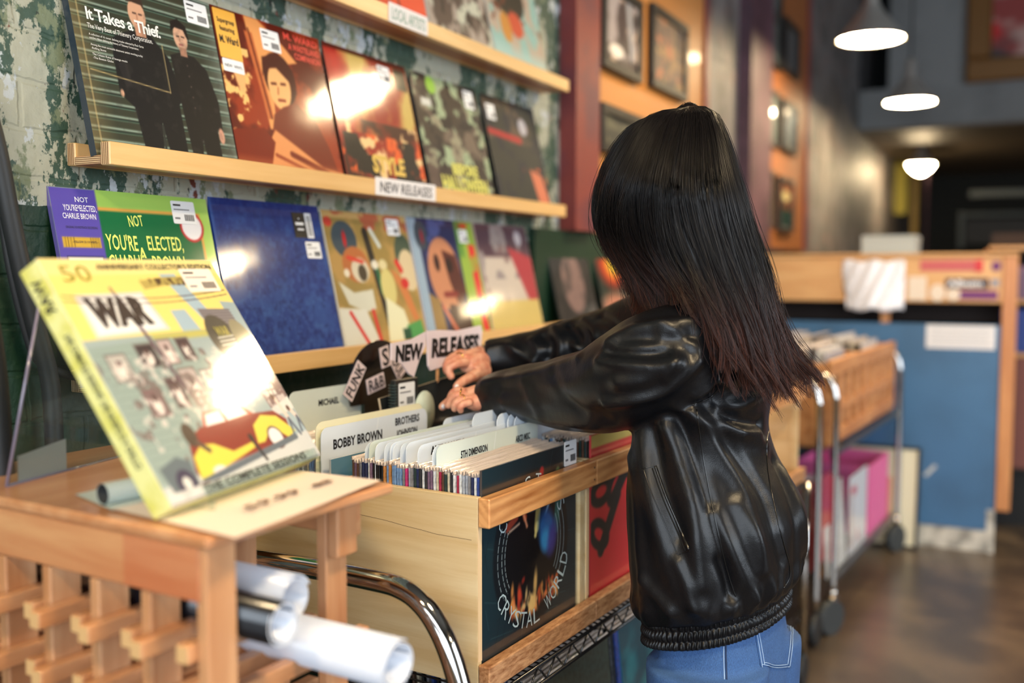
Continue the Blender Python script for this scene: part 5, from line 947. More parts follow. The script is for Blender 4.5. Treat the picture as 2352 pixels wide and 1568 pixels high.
# records standing on the lower deck
low = ['dark green', 'charcoal', 'white', 'black', 'blue', 'grey', 'black', 'cream', 'brown', 'black', 'silver', 'dark blue', 'black']
PAL['bright green'] = (40, 140, 60); low.insert(1, 'bright green')
for k, u0 in enumerate((1.50, 1.84)):
    n = 0.83
    for i in range(36):
        c = low[(i+5*k) % len(low)] if not (i == 6 and k == 0) else 'bright green'
        rec(c, u0, n, 0.243, '%s record standing on the lower wire deck, %s stack' % (c, ['nearer', 'farther'][k]), '%s records, lower deck, %s stack' % (c, ['nearer', 'farther'][k]), -0.10); n += 0.0115
A = Art(30, (40, 106, 116)); A.noise(3, (30, 70, 84), 0.5, 0.6, 4)
tl_ = bsleeve(1.86, 0.822, 0.243, 'teal sleeve facing out on the lower wire deck', A, spine=(50, 110, 120), lean=-0.12)
# ================================================================== SECOND CART, CABINET AND THE FAR SHOP
m_steel = mat('dull_steel', (110, 112, 114), 0.3, 0.9)
# curved end of the first cart beyond the person
b = MB(); e = smooth([[3.46, 1.33, 0.93], [3.46, 1.0, 0.93], [3.46, 0.90, 0.925], [3.46, 0.868, 0.90], [3.46, 0.855, 0.86], [3.46, 0.85, 0.80], [3.46, 0.85, 0.5], [3.46, 0.85, 0.12]], 40)
b.tube(e, 0.0125, 16); b.build('end_handle', m_chr, cart)
b = MB(); b.tube([(3.46, 0.838, 0.055), (3.46, 0.862, 0.055)], 0.055, 24); b.build('castor', mat('rubber_castor', (40, 42, 44), 0.5), cart)
c2 = thing('wire_cart', 'second chrome wire cart beyond the person, with big castors and lattice bins on top', 'cart', (4.2, 1.1, 0), GA)
for uu in (3.62, 4.86):
    e = smooth([[uu, 1.30, 0.93], [uu, 1.0, 0.93], [uu, 0.88, 0.925], [uu, 0.848, 0.90], [uu, 0.836, 0.86], [uu, 0.832, 0.80], [uu, 0.83, 0.5], [uu, 0.83, 0.13]], 40)
    b = MB(); b.tube(e, 0.0125, 16); b.build('end_handle', m_chr, c2)
    for n_, a in ((0.83, 0.4), (1.30, -0.6)):
        b = MB(); d = np.array([math.sin(a), math.cos(a), 0])*0.016; c = np.array([uu-0.03, n_, 0.062]); b.tube([c-d, c+d], 0.062, 28); b.build('castor', mat('grey_rubber_castor', (58, 62, 64), 0.5), c2)
        b = MB(); b.tube([(uu, n_, 0.125), (uu, n_, 0.16)], 0.016, 14); b.box(uu-0.04, uu+0.012, n_-0.022, n_+0.022, 0.122, 0.128); b.build('castor_bracket', m_chr, c2)
for z in (0.645, 0.165):
    b = MB()
    b.cbox(3.62, 4.86, 0.836, 0.850, z-0.016, z+0.006, 0.002); b.cbox(3.62, 4.86, 1.29, 1.304, z-0.016, z+0.006, 0.002)
    for i in range(30): b.tube([(3.63+i*0.042, 0.845, z+0.006), (3.63+i*0.042, 1.295, z+0.006)], 0.002, 6, caps=False)
    b.build('wire_deck', m_steel, c2)
W_LAT = wood('honey_lattice_bin', (212, 152, 96), (176, 112, 60), 'x', 0.5, 8, 10, 0.15)
for k, (a, c) in enumerate(((3.64, 4.22), (4.23, 4.83))):
    t = thing('lattice_bin', ['wooden bin with a lattice front on the second cart, nearer one', 'wooden bin with a lattice front on the second cart, farther one'][k], 'bin', ((a+c)/2, 1.08, 0.655), GA)
    z0, z1 = 0.668, 0.975
    b = MB(); b.cbox(a, c, 0.850, 0.872, z1-0.055, z1, 0.003); b.build('top_rail', W_LAT, t)
    b = MB(); b.cbox(a, c, 0.850, 0.872, z0, z0+0.05, 0.003); b.build('bottom_rail', W_LAT, t)
    m_ = 4; wd = (c-a)
    for i in range(m_+1): 
        x = a+wd*i/m_; b = MB(); b.cbox(max(a, x-0.028), min(c, x+0.028), 0.851, 0.871, z0+0.051, z1-0.056, 0.002); b.build('upright', W_LAT, t)
    for i in range(m_): b = MB(); x = a+wd*(i+0.5)/m_; b.cbox(x-0.045, x+0.045, 0.853, 0.869, z0+0.112, z0+0.145, 0.002); b.build('cross_piece', W_LAT, t)
    for x in (a, c-0.014): b = MB(); b.cbox(x, x+0.014, 0.874, 1.30, z0, z1-0.01, 0.002); b.build('side_panel', W_LAT, t)
    b = MB(); b.cbox(a+0.015, c-0.015, 1.285, 1.30, z0, z1-0.01, 0.002); b.build('back_panel', W_LAT, t)
    b = MB(); b.cbox(a+0.015, c-0.015, 0.874, 1.284, z0-0.012, z0+0.001, 0.002); b.build('floor_board', W_LAT, t)
for k in range(60):
    cc = random.choice(['white', 'cream', 'silver', 'white', 'charcoal', 'light blue']); n_ = 0.885+(k % 30)*0.0128; u0 = 3.68 if k < 30 else 4.30
    rec(cc, u0, n_, 0.675+random.uniform(0, 0.03), '%s record filed in the lattice bins of the second cart' % cc, '%s records in the lattice bins' % cc, random.uniform(-0.08, 0.0))
M_PK = mat('pink_box_board', (224, 104, 160), 0.5); 
t = thing('cardboard_box', 'pink open box on the lower deck of the second cart', 'box', (4.55, 1.0, 0.172), GA)
b = MB(); z0 = 0.172; z1 = 0.47
for q in ((4.36, 4.78, 0.86, 0.868), (4.36, 4.78, 1.16, 1.168), (4.36, 4.368, 0.868, 1.16), (4.772, 4.78, 0.868, 1.16)): b.box(q[0], q[1], q[2], q[3], z0, z1)
b.box(4.368, 4.772, 0.868, 1.16, z0, z0+0.006); b.build('carton', M_PK, t)
for k, (c, lb) in enumerate((('white', 'white record leaning at the front of the second cart\'s lower deck'), ('crimson', 'crimson record behind the white one on the second cart\'s lower deck'))):
    A = Art(40, (222, 222, 226) if k == 0 else (190, 26, 38)); 
    if k == 0: A.line(0.45, 0.75, 0.55, 0.9, 0.02, (206, 50, 54)); A.ell(0.2, 0.2, 0.16, 0.06, (206, 40, 44)); A.rect(0, 0.2, 0.2, 0.9, (206, 190, 186))
    bsleeve(4.00 if k == 0 else 3.50, 0.858 if k == 0 else 0.875, 0.174 if k == 0 else 0.243, lb, A, spine=(220, 220, 224) if k == 0 else (170, 24, 34))
for k in range(14):
    c = ['white', 'orange', 'cream', 'brown', 'crimson', 'white', 'charcoal'][k % 7]; rec(c, 3.66, 0.86+k*0.022, 0.174, '%s record in the loose stack low on the second cart' % c, '%s records low on the second cart' % c, -0.08)
# ------------------------------------------------------------------ blue ended cabinet
XC = 5.04
m_blue = mat('blue_painted_panel', (66, 110, 152), 0.45, coat=0.2, coatr=0.3, var=0.1, vscale=3)
W_CAB = wood('cabinet_pine', (222, 176, 120), (204, 150, 94), 'y', 0.5, 5, 10, 0.2); W_CABZ = wood('cabinet_pine_post', (212, 150, 92), (186, 120, 66), 'z', 0.45, 5, 10, 0.2)
cab = thing('display_cabinet', 'pine cabinet with a big blue end panel and a sticker-covered header board', 'cabinet', (5.4, 0.6, 0), 0)
b = MB(); b.cbox(XC, XC+0.018, 0.082, 1.16, 0.10, 1.050, 0.003); b.build('blue_panel', m_blue, cab)
b = MB(); b.box(XC-0.001, XC+0.017, 0.082, 1.16, 0.0, 0.099); b.box(XC-0.002, XC+0.0175, 0.083, 0.115, 0.05, 0.20); b.build('worn_kickboard', mat('scuffed_white_kickboard', (206, 202, 190), 0.6, var=0.3, vscale=14), cab)
b = MB(); b.cbox(XC-0.004, XC+0.05, 0.022, 0.081, 0.20, 1.362, 0.003); b.build('corner_post', W_CABZ, cab)
b = MB(); b.cbox(XC, XC+0.020, 0.082, 1.16, 1.150, 1.362, 0.003); b.build('header_board', W_CAB, cab)
b = MB(); b.cbox(XC-0.01, XC+0.5, 0.02, 1.17, 1.363, 1.378, 0.003); b.build('top', W_CAB, cab)
b = MB(); b.cbox(XC+0.002, XC+0.04, 0.56, 0.60, 1.051, 1.149, 0.002); b.build('stud', W_CABZ, cab)
b = MB(); b.box(XC+0.3, XC+0.31, 0.09, 1.15, 0.0, 1.36); b.box(XC+0.02, XC+0.3, 0.0825, 1.16, 1.03, 1.045); b.build('back_panel', mat('dark_brown_inside', (40, 26, 20), 0.7), cab)
b = MB(); b.cbox(XC+0.05, XC+0.5, 0.022, 0.04, 0.20, 1.36, 0.002); b.build('side_board', W_CABZ, cab)
def flat(name, label, y0, y1, z0, z1, m, cat='sticker', dx=0.0025, group=None, r=0.0, art=None):
    b = MB(); yc = (y0+y1)/2
    if r: 
        a = np.linspace(0, 2*math.pi, 24, endpoint=False); P_ = [(XC-dx, yc+(y1-y0)/2*math.cos(k), (z0+z1)/2+(z1-z0)/2*math.sin(k)) for k in a]; b.add(P_+[(XC-0.0004, p[1], p[2]) for p in P_], [list(range(24))]+[(i, 24+i, 24+(i+1) % 24, (i+1) % 24) for i in range(24)])
    else: b.box(XC-dx, XC-0.0004, y0, y1, z0, z1)
    return tag(b.build(name, m, None, (XC-dx, yc, z0)), label, cat, group)
pu = mat('purple_sticker', (110, 50, 112), 0.5); rd = mat('red_sticker', (206, 50, 60), 0.5); cr = mat('cream_label_paper', (226, 212, 196), 0.5); wt = mat('white_paper', (228, 228, 232), 0.5); dkp = mat('dark_sticker', (50, 40, 56), 0.5)
flat('sticker', 'long purple sticker low on the header board', 0.10, 0.285, 1.166, 1.206, pu)
flat('sticker', 'dark sticker with pale lettering in the middle of the header board', 0.14, 0.32, 1.215, 1.262, dkp)
flat('sticker', 'pinkish red strip sticker along the top of the header board', 0.18, 0.43, 1.296, 1.345, mat('faded_red_sticker', (196, 96, 98), 0.5))
flat('sticker', 'bright red sticker right of the faded red strip', 0.165, 0.195, 1.292, 1.347, rd, dx=0.004)
flat('sticker', 'round plum sticker at the top right of the header board', 0.09, 0.13, 1.295, 1.340, pu, r=1)
flat('sticker', 'round cream sticker low on the header board, left one', 0.32, 0.385, 1.155, 1.235, cr, r=1)
flat('sticker', 'round cream sticker overlapping the purple one', 0.255, 0.315, 1.160, 1.215, cr, r=1, dx=0.005)
flat('sticker', 'square cream sticker next to the hanging white bag', 0.40, 0.48, 1.160, 1.270, cr)
flat('sticker', 'small grey sticker at the right end of the header board', 0.095, 0.13, 1.225, 1.260, mat('grey_sticker', (150, 150, 160), 0.5))
b = MB()
for s_, y, z, h, wd in (('Album', 0.31, 1.227, 0.026, 0.15), ): 
    q = MB(); q.text(s_, 0, 0, h, 0, 0, 'LEFT', bold=0.05, width=wd); V = np.concatenate(q.v); b.add(np.stack([np.full(len(V), XC-0.0032), y-V[:, 0], z+V[:, 2]], 1), q.f)
o_ = b.build('lettering', wt, None, (XC, 0.2, 1.2)); st = [o for o in COL.objects if o.name.startswith('sticker') and 'dark sticker' in o.get('label', '')][0]; o_.parent = st; o_.matrix_parent_inverse = Matrix.Translation(st.location).inverted()
# white shopping bag / paper hanging at the header
b = MB(); n_ = 14; v = []
for i in range(n_+1):
    for j in range(n_+1):
        y = 0.775-0.28*i/n_; z = 1.345-0.235*j/n_; x = XC-0.012-0.035*math.sin(math.pi*i/n_)*(0.3+0.7*j/n_)-0.008*math.sin(i*1.9+j*0.7); v.append((x, y-(0.02 if j > 8 and i == 0 else 0), z+0.006*math.sin(i*1.1)))
b.add(v, [(i*(n_+1)+j, i*(n_+1)+j+1, (i+1)*(n_+1)+j+1, (i+1)*(n_+1)+j) for i in range(n_) for j in range(n_)], 0, True)
o_ = b.build('paper_bag', mat('glossy_white_paper', (226, 226, 234), 0.3, coat=0.6), None, (XC-0.02, 0.63, 1.1)); md = o_.modifiers.new('s', 'SOLIDIFY'); md.thickness = 0.002; tag(o_, 'crumpled glossy white bag hanging from the header board', 'bag')
t = thing('notice', 'white printed notice taped to the top right of the blue panel', 'notice', (XC, 0.25, 0.9)); ORG[t.name] = np.array([XC, 0.25, 0.9])
b = MB(); b.box(XC-0.003, XC-0.0004, 0.104, 0.395, 0.938, 1.046); b.build('sheet', wt, t)
b = MB()
for i in range(5): b.box(XC-0.0036, XC-0.0031, 0.12+0.006*(i % 3), 0.378, 0.957+i*0.017, 0.961+i*0.017)
b.build('printed_lines', mat('pale_grey_ink', (170, 172, 178), 0.5), t)
# framed print leaning on the panel
t = lthing('framed_print', 'cream print with a coral shape in a dark frame, leaning on the blue panel', 'picture', (XC-0.10, 0.90, 0.0), 0, 0)
t.rotation_euler = (math.radians(-9), 0, -math.pi/2); W_, H_ = 0.50, 0.475
b = MB(); f = 0.014
for q in ((0, W_, 0, f), (0, W_, H_-f, H_), (0, f, f, H_-f), (W_-f, W_, f, H_-f)): b.cbox(q[0], q[1], 0, 0.02, q[2], q[3], 0.002)
b.build('frame', m_frame, t)
A = Art(60, (222, 216, 190)); A.rect(0.5, 0.30, 0.76, 0.78, (214, 128, 110)); A.rect(0.54, 0.34, 0.70, 0.58, (214, 206, 190)); s = slab('print', A, W_-2*f, H_-2*f, 0.005, [P_GLOSS, M_CARD], t); s.location = (f, 0.006, f)
# white tape and small marks on the blue panel
b = MB(); a = math.radians(-50); c_, s_ = math.cos(a), math.sin(a); yy, zz = 0.36, 0.36
b.add([(XC-0.001, yy+q*c_-r_*s_, zz+q*s_+r_*c_) for q, r_ in ((-0.035, -0.008), (0.035, -0.008), (0.035, 0.008), (-0.035, 0.008))], [(0, 1, 2, 3)]); b.build('tape_scrap', mat('dirty_white_tape', (190, 196, 196), 0.6), cab)
# things on top of the cabinet
t = thing('plastic_crate', 'pale grey plastic crate on top of the cabinet', 'crate', (XC+0.3, 0.60, 1.379)); b = MB(); x0, x1, y0, y1, z0, z1 = XC+0.2, XC+0.45, 0.47, 0.72, 1.379, 1.47
for q in ((x0, x1, y0, y0+0.006), (x0, x1, y1-0.006, y1), (x0, x0+0.006, y0+0.006, y1-0.006), (x1-0.006, x1, y0+0.006, y1-0.006)): b.box(q[0], q[1], q[2], q[3], z0, z1)
b.box(x0+0.006, x1-0.006, y0+0.006, y1-0.006, z0, z0+0.005); b.build('crate', mat('pale_grey_plastic', (166, 178, 180), 0.5), t)
b = MB(); b.cbox(x0-0.004, x1+0.004, y0-0.004, y1+0.004, z1-0.018, z1-0.008, 0.002); b.build('rim', mat('pale_grey_plastic', (166, 178, 180), 0.5), t)
# dusky wall of bins right of the cabinet
m_br = mat('red_brown_board', (122, 74, 66), 0.6)
t = thing('bin_unit', 'reddish brown bin unit with shelves at the right edge of the picture', 'bin unit', (6.0, -0.35, 0)); 
b = MB(); b.cbox(5.62, 5.65, -1.3, 0.16, 0.30, 0.86, 0.003); b.build('front_panel', m_br, t)
b = MB(); b.cbox(5.61, 6.1, -1.3, 0.16, 0.28, 0.30, 0.003); b.box(5.655, 5.66, -1.3, 0.16, 0, 0.28); b.build('plinth', mat('black_plinth', (18, 18, 18), 0.6), t)
b = MB(); b.cbox(5.62, 6.1, 0.165, 0.18, 0, 1.40, 0.003); b.build('side_board', W_CABZ, t)
b = MB(); b.box(6.08, 6.1, -1.3, 0.16, 0.3, 1.5); b.build('back_panel', mat('dark_brown_inside', (40, 26, 20), 0.7), t)
for z in (0.86, 1.13, 1.40): b = MB(); b.cbox(5.66, 6.08, -1.3, 0.16, z, z+0.02, 0.003); b.build('shelf_board', W_CAB, t)
for k, (c, lb) in enumerate((('blue', 'dark blue basket'), ('dark green', 'dark green box'), ('mauve', 'mauve box'), ('cream', 'cream box'))):
    y1 = 0.12-(k % 2)*0.32; zz = 0.881 if k < 2 else 1.151; b = MB(); b.cbox(5.68, 5.95, y1-0.26, y1, zz, zz+(0.22 if k < 2 else 0.17), 0.006)
    b2 = b.build('storage_box', mat('spine_'+c if False else 'box_'+c, PAL[c], 0.5), None, (5.8, y1-0.13, zz)); tag(b2, lb+' on the shelf of the reddish brown unit at the right edge', 'box')
# ------------------------------------------------------------------ far room under the mezzanine
def fbox(name, label, cat, px0, px1, py0, py1, X, c, th=0.15, kind=None, m=None):
    a = atx(px0, py1, X); c2_ = atx(px1, py0, X); b = MB(); z0 = max(0.0, a[2]); b.cbox(X, X+th, min(a[1], c2_[1]), max(a[1], c2_[1]), z0, min(c2_[2], zb-0.03), 0.005)
    o = b.build(name, m or mat('far_%d_%d_%d' % c, c, 0.6), None, (X, a[1], z0))
    if kind: o['kind'] = kind; return o
    return tag(o, label, cat)
fbox('trim_8', '', '', 1908, 1930, 300, 640, 9.65, (94, 100, 102), 0.12, 'structure')
fbox('wall_passage', '', '', 1930, 1990, 318, 640, 11.5, (170, 126, 98), 0.1, 'structure')
fbox('wall_passage_pink', '', '', 1960, 2000, 330, 640, 12.2, (130, 104, 92), 0.1, 'structure')
fbox('hanging_banner', 'yellow banner hanging in the dark far room, the wider one', 'banner', 2052, 2086, 340, 492, 12.5, (168, 152, 50), 0.03)
fbox('hanging_banner', 'narrow yellow-tan banner right of the wider yellow one', 'banner', 2090, 2110, 372, 600, 12.8, (150, 122, 56), 0.03)
fbox('far_post', 'slim plum coloured post under the most distant lamp', 'post', 2112, 2130, 350, 1100, 11.0, (62, 30, 44), 0.08)
fbox('far_shelving', 'brown shelving dimly lit between the passage and the yellow banner', 'shelving', 2000, 2050, 380, 640, 13.0, (70, 52, 40), 0.3)
fbox('far_beam', 'pale horizontal duct under the soffit at the back', 'duct', 2226, 2420, 432, 452, 12.5, (86, 92, 92), 0.2)
fbox('dark_screen', 'large black screen in a grey surround at the back of the shop', 'screen', 2216, 2420, 500, 560, 11.0, (16, 17, 18), 0.05)  # dark window, its darkness given as near-black paint
for q in ((2200, 2215, 486, 570), (2215, 2420, 484, 498)): fbox('screen_surround', ['upright grey edge of the surround left of the black screen', 'horizontal grey edge of the surround above the black screen'][0 if q[0] == 2200 else 1], 'trim', q[0], q[1], q[2], q[3], 11.0, (58, 64, 64), 0.09)
fbox('conduit', 'tan conduit along the underside of the mezzanine front', 'pipe', 1935, 2066, 306, 318, 10.2, (150, 124, 98), 0.06)
# ================================================================== THE PERSON
PX, PY = 1.69, 0.485
person = thing('person', 'person with long black hair in a black leather jacket and blue jeans, flicking through records', 'person', (PX, PY, 0)); ORG[person.name] = np.array([PX, PY, 0])
FWD = np.array([0.10, 0.995, 0]); FWD /= np.linalg.norm(FWD); RGT = np.array([FWD[1], -FWD[0], 0])      # she faces the wall
def ringloft(b, rings, seg=48, m=0, p=2.3, cap=True):
    """rings: (centre xyz, half width along RGT, half depth along FWD)"""
    v = []
    for rr in rings:
        c, a, d = rr[:3]; ti = rr[3] if len(rr) > 3 else 0.0
        for k in range(seg):
            t = 2*math.pi*k/seg; ct, st = math.cos(t), math.sin(t); x = a*math.copysign(abs(ct)**(2/p), ct); y = d*math.copysign(abs(st)**(2/p), st); v.append(np.array(c)+RGT*x+FWD*y-np.array([0, 0, ti*y]))
    n = len(rings); f = [(i*seg+k, i*seg+(k+1) % seg, (i+1)*seg+(k+1) % seg, (i+1)*seg+k) for i in range(n-1) for k in range(seg)]
    if cap: f += [[k for k in range(seg)][::-1], [(n-1)*seg+k for k in range(seg)]]
    return b.add(v, f, m, True)
def interp(keys, n):
    K = np.array(keys, float); t = np.linspace(0, len(K)-1, n); return np.array([catm(K, s) for s in t])
def catm(P, s):
    i = min(int(s), len(P)-2); f = s-i; p0 = P[max(i-1, 0)]; p1 = P[i]; p2 = P[i+1]; p3 = P[min(i+2, len(P)-1)]
    return 0.5*((2*p1)+(-p0+p2)*f+(2*p0-5*p1+4*p2-p3)*f*f+(-p0+3*p1-3*p2+p3)*f**3)
def fuse(b, name, voxel, smooth_it=4):
    """grow one continuous surface over overlapping pieces; returns vertices and faces"""
    o = b.build(name, M_CARD, None, (0, 0, 0)); r = o.modifiers.new('r', 'REMESH'); r.mode = 'VOXEL'; r.voxel_size = voxel; r.adaptivity = 0
    s = o.modifiers.new('s', 'SMOOTH'); s.factor = 0.5; s.iterations = smooth_it
    dg = bpy.context.evaluated_depsgraph_get(); me = bpy.data.meshes.new_from_object(o.evaluated_get(dg)); v = np.empty(len(me.vertices)*3); me.vertices.foreach_get('co', v)
    f = [list(p.vertices) for p in me.polygons]; bpy.data.objects.remove(o); bpy.data.meshes.remove(me); return v.reshape(-1, 3), f
def vnormals(v, f):
    F = np.array([q[:4] if len(q) > 3 else list(q)+[q[2]] for q in f]); fn = np.cross(v[F[:, 2]]-v[F[:, 0]], v[F[:, 3]]-v[F[:, 1]]); n = np.zeros_like(v)
    for k in range(4): np.add.at(n, F[:, k], fn)
    return n/(np.linalg.norm(n, axis=1)[:, None]+1e-12)
def pieces(v, f, name, mats, parent, label=None, fm=None):
    b = MB(); b.add(v, f, 0, True)
    if fm is not None: b.m = list(fm)
    return b.build(name, mats, parent, ORG[parent.name], 0, label)
def seg_dist(v, P):
    dm = np.full(len(v), 9.0)
    for a, c in zip(P[:-1], P[1:]):
        d = c-a; t = np.clip(((v-a)@d)/(d@d+1e-12), 0, 1); dm = np.minimum(dm, np.linalg.norm(v-a-t[:, None]*d, axis=1))
    return dm
def hit(bvh, x, y, off=0.0):
    r = ray(x, y); r = r/np.linalg.norm(r); h = bvh.ray_cast(Vector(CP), Vector(r))
    if h[0] is None: return None, None
    return np.array(h[0])+np.array(h[1])*off, np.array(h[1])
def project_line(bvh, pts, off=0.0, n=24):
    out = []
    for q in interp([(a, c) for a, c in pts], n):
        h, _ = hit(bvh, q[0], q[1], off)
        if h is not None and (not out or np.linalg.norm(h-out[-1]) < 0.12): out.append(h)
    return np.array(out)
# ---- body: legs, trunk, neck, head, arms and hands as one skin
def ctr(px, py, d): return at(px, py, d)
SHL = ctr(1552, 775, 1.60); SHR = ctr(1655, 775, 1.90)
ELL = ctr(1392, 905, 1.70); WRL = ctr(1110, 912, 1.93)
ELR = ctr(1400, 800, 2.02); WRR = ctr(1118, 830, 2.13)
HC = ctr(1540, 440, 1.70)
bb = MB()
QY = PY-0.026
legs = [([PX, QY, 0.80], 0.128, 0.075), ([PX, QY, 0.90], 0.125, 0.08), ([PX, PY+0.0, 1.02], 0.125, 0.085), (list((SHL+SHR)/2*np.array([1, 1, 0])+np.array([0, 0, 1.13])), 0.15, 0.095), (list((SHL+SHR)/2*np.array([1, 1, 0])+np.array([0, 0, 1.22])), 0.12, 0.07)]
ringloft(bb, legs, 28)
for s in (-1, 1):
    hp_ = np.array([PX, QY, 0.82])+RGT*0.07*s; kn = np.array([PX, QY, 0.44])+RGT*0.09*s; an = np.array([PX, QY, 0.08])+RGT*0.095*s-FWD*0.01
    bb.tube([hp_, (hp_+kn)/2, kn, (kn+an)/2, an], [0.074, 0.064, 0.050, 0.046, 0.034], 16); bb.ball(an+FWD*0.045-np.array([0, 0, 0.035]), 0.034, (0.9, 2.4, 0.8))
NB = (SHL+SHR)/2+np.array([0, 0, 0.05]); bb.tube([NB-np.array([0, 0, 0.04]), HC-np.array([0, 0, 0.06])], [0.058, 0.05], 16)
hd = FWD*0.80+np.array([0, 0, -0.45]); hd /= np.linalg.norm(hd); hup = np.cross(RGT, hd); hup = hup if hup[2] > 0 else -hup
bb.ball(HC, 0.094, (1, 1, 1.05), 0, 24); bb.ball(HC+hd*0.03-hup*0.05, 0.07, (0.9, 0.95, 1.0), 0, 20)
bb.tube([HC+hd*0.088-hup*0.005, HC+hd*0.108-hup*0.045], [0.010, 0.016], 10); bb.tube([HC+hd*0.092-hup*0.075-RGT*0.02, HC+hd*0.092-hup*0.075+RGT*0.02], 0.008, 8); bb.ball(HC+hd*0.082-hup*0.108, 0.018)
for s in (-1, 1): bb.ball(HC+RGT*0.093*s-hup*0.02, 0.022, (0.4, 0.8, 1.1)); bb.ball(HC+hd*0.083+RGT*0.03*s-hup*0.008, 0.014)
bb.tube(interp([SHL, at(1460, 850, 1.62), ELL, at(1210, 903, 1.86), WRL], 20), np.linspace(0.048, 0.024, 20), 16)
bb.tube(interp([SHR, at(1570, 780, 1.93), at(1480, 775, 2.0), at(1400, 790, 2.06), at(1300, 805, 2.10), at(1200, 818, 2.13), WRR], 24), np.linspace(0.048, 0.024, 24), 16)
bv, bf = fuse(bb, 'body_raw', 0.006, 5)
# hands on a finer grid: palm and five separate bent fingers each
m_skin = mat('warm_skin', (222, 162, 132), 0.5, var=0.10, vscale=60, vcol=(206, 132, 104)); 
MATS['warm_skin'].node_tree.nodes['Principled BSDF'].inputs['Subsurface Weight'].default_value = 0.12
MATS['warm_skin'].node_tree.nodes['Principled BSDF'].inputs['Subsurface Radius'].default_value = (0.02, 0.008, 0.004)
def hand(wr, el, palm_pts, fingers, name):
    b = MB(); d = wr-el; d /= np.linalg.norm(d)
    b.tube([wr-d*0.10, wr-d*0.03, wr+d*0.004], [0.028, 0.0245, 0.023], 18, flat=0.85)
    for P_, r in palm_pts: b.tube(P_, r, 14)
    for P_, r in fingers: P2 = smooth(P_, 16); b.tube(P2, np.linspace(r[0], r[1], 16), 12); b.ball(P2[-1], r[1]*0.98, seg=12); b.ball(P2[0], r[0]*1.02, seg=12)
    v, f = fuse(b, name, 0.0016, 5); return v, f
def H(px, py, d): return at(px, py, d)
# far (upper) hand: back of the hand seen, fingers curled down onto the sleeve, index pointing down and left
d0 = 2.05
fv, ff = hand(WRR, at(1210, 816, 2.132), [([H(1112, 826, 2.12), H(1088, 838, 2.09), H(1068, 834, 2.07)], [0.027, 0.026, 0.018]), ([H(1108, 848, 2.09), H(1088, 858, 2.06)], [0.024, 0.018]), ([H(1105, 815, 2.13), H(1066, 822, 2.09)], [0.020, 0.015])],
  [([H(1068, 820, 2.08), H(1044, 826, 2.06), H(1027, 838, 2.05), H(1026, 852, 2.05)], (0.0098, 0.0078)),       # middle finger, knuckles bent
   ([H(1068, 832, 2.06), H(1046, 836, 2.035), H(1030, 848, 2.03), H(1036, 864, 2.03)], (0.0100, 0.0078)),
   ([H(1070, 818, 2.11), H(1048, 816, 2.10), H(1031, 826, 2.09), H(1024, 842, 2.09)], (0.0092, 0.0072)),
   ([H(1076, 814, 2.14), H(1056, 810, 2.14), H(1040, 818, 2.13), H(1034, 832, 2.13)], (0.0082, 0.0066)),
   ([H(1098, 858, 2.06), H(1078, 868, 2.03), H(1060, 878, 2.01), H(1049, 888, 2.00)], (0.0120, 0.0085))], 'hand_raw')
# near (lower) hand
nv, nf = hand(WRL, at(1210, 903, 1.86), [([H(1106, 912, 1.92), H(1088, 914, 1.915), H(1068, 912, 1.91)], [0.026, 0.025, 0.018]), ([H(1100, 922, 1.90), H(1076, 922, 1.89)], [0.018, 0.014])],
  [([H(1070, 903, 1.92), H(1052, 898, 1.925), H(1040, 904, 1.93), H(1034, 916, 1.935)], (0.0098, 0.0078)),
   ([H(1070, 910, 1.90), H(1050, 908, 1.90), H(1038, 916, 1.905), H(1030, 930, 1.91)], (0.0098, 0.0078)),
   ([H(1072, 918, 1.885), H(1056, 920, 1.88), H(1046, 928, 1.88), H(1044, 938, 1.885)], (0.0092, 0.0072)),
   ([H(1078, 924, 1.87), H(1064, 928, 1.865), H(1057, 935, 1.865), H(1058, 942, 1.87)], (0.0082, 0.0066)),
   ([H(1088, 905, 1.93), H(1064, 902, 1.95), H(1036, 918, 1.96), H(1016, 934, 1.965)], (0.0112, 0.0080))], 'hand_raw')
B = MB(); B.add(bv, bf, 0, True); B.add(fv, ff, 0, True); B.add(nv, nf, 0, True); body = B.build('body', m_skin, person)
m_gold = mat('gold_ring', (226, 180, 96), 0.2, 1.0); m_nail = mat('pale_nail', (236, 226, 226), 0.25, coat=0.8)
def ring(c, ax, r, label):
    ax = np.array(ax, float); ax /= np.linalg.norm(ax); t = np.cross(ax, [0, 0, 1.0]); t /= np.linalg.norm(t); u_ = np.cross(ax, t); b = MB()
    a = np.linspace(0, 2*math.pi, 24); b.tube([c+r*(math.cos(q)*t+math.sin(q)*u_) for q in a], 0.0013, 6); return b.build('finger_ring', m_gold, person, None, 0, label)
ring(H(1058, 904, 1.90), H(1070, 910, 1.90)-H(1050, 908, 1.90), 0.0108, 'gold ring on the lower hand'); ring(H(1056, 821, 2.07), H(1068, 820, 2.08)-H(1044, 826, 2.06), 0.0106, 'gold ring on the upper hand'); ring(H(1064, 918, 1.885), H(1072, 918, 1.885)-H(1056, 920, 1.88), 0.0102, 'second gold ring on the lower hand')
for c, r_ in ((H(1018, 933, 1.958), 0.005), (H(1049, 889, 1.992), 0.006)): b = MB(); b.ball(c, r_, (1, 0.8, 1.1), 0, 10); b.build('fingernail', m_nail, person)
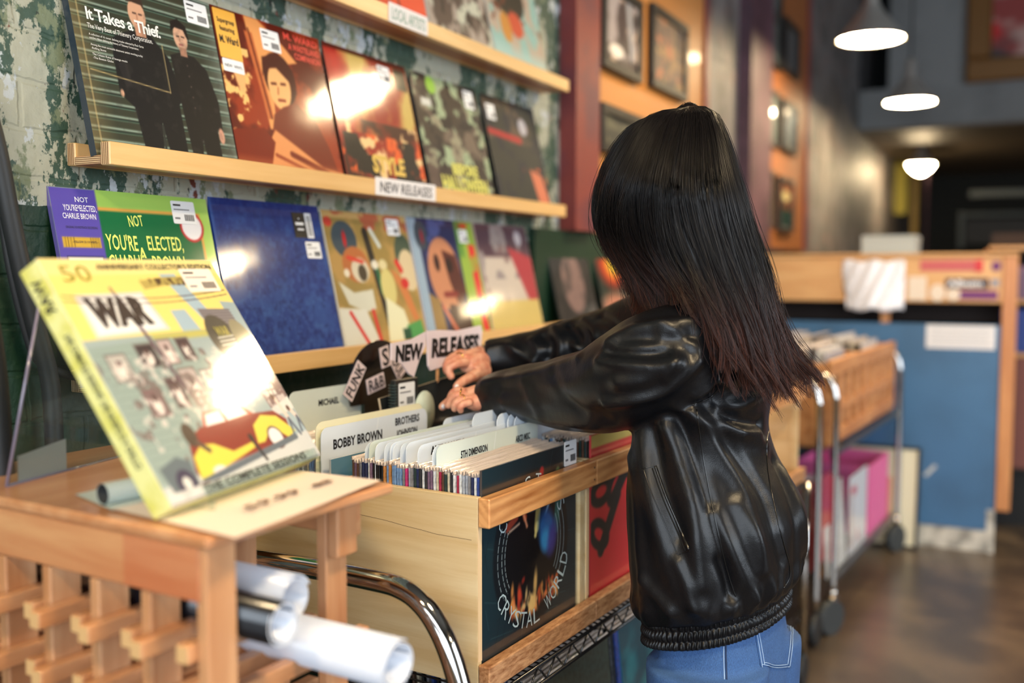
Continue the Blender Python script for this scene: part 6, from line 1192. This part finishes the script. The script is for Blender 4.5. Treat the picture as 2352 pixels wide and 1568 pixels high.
# ---- leather jacket
def leather():
    m = bpy.data.materials.new('black_leather'); m.use_nodes = True; nt = m.node_tree; b = nt.nodes['Principled BSDF']; L = nt.links
    b.inputs['Base Color'].default_value = (0.0045, 0.0048, 0.0062, 1); b.inputs['Roughness'].default_value = 0.37; b.inputs['Specular IOR Level'].default_value = 0.27
    b.inputs['Coat Weight'].default_value = 0.08; b.inputs['Coat Roughness'].default_value = 0.25
    tc = nt.nodes.new('ShaderNodeTexCoord'); v = nt.nodes.new('ShaderNodeTexVoronoi'); v.inputs['Scale'].default_value = 650; n = nt.nodes.new('ShaderNodeTexNoise'); n.inputs['Scale'].default_value = 22; n.inputs['Detail'].default_value = 4
    L.new(tc.outputs['Object'], v.inputs['Vector']); L.new(tc.outputs['Object'], n.inputs['Vector'])
    b1 = nt.nodes.new('ShaderNodeBump'); b1.inputs['Strength'].default_value = 0.22; b1.inputs['Distance'].default_value = 0.0006; L.new(v.outputs['Distance'], b1.inputs['Height'])
    b2 = nt.nodes.new('ShaderNodeBump'); b2.inputs['Strength'].default_value = 0.30; b2.inputs['Distance'].default_value = 0.005; L.new(n.outputs[0], b2.inputs['Height']); L.new(b1.outputs[0], b2.inputs['Normal']); L.new(b2.outputs[0], b.inputs['Normal'])
    return m
m_lea = leather()
jb = MB()
def pxring(py, l, r, a, d, dep=1.72):
    """a torso ring whose outline spans columns l..r at row py; a, d: half width and half depth before scaling"""
    c = at((l+r)/2, py, dep); need = (r-l)/2/FPX*dep; sa = abs(RGT@RV); sd = abs(FWD@RV); k = need/math.hypot(a*sa, d*sd); return (list(c), a*k, d*k)
tr = [pxring(1372, 1468, 1830, 0.19, 0.125, 1.72)+(0.21,), pxring(1360, 1462, 1838, 0.195, 0.13, 1.72)+(0.21,), pxring(1325, 1453, 1848, 0.205, 0.135)+(0.20,), pxring(1260, 1446, 1857, 0.205, 0.14)+(0.18,), pxring(1190, 1442, 1855, 0.205, 0.14)+(0.12,), pxring(1110, 1440, 1822, 0.20, 0.13)+(0.06,), pxring(1040, 1445, 1790, 0.195, 0.12)+(0,),
      pxring(980, 1450, 1776, 0.195, 0.115)+(0,), pxring(910, 1455, 1785, 0.20, 0.112)+(0,), pxring(840, 1462, 1790, 0.205, 0.11)+(0,), pxring(780, 1478, 1775, 0.20, 0.10)+(0,), pxring(735, 1505, 1735, 0.175, 0.085)+(0,), pxring(700, 1530, 1690, 0.12, 0.07)+(0,)]
R = [np.concatenate([c, [a, d, t_]]) for c, a, d, t_ in tr]; Ri = interp(R, 60); ringloft(jb, [(list(q[:3]), q[3], q[4], q[5]) for q in Ri], 56)
def arm(pts, rad, seg=28):
    P_ = interp(pts, 50); r = interp([[q] for q in rad], 50)[:, 0]; jb.tube(P_, r, seg)
CUL = at(1108, 908, 1.93); 
armL = [at(1600, 800, 1.63), at(1540, 820, 1.60), at(1460, 856, 1.62), at(1385, 893, 1.69), at(1300, 903, 1.78), at(1210, 903, 1.86), at(1150, 905, 1.90), at(1112, 908, 1.925)]
arm(armL, [0.076, 0.083, 0.081, 0.076, 0.066, 0.054, 0.044, 0.036])
armR = [at(1640, 790, 1.88), at(1570, 780, 1.93), at(1480, 775, 2.0), at(1400, 790, 2.06), at(1300, 805, 2.10), at(1200, 818, 2.13), at(1116, 824, 2.135)]
arm(armR, [0.075, 0.085, 0.086, 0.076, 0.062, 0.050, 0.042])
# collar
NBc = (SHL+SHR)/2; cc = [(list(NBc+np.array([0, 0, 0.055])-FWD*0.0), 0.085, 0.075), (list(NBc+np.array([0, 0, 0.085])+FWD*0.01), 0.080, 0.072), (list(NBc+np.array([0, 0, 0.105])+FWD*0.012), 0.082, 0.075)]
ringloft(jb, cc, 36)
jv, jf = fuse(jb, 'jacket_raw', 0.0052, 6)
bvh = BVHTree.FromPolygons([tuple(q) for q in jv], jf)
jn = vnormals(jv, jf)
def fold(px, amp, wd, on=None):
    P_ = project_line(bvh, px, 0.0, 20)
    if len(P_) < 2: return
    d = seg_dist(jv, P_); k = np.exp(-(d/wd)**2)*amp; return k
disp = np.zeros(len(jv))
FOLDS = [  # (points, amplitude m, width m): ridges positive, creases negative
 ([(1530, 985), (1560, 1050), (1590, 1150), (1600, 1260), (1610, 1340)], 0.010, 0.016), ([(1560, 960), (1600, 1080), (1640, 1200), (1670, 1310), (1680, 1370)], -0.010, 0.012), ([(1590, 940), (1640, 1030), (1700, 1130), (1740, 1250), (1770, 1350)], 0.011, 0.016),
 ([(1620, 930), (1690, 1040), (1760, 1150), (1800, 1290)], -0.008, 0.014), ([(1640, 1180), (1670, 1250), (1705, 1320), (1730, 1370)], 0.009, 0.012), ([(1650, 1290), (1670, 1330), (1685, 1375)], -0.007, 0.008), ([(1690, 1160), (1730, 1240), (1740, 1310)], 0.007, 0.012),
 ([(1470, 1000), (1480, 1080), (1500, 1180), (1530, 1280), (1560, 1350), (1590, 1395)], 0.008, 0.018), ([(1500, 990), (1520, 1100), (1560, 1230)], -0.008, 0.014), ([(1560, 1290), (1580, 1340), (1595, 1392)], 0.008, 0.009), ([(1480, 1330), (1510, 1370), (1540, 1400)], 0.006, 0.010),
 ([(1560, 935), (1600, 960), (1680, 985), (1740, 985)], 0.010, 0.013), ([(1640, 890), (1650, 930), (1690, 965), (1745, 975)], -0.012, 0.010), ([(1600, 905), (1650, 880), (1700, 862), (1740, 850)], 0.010, 0.012), ([(1650, 940), (1700, 930), (1750, 900)], 0.008, 0.010), ([(1700, 1000), (1760, 1020)], 0.006, 0.012),
 ([(1780, 1060), (1820, 1160), (1830, 1260), (1815, 1360)], -0.005, 0.012), ([(1800, 1080), (1845, 1200), (1840, 1320)], 0.005, 0.014), ([(1450, 1050), (1465, 1150), (1470, 1260), (1480, 1360)], 0.006, 0.014),
 # near sleeve: big fold at the elbow, long folds over the upper arm
 ([(1325, 795), (1330, 830), (1345, 870), (1365, 900), (1400, 922)], 0.016, 0.010), ([(1340, 800), (1355, 840), (1385, 880), (1430, 900), (1500, 890)], -0.016, 0.016), ([(1395, 925), (1450, 918), (1510, 905), (1560, 870), (1600, 830)], 0.012, 0.011), ([(1420, 880), (1480, 872), (1530, 850), (1560, 835)], 0.009, 0.014),
 ([(1380, 830), (1440, 836), (1500, 838), (1550, 826)], 0.010, 0.012), ([(1400, 810), (1460, 815), (1530, 812)], -0.008, 0.009), ([(1400, 785), (1450, 760), (1520, 745), (1590, 740)], 0.009, 0.011), ([(1430, 775), (1500, 775), (1580, 770)], -0.006, 0.012), ([(1520, 750), (1560, 770), (1600, 800)], 0.006, 0.010), ([(1530, 865), (1545, 840), (1540, 826)], 0.006, 0.008),
 ([(1110, 880), (1180, 868), (1250, 850), (1330, 822)], 0.006, 0.012), ([(1150, 890), (1230, 900), (1300, 930), (1380, 960)], -0.006, 0.020), ([(1160, 930), (1260, 965), (1360, 980)], 0.006, 0.012), ([(1200, 880), (1215, 915), (1240, 950)], 0.004, 0.012), ([(1270, 860), (1290, 910), (1330, 950)], -0.005, 0.014),
 # far sleeve
 ([(1170, 795), (1200, 815), (1230, 835)], 0.006, 0.010), ([(1250, 770), (1265, 800), (1255, 835)], -0.010, 0.010), ([(1275, 755), (1290, 790), (1285, 830)], 0.009, 0.010), ([(1310, 745), (1330, 780), (1320, 810)], -0.010, 0.010), ([(1345, 735), (1370, 765), (1365, 800)], 0.009, 0.011), ([(1380, 725), (1410, 745), (1420, 780)], -0.008, 0.010), ([(1220, 780), (1235, 805), (1225, 835)], 0.006, 0.008), ([(1120, 800), (1160, 790), (1180, 805)], 0.004, 0.010),
 ([(1600, 700), (1640, 740), (1660, 790)], 0.006, 0.010), ([(1640, 690), (1660, 750), (1680, 820)], -0.005, 0.010), ([(1628, 745), (1640, 800), (1650, 860)], -0.008, 0.006), ([(1610, 760), (1560, 760), (1520, 770)], 0.005, 0.009)]
for q in FOLDS:
    k = fold(*q)
    if k is not None: disp += k
# irregular crumple so the unseen sides also crease, then the gathered hem
def snoise(v, s, seed):
    r = np.random.default_rng(seed); out = np.zeros(len(v))
    for i in range(7): k = r.normal(size=3)*s; out += np.sin(v@k+r.random()*6.28)
    return out/7
disp += 0.0024*snoise(jv*np.array([1, 1, 0.45]), 26, 3)+0.0012*snoise(jv, 60, 4)
zz = jv[:, 2]; cxy = jv[:, :2]-np.array([PX, PY]); ang = np.arctan2(cxy[:, 1], cxy[:, 0])
hemz = tr[0][0][2]-0.21*(cxy@FWD[:2])+0.0; near_t = (np.linalg.norm(cxy, axis=1) < 0.34); hh_ = zz-hemz
gath = np.exp(-((hh_-0.018)/0.022)**2)*near_t; disp += gath*(0.0025+0.0040*np.sin(ang*30+1.5*np.sin(ang*5)))
jv2 = jv+jn*disp[:, None]
jo = pieces(jv2, jf, 'leather_jacket', [m_lea], person, 'black leather bomber jacket with a gathered hem')
sm = jo.modifiers.new('s', 'SMOOTH'); sm.factor = 0.5; sm.iterations = 1
bvh2 = BVHTree.FromPolygons([tuple(q) for q in jv2], jf)
# gathered elastic hem band, three shirred rows
def hemband():
    SG = 760; NR_ = 40; v = []; C0 = np.array(tr[0][0]); A0_, D0 = tr[0][1], tr[0][2]
    r9 = np.random.default_rng(5); phs = r9.random(40)*6.28
    for i in range(NR_+1):
        q = i/NR_; c = C0+np.array([0, 0, 0.008-0.050*q])
        for k in range(SG):
            th = 2*math.pi*k/SG; ct, st = math.cos(th), math.sin(th); plain = 1/(1+math.exp(-(st-0.80)/0.03)); row = q*3; rp = row-math.floor(row)
            rib = 0.0021*math.sin(96*th+1.6*math.sin(th*7+int(min(row, 2))*2.1)+0.8*math.sin(th*23+q*6)+int(min(row, 2))*1.3)*(math.sin(math.pi*rp)**0.5 if 0 < rp < 1 else 0)
            puff = 0.0030*math.sin(math.pi*rp)
            k_ = -0.006+(rib+puff)*(1-plain)+0.002*plain-(0.010*max(0, q-0.93)/0.07 if q > 0.93 else 0)
            x = (A0_+k_)*math.copysign(abs(ct)**(2/2.3), ct); y = (D0+k_)*math.copysign(abs(st)**(2/2.3), st); v.append(c+RGT*x+FWD*y-np.array([0, 0, 0.21*y]))
    f = [(i*SG+k, (i+1)*SG+k, (i+1)*SG+(k+1) % SG, i*SG+(k+1) % SG) for i in range(NR_) for k in range(SG)]+[[NR_*SG+k for k in range(SG)]]
    b = MB(); b.add(v, f, 0, True); return b.build('hem_band', m_lea, jo, None, 0, 'gathered elastic hem band')
hemband()
m_seam = mat('black_leather_seam', (10, 10, 11), 0.3, coat=0.4)
def seam(pts, r=0.0012, off=0.0002, name='seam', m=None, parent=None, B_=None, n=40):
    P_ = project_line(B_ or bvh2, pts, off, n)
    if len(P_) < 3: return
    b = MB(); b.tube(P_, r, 6); return b.build(name, m or m_seam, parent or jo)
for s in ([(1625, 735), (1640, 790), (1652, 860), (1640, 905), (1590, 930)], [(1600, 940), (1615, 1050), (1640, 1180), (1668, 1300), (1690, 1370)], [(1775, 965), (1762, 1010), (1765, 1090), (1790, 1210), (1815, 1310), (1800, 1350)], [(1130, 955), (1240, 975), (1380, 975), (1480, 950), (1560, 900), (1620, 820)]): seam(s)
# slanted welt pocket
seam([(1478, 1078), (1500, 1140), (1530, 1210), (1555, 1272)], 0.0010); seam([(1505, 1070), (1530, 1140), (1558, 1205), (1582, 1262)], 0.0026, -0.0002, 'pocket_welt'); seam([(1475, 1076), (1505, 1070)], 0.0009); seam([(1556, 1274), (1584, 1264)], 0.0009)
P_ = project_line(bvh2, [(1498, 1075), (1522, 1143), (1550, 1208), (1575, 1265)], 0.0004, 20); b = MB(); b.tube(P_, 0.0011, 6); b.build('pocket_slit', mat('deep_black_slit', (2, 2, 2), 0.9), jo)
# ---- jeans
def denim():
    m = bpy.data.materials.new('blue_denim'); m.use_nodes = True; nt = m.node_tree; b = nt.nodes['Principled BSDF']; L = nt.links
    tc = nt.nodes.new('ShaderNodeTexCoord'); n = nt.nodes.new('ShaderNodeTexNoise'); n.inputs['Scale'].default_value = 9; n.inputs['Detail'].default_value = 3
    n2 = nt.nodes.new('ShaderNodeTexNoise'); n2.inputs['Scale'].default_value = 900; mp = nt.nodes.new('ShaderNodeMapping'); mp.inputs['Scale'].default_value = (1, 1, 0.35)
    L.new(tc.outputs['Object'], n.inputs['Vector']); L.new(tc.outputs['Object'], mp.inputs[0]); L.new(mp.outputs[0], n2.inputs['Vector'])
    mx = nt.nodes.new('ShaderNodeMixRGB'); mx.inputs[1].default_value = c4((38, 68, 116)); mx.inputs[2].default_value = c4((64, 102, 154)); L.new(n.outputs[0], mx.inputs[0])
    mx2 = nt.nodes.new('ShaderNodeMixRGB'); mx2.blend_type = 'OVERLAY'; mx2.inputs[0].default_value = 0.65; L.new(mx.outputs[0], mx2.inputs[1]); L.new(n2.outputs[0], mx2.inputs[2]); L.new(mx2.outputs[0], b.inputs['Base Color'])
    b.inputs['Roughness'].default_value = 0.85; bp = nt.nodes.new('ShaderNodeBump'); bp.inputs['Strength'].default_value = 0.4; bp.inputs['Distance'].default_value = 0.0006; L.new(n2.outputs[0], bp.inputs['Height']); L.new(bp.outputs[0], b.inputs['Normal']); return m
m_den = denim()
db = MB(); hc = pxring(1375, 1500, 1806, 0.185, 0.105); h2 = pxring(1480, 1512, 1818, 0.185, 0.112); h3 = pxring(1560, 1516, 1816, 0.19, 0.12)
ringloft(db, [(list(np.array(hc[0])+np.array([0, 0, 0.09])), hc[1]*0.86, hc[2]*0.86), hc, h2, h3, (list(np.array(h3[0])-np.array([0, 0, 0.05])), h3[1]*0.98, h3[2]*0.95)], 48, p=2.5)
C3 = np.array(h3[0])
for s in (-1, 1):
    top = C3+RGT*0.085*s; db.tube(interp([top+np.array([0, 0, 0.06]), top-np.array([0, 0, 0.08]), np.array([C3[0], C3[1], 0.40])+RGT*0.095*s, np.array([C3[0], C3[1], 0.2])+RGT*0.10*s, np.array([C3[0], C3[1], 0.035])+RGT*0.10*s], 24), np.linspace(0.100, 0.088, 24), 28)
dv, df = fuse(db, 'jeans_raw', 0.0065, 6); dn = vnormals(dv, df); dv = dv+dn*(0.003*snoise(dv*np.array([1, 1, 0.4]), 24, 9)+0.0012*snoise(dv, 60, 10))[:, None]
jeans = pieces(dv, df, 'jeans', [m_den], person, 'blue denim jeans, wide in the leg'); dvh = BVHTree.FromPolygons([tuple(q) for q in dv], df)
m_st = mat('pale_denim_stitching', (150, 176, 208), 0.7); m_dk = mat('dark_denim_stitching', (34, 52, 84), 0.8)
seam([(1663, 1440), (1662, 1500), (1664, 1560)], 0.0009, 0.0003, 'side_seam', m_st, jeans, dvh); seam([(1668, 1440), (1667, 1500), (1669, 1560)], 0.0016, 0.0, 'side_seam', m_dk, jeans, dvh)
# back pocket: a raised patch with a double row of stitches
pk = [(1728, 1422), (1745, 1528), (1806, 1537), (1818, 1520), (1822, 1410)]
g = []
for i in range(9):
    for j in range(13):
        s, t_ = i/8, j/12; tp = np.array([1728, 1420])*(1-s)+np.array([1822, 1408])*s; bt = np.array([1746, 1529])*(1-s)+np.array([1814, 1532])*s; q = tp*(1-t_)+bt*t_; h, _ = hit(dvh, q[0], q[1], 0.0016); g.append(h if h is not None else g[-1])
b = MB(); b.add(g, [(i*13+j, i*13+j+1, (i+1)*13+j+1, (i+1)*13+j) for i in range(8) for j in range(12)], 0, True); po = b.build('back_pocket', m_den, jeans); so = po.modifiers.new('s', 'SOLIDIFY'); so.thickness = 0.0016; so.offset = -1
for off, in ((0,), (5,)):
    seam([(1731+off, 1425), (1748+off, 1526-off), (1748+off, 1526-off)], 0.0007, 0.0022, 'pocket_stitching', m_st, jeans, dvh); seam([(1748+off, 1526-off), (1780, 1532-off), (1811-off, 1530-off)], 0.0007, 0.0022, 'pocket_stitching', m_st, jeans, dvh); seam([(1812-off, 1529-off), (1819-off, 1470), (1821-off, 1415)], 0.0007, 0.0022, 'pocket_stitching', m_st, jeans, dvh)
# shoes
for s in (-1, 1):
    c = np.array([C3[0], C3[1], 0.0])+RGT*0.10*s; b = MB()
    ringloft(b, [(list(c+FWD*0.04+np.array([0, 0, 0.001])), 0.050, 0.135), (list(c+FWD*0.04+np.array([0, 0, 0.03])), 0.050, 0.135), (list(c+FWD*0.03+np.array([0, 0, 0.06])), 0.044, 0.115), (list(c+np.array([0, 0, 0.10])), 0.036, 0.06)], 32, p=2.2); b.build('shoe', mat('black_shoe', (20, 20, 22), 0.5), person)
# ---- hair
def hair_mat():
    m = bpy.data.materials.new('long_dark_hair'); m.use_nodes = True; nt = m.node_tree; b = nt.nodes['Principled BSDF']; a = nt.nodes.new('ShaderNodeAttribute'); a.attribute_name = 'Col'; nt.links.new(a.outputs['Color'], b.inputs['Base Color'])
    b.inputs['Roughness'].default_value = 0.36; b.inputs['Specular IOR Level'].default_value = 0.28; return m
m_hair = hair_mat()
# guides, front of the head to the back, as (column, row, depth): near side of the head
GD = [
 [(1572, 248, 1.68), (1462, 280, 1.67), (1404, 345, 1.68), (1372, 430, 1.70), (1365, 500, 1.71), (1378, 550, 1.715), (1420, 600, 1.715), (1452, 650, 1.71), (1462, 700, 1.70)],
 [(1573, 247, 1.68), (1484, 270, 1.63), (1415, 370, 1.62), (1386, 450, 1.63), (1388, 530, 1.65), (1425, 590, 1.665), (1462, 640, 1.67), (1484, 690, 1.67), (1490, 720, 1.66)],
 [(1576, 246, 1.678), (1510, 270, 1.61), (1452, 390, 1.575), (1430, 470, 1.58), (1440, 550, 1.60), (1480, 610, 1.615), (1515, 655, 1.62), (1530, 700, 1.615), (1536, 728, 1.61)],
 [(1578, 244, 1.676), (1538, 272, 1.60), (1498, 400, 1.55), (1490, 490, 1.555), (1510, 570, 1.565), (1550, 630, 1.56), (1585, 680, 1.54), (1610, 730, 1.525), (1625, 770, 1.52)],
 [(1581, 243, 1.676), (1570, 266, 1.60), (1545, 410, 1.54), (1550, 510, 1.54), (1580, 600, 1.535), (1620, 680, 1.52), (1655, 760, 1.51), (1680, 840, 1.515), (1698, 890, 1.52)],
 [(1584, 243, 1.676), (1598, 264, 1.60), (1595, 420, 1.54), (1612, 520, 1.535), (1645, 620, 1.53), (1680, 710, 1.525), (1710, 800, 1.53), (1738, 880, 1.54), (1762, 935, 1.545)],
 [(1587, 243, 1.677), (1622, 262, 1.61), (1643, 420, 1.55), (1664, 520, 1.55), (1695, 620, 1.55), (1722, 710, 1.55), (1750, 800, 1.56), (1778, 880, 1.57), (1796, 938, 1.575)],
 [(1590, 244, 1.679), (1640, 262, 1.635), (1684, 420, 1.60), (1706, 520, 1.60), (1735, 620, 1.60), (1760, 710, 1.60), (1785, 795, 1.61), (1815, 865, 1.62), (1838, 915, 1.625)],
 [(1592, 245, 1.682), (1652, 268, 1.67), (1704, 420, 1.67), (1730, 515, 1.67), (1762, 610, 1.66), (1786, 700, 1.65), (1806, 780, 1.65), (1838, 835, 1.66), (1862, 880, 1.66)],
 # round the back to the far side
 [(1591, 245, 1.686), (1644, 266, 1.72), (1690, 420, 1.76), (1716, 515, 1.76), (1748, 610, 1.74), (1774, 700, 1.71), (1796, 780, 1.69), (1824, 840, 1.69), (1846, 890, 1.69)],
 [(1587, 244, 1.688), (1602, 262, 1.78), (1610, 420, 1.85), (1625, 520, 1.84), (1650, 620, 1.80), (1700, 710, 1.75), (1740, 800, 1.71), (1770, 880, 1.69), (1790, 930, 1.68)],
 [(1580, 244, 1.688), (1556, 262, 1.78), (1530, 410, 1.86), (1530, 510, 1.85), (1545, 600, 1.82), (1565, 660, 1.79), (1580, 700, 1.77), (1590, 740, 1.76), (1600, 770, 1.76)],
 [(1575, 246, 1.685), (1496, 284, 1.76), (1440, 390, 1.81), (1415, 470, 1.81), (1420, 550, 1.80), (1450, 610, 1.79), (1480, 650, 1.78), (1495, 690, 1.77), (1500, 715, 1.77)],
]
GW = np.array([[at(*p) for p in g] for g in GD]); NG = len(GW); NT = 26
def guide(u_):
    """closed loop of guides, u_ in 0..NG"""
    i = int(math.floor(u_)) % NG; f = u_-math.floor(u_); f = f*f*(3-2*f); a = GW[i]; c = GW[(i+1) % NG]; P_ = a*(1-f)+c*f; t = np.linspace(0, 8, NT); return np.array([catm(P_, s) for s in t])
GS = np.array([guide(NG*k/130) for k in range(130)])           # 130 x NT
cent = GS.mean(axis=0)
NSH = int(NT*0.80); shell = cent[None]+(GS-cent[None])*0.92; shell = np.array([[catm(g_, q) for q in np.linspace(0, (NT-1)*0.80, NT)] for g_ in shell])
b = MB(); K = 130; b.add(shell.reshape(-1, 3), [(i*NT+j, ((i+1) % K)*NT+j, ((i+1) % K)*NT+j+1, i*NT+j+1) for i in range(K) for j in range(NT-1)], 0, True)
b.f.append([i*NT for i in range(K)]); b.m.append(0); b.sm.append(True); b.f.append([i*NT+NT-1 for i in range(K)][::-1]); b.m.append(0); b.sm.append(True)
nst = 15000; r_ = np.random.default_rng(11); vs_ = []; fs_ = []; cs_ = []
ncl = 300; clu = np.sort(r_.random(ncl)*NG); cll = r_.random(ncl)
U_ = r_.random(nst)*NG; front = r_.random(nst) < 0.80; U_ = np.where(front, r_.random(nst)*9.2-0.3, U_) % NG
tt = np.linspace(0, 1, NT)
def G2(u_arr):
    x = (u_arr/NG*130) % 130; i = np.floor(x).astype(int) % 130; f = (x-np.floor(x))[:, None, None]; return GS[i]*(1-f)+GS[(i+1) % 130]*f
cl = np.argmin(np.abs(U_[:, None]-clu[None, :]+0.0), axis=1); pull = (0.85*tt**1.5)[None, :]
xs = np.empty((nst, NT, 3)); ueff = U_[:, None]*(1-pull)+clu[cl][:, None]*pull
x = (ueff/NG*130) % 130; i0 = np.floor(x).astype(int) % 130; fr_ = (x-np.floor(x))[..., None]; J = np.arange(NT)[None, :]
xs = GS[i0, J]*(1-fr_)+GS[(i0+1) % 130, J]*fr_
lay = 1.0-0.10*r_.random((nst, 1, 1))**1.2+0.02*r_.normal(size=(nst, 1, 1)); lay2 = lay-(0.16*cll[cl][:, None, None])*(tt[None, :, None]**2)
xs = cent[None]+(xs-cent[None])*lay2
ph = (clu[cl]*9)[:, None]; amp = 0.016*tt[None, :]**1.8
xs += (RV[None, None]*(amp*np.sin((9+3*cll[cl][:, None])*tt[None, :]+ph))[..., None])+(np.array([0, 0, 1.0])[None, None]*0)
ct_ = r_.normal(size=(ncl, 3))*np.array([0.011, 0.011, 0.014]); xs += ct_[cl][:, None, :]*(tt**2.6)[None, :, None]
fly = (r_.random(nst) < 0.05)[:, None]; xs += (r_.normal(size=(nst, 1, 3))*np.array([0.010, 0.010, 0.006]))*((tt**1.3)[None, :, None])*(0.25+1.4*fly[..., None])
ln = 1.0-0.10*r_.random(nst)-0.17*cll[cl]**1.5; ts = tt[None, :]*ln[:, None]*(NT-1); a_ = np.clip(np.floor(ts).astype(int), 0, NT-2); f_ = (ts-a_)[..., None]; R_ = np.arange(nst)[:, None]
xs = xs[R_, a_]*(1-f_)+xs[R_, a_+1]*f_
xs[:, 0] += r_.normal(size=(nst, 3))*0.002
rad = 0.00042*(1-0.55*tt[None, :]**2)*(0.8+0.5*r_.random((nst, 1)))
T_ = np.gradient(xs, axis=1); T_ /= np.linalg.norm(T_, axis=2)[..., None]+1e-12; A_ = np.cross(T_, np.array([0.3, 0.2, 0.93])); A_ /= np.linalg.norm(A_, axis=2)[..., None]+1e-9; B_2 = np.cross(T_, A_)
V = np.stack([xs+rad[..., None]*(math.cos(q)*A_+math.sin(q)*B_2) for q in (0, 2.094, 4.189)], 2).reshape(-1, 3)
idx = np.arange(nst*NT*3).reshape(nst, NT, 3); F = np.stack([np.stack([idx[:, :-1, k], idx[:, :-1, (k+1) % 3], idx[:, 1:, (k+1) % 3], idx[:, 1:, k]], -1) for k in range(3)], 2).reshape(-1, 4)
hv = np.concatenate([shell.reshape(-1, 3), V])-ORG[person.name]; nsh = K*NT
me = bpy.data.meshes.new('hair'); Fs = np.array(b.f[:-2]); F_all = np.concatenate([Fs, F+nsh]).astype(np.int32)
me.vertices.add(len(hv)); me.vertices.foreach_set('co', hv.ravel()); me.loops.add(F_all.size); me.loops.foreach_set('vertex_index', F_all.ravel()); me.polygons.add(len(F_all)); me.polygons.foreach_set('loop_start', np.arange(0, F_all.size, 4, dtype=np.int32)); me.polygons.foreach_set('use_smooth', np.ones(len(F_all), bool)); me.update(calc_edges=True)
ca = me.color_attributes.new('Col', 'FLOAT_COLOR', 'POINT'); col = np.ones((len(hv), 4)); dark = lin(np.array([18, 15, 15.])); red = lin(np.array([110, 56, 36.])); brn = lin(np.array([44, 32, 28.])); col[:nsh, :3] = lin(np.array([12, 10, 10.]))
k1 = np.clip((tt[None, :]-0.5-0.15*cll[cl][:, None])/0.45, 0, 1)*(0.15+0.85*r_.random((nst, 1))**1.6); vr = 0.6+0.9*r_.random((nst, 1)); cc_ = (dark[None, None]*(1-k1[..., None])+(red*0.55+brn*0.45)[None, None]*k1[..., None])*vr[..., None]
col[nsh:, :3] = np.repeat(cc_.reshape(-1, 3), 3, axis=0); ca.data.foreach_set('color', col.ravel()); me.materials.append(m_hair)
ho = bpy.data.objects.new('hair', me); COL.objects.link(ho); ho.parent = person; ho['label'] = 'long black hair turning brown towards the tips'
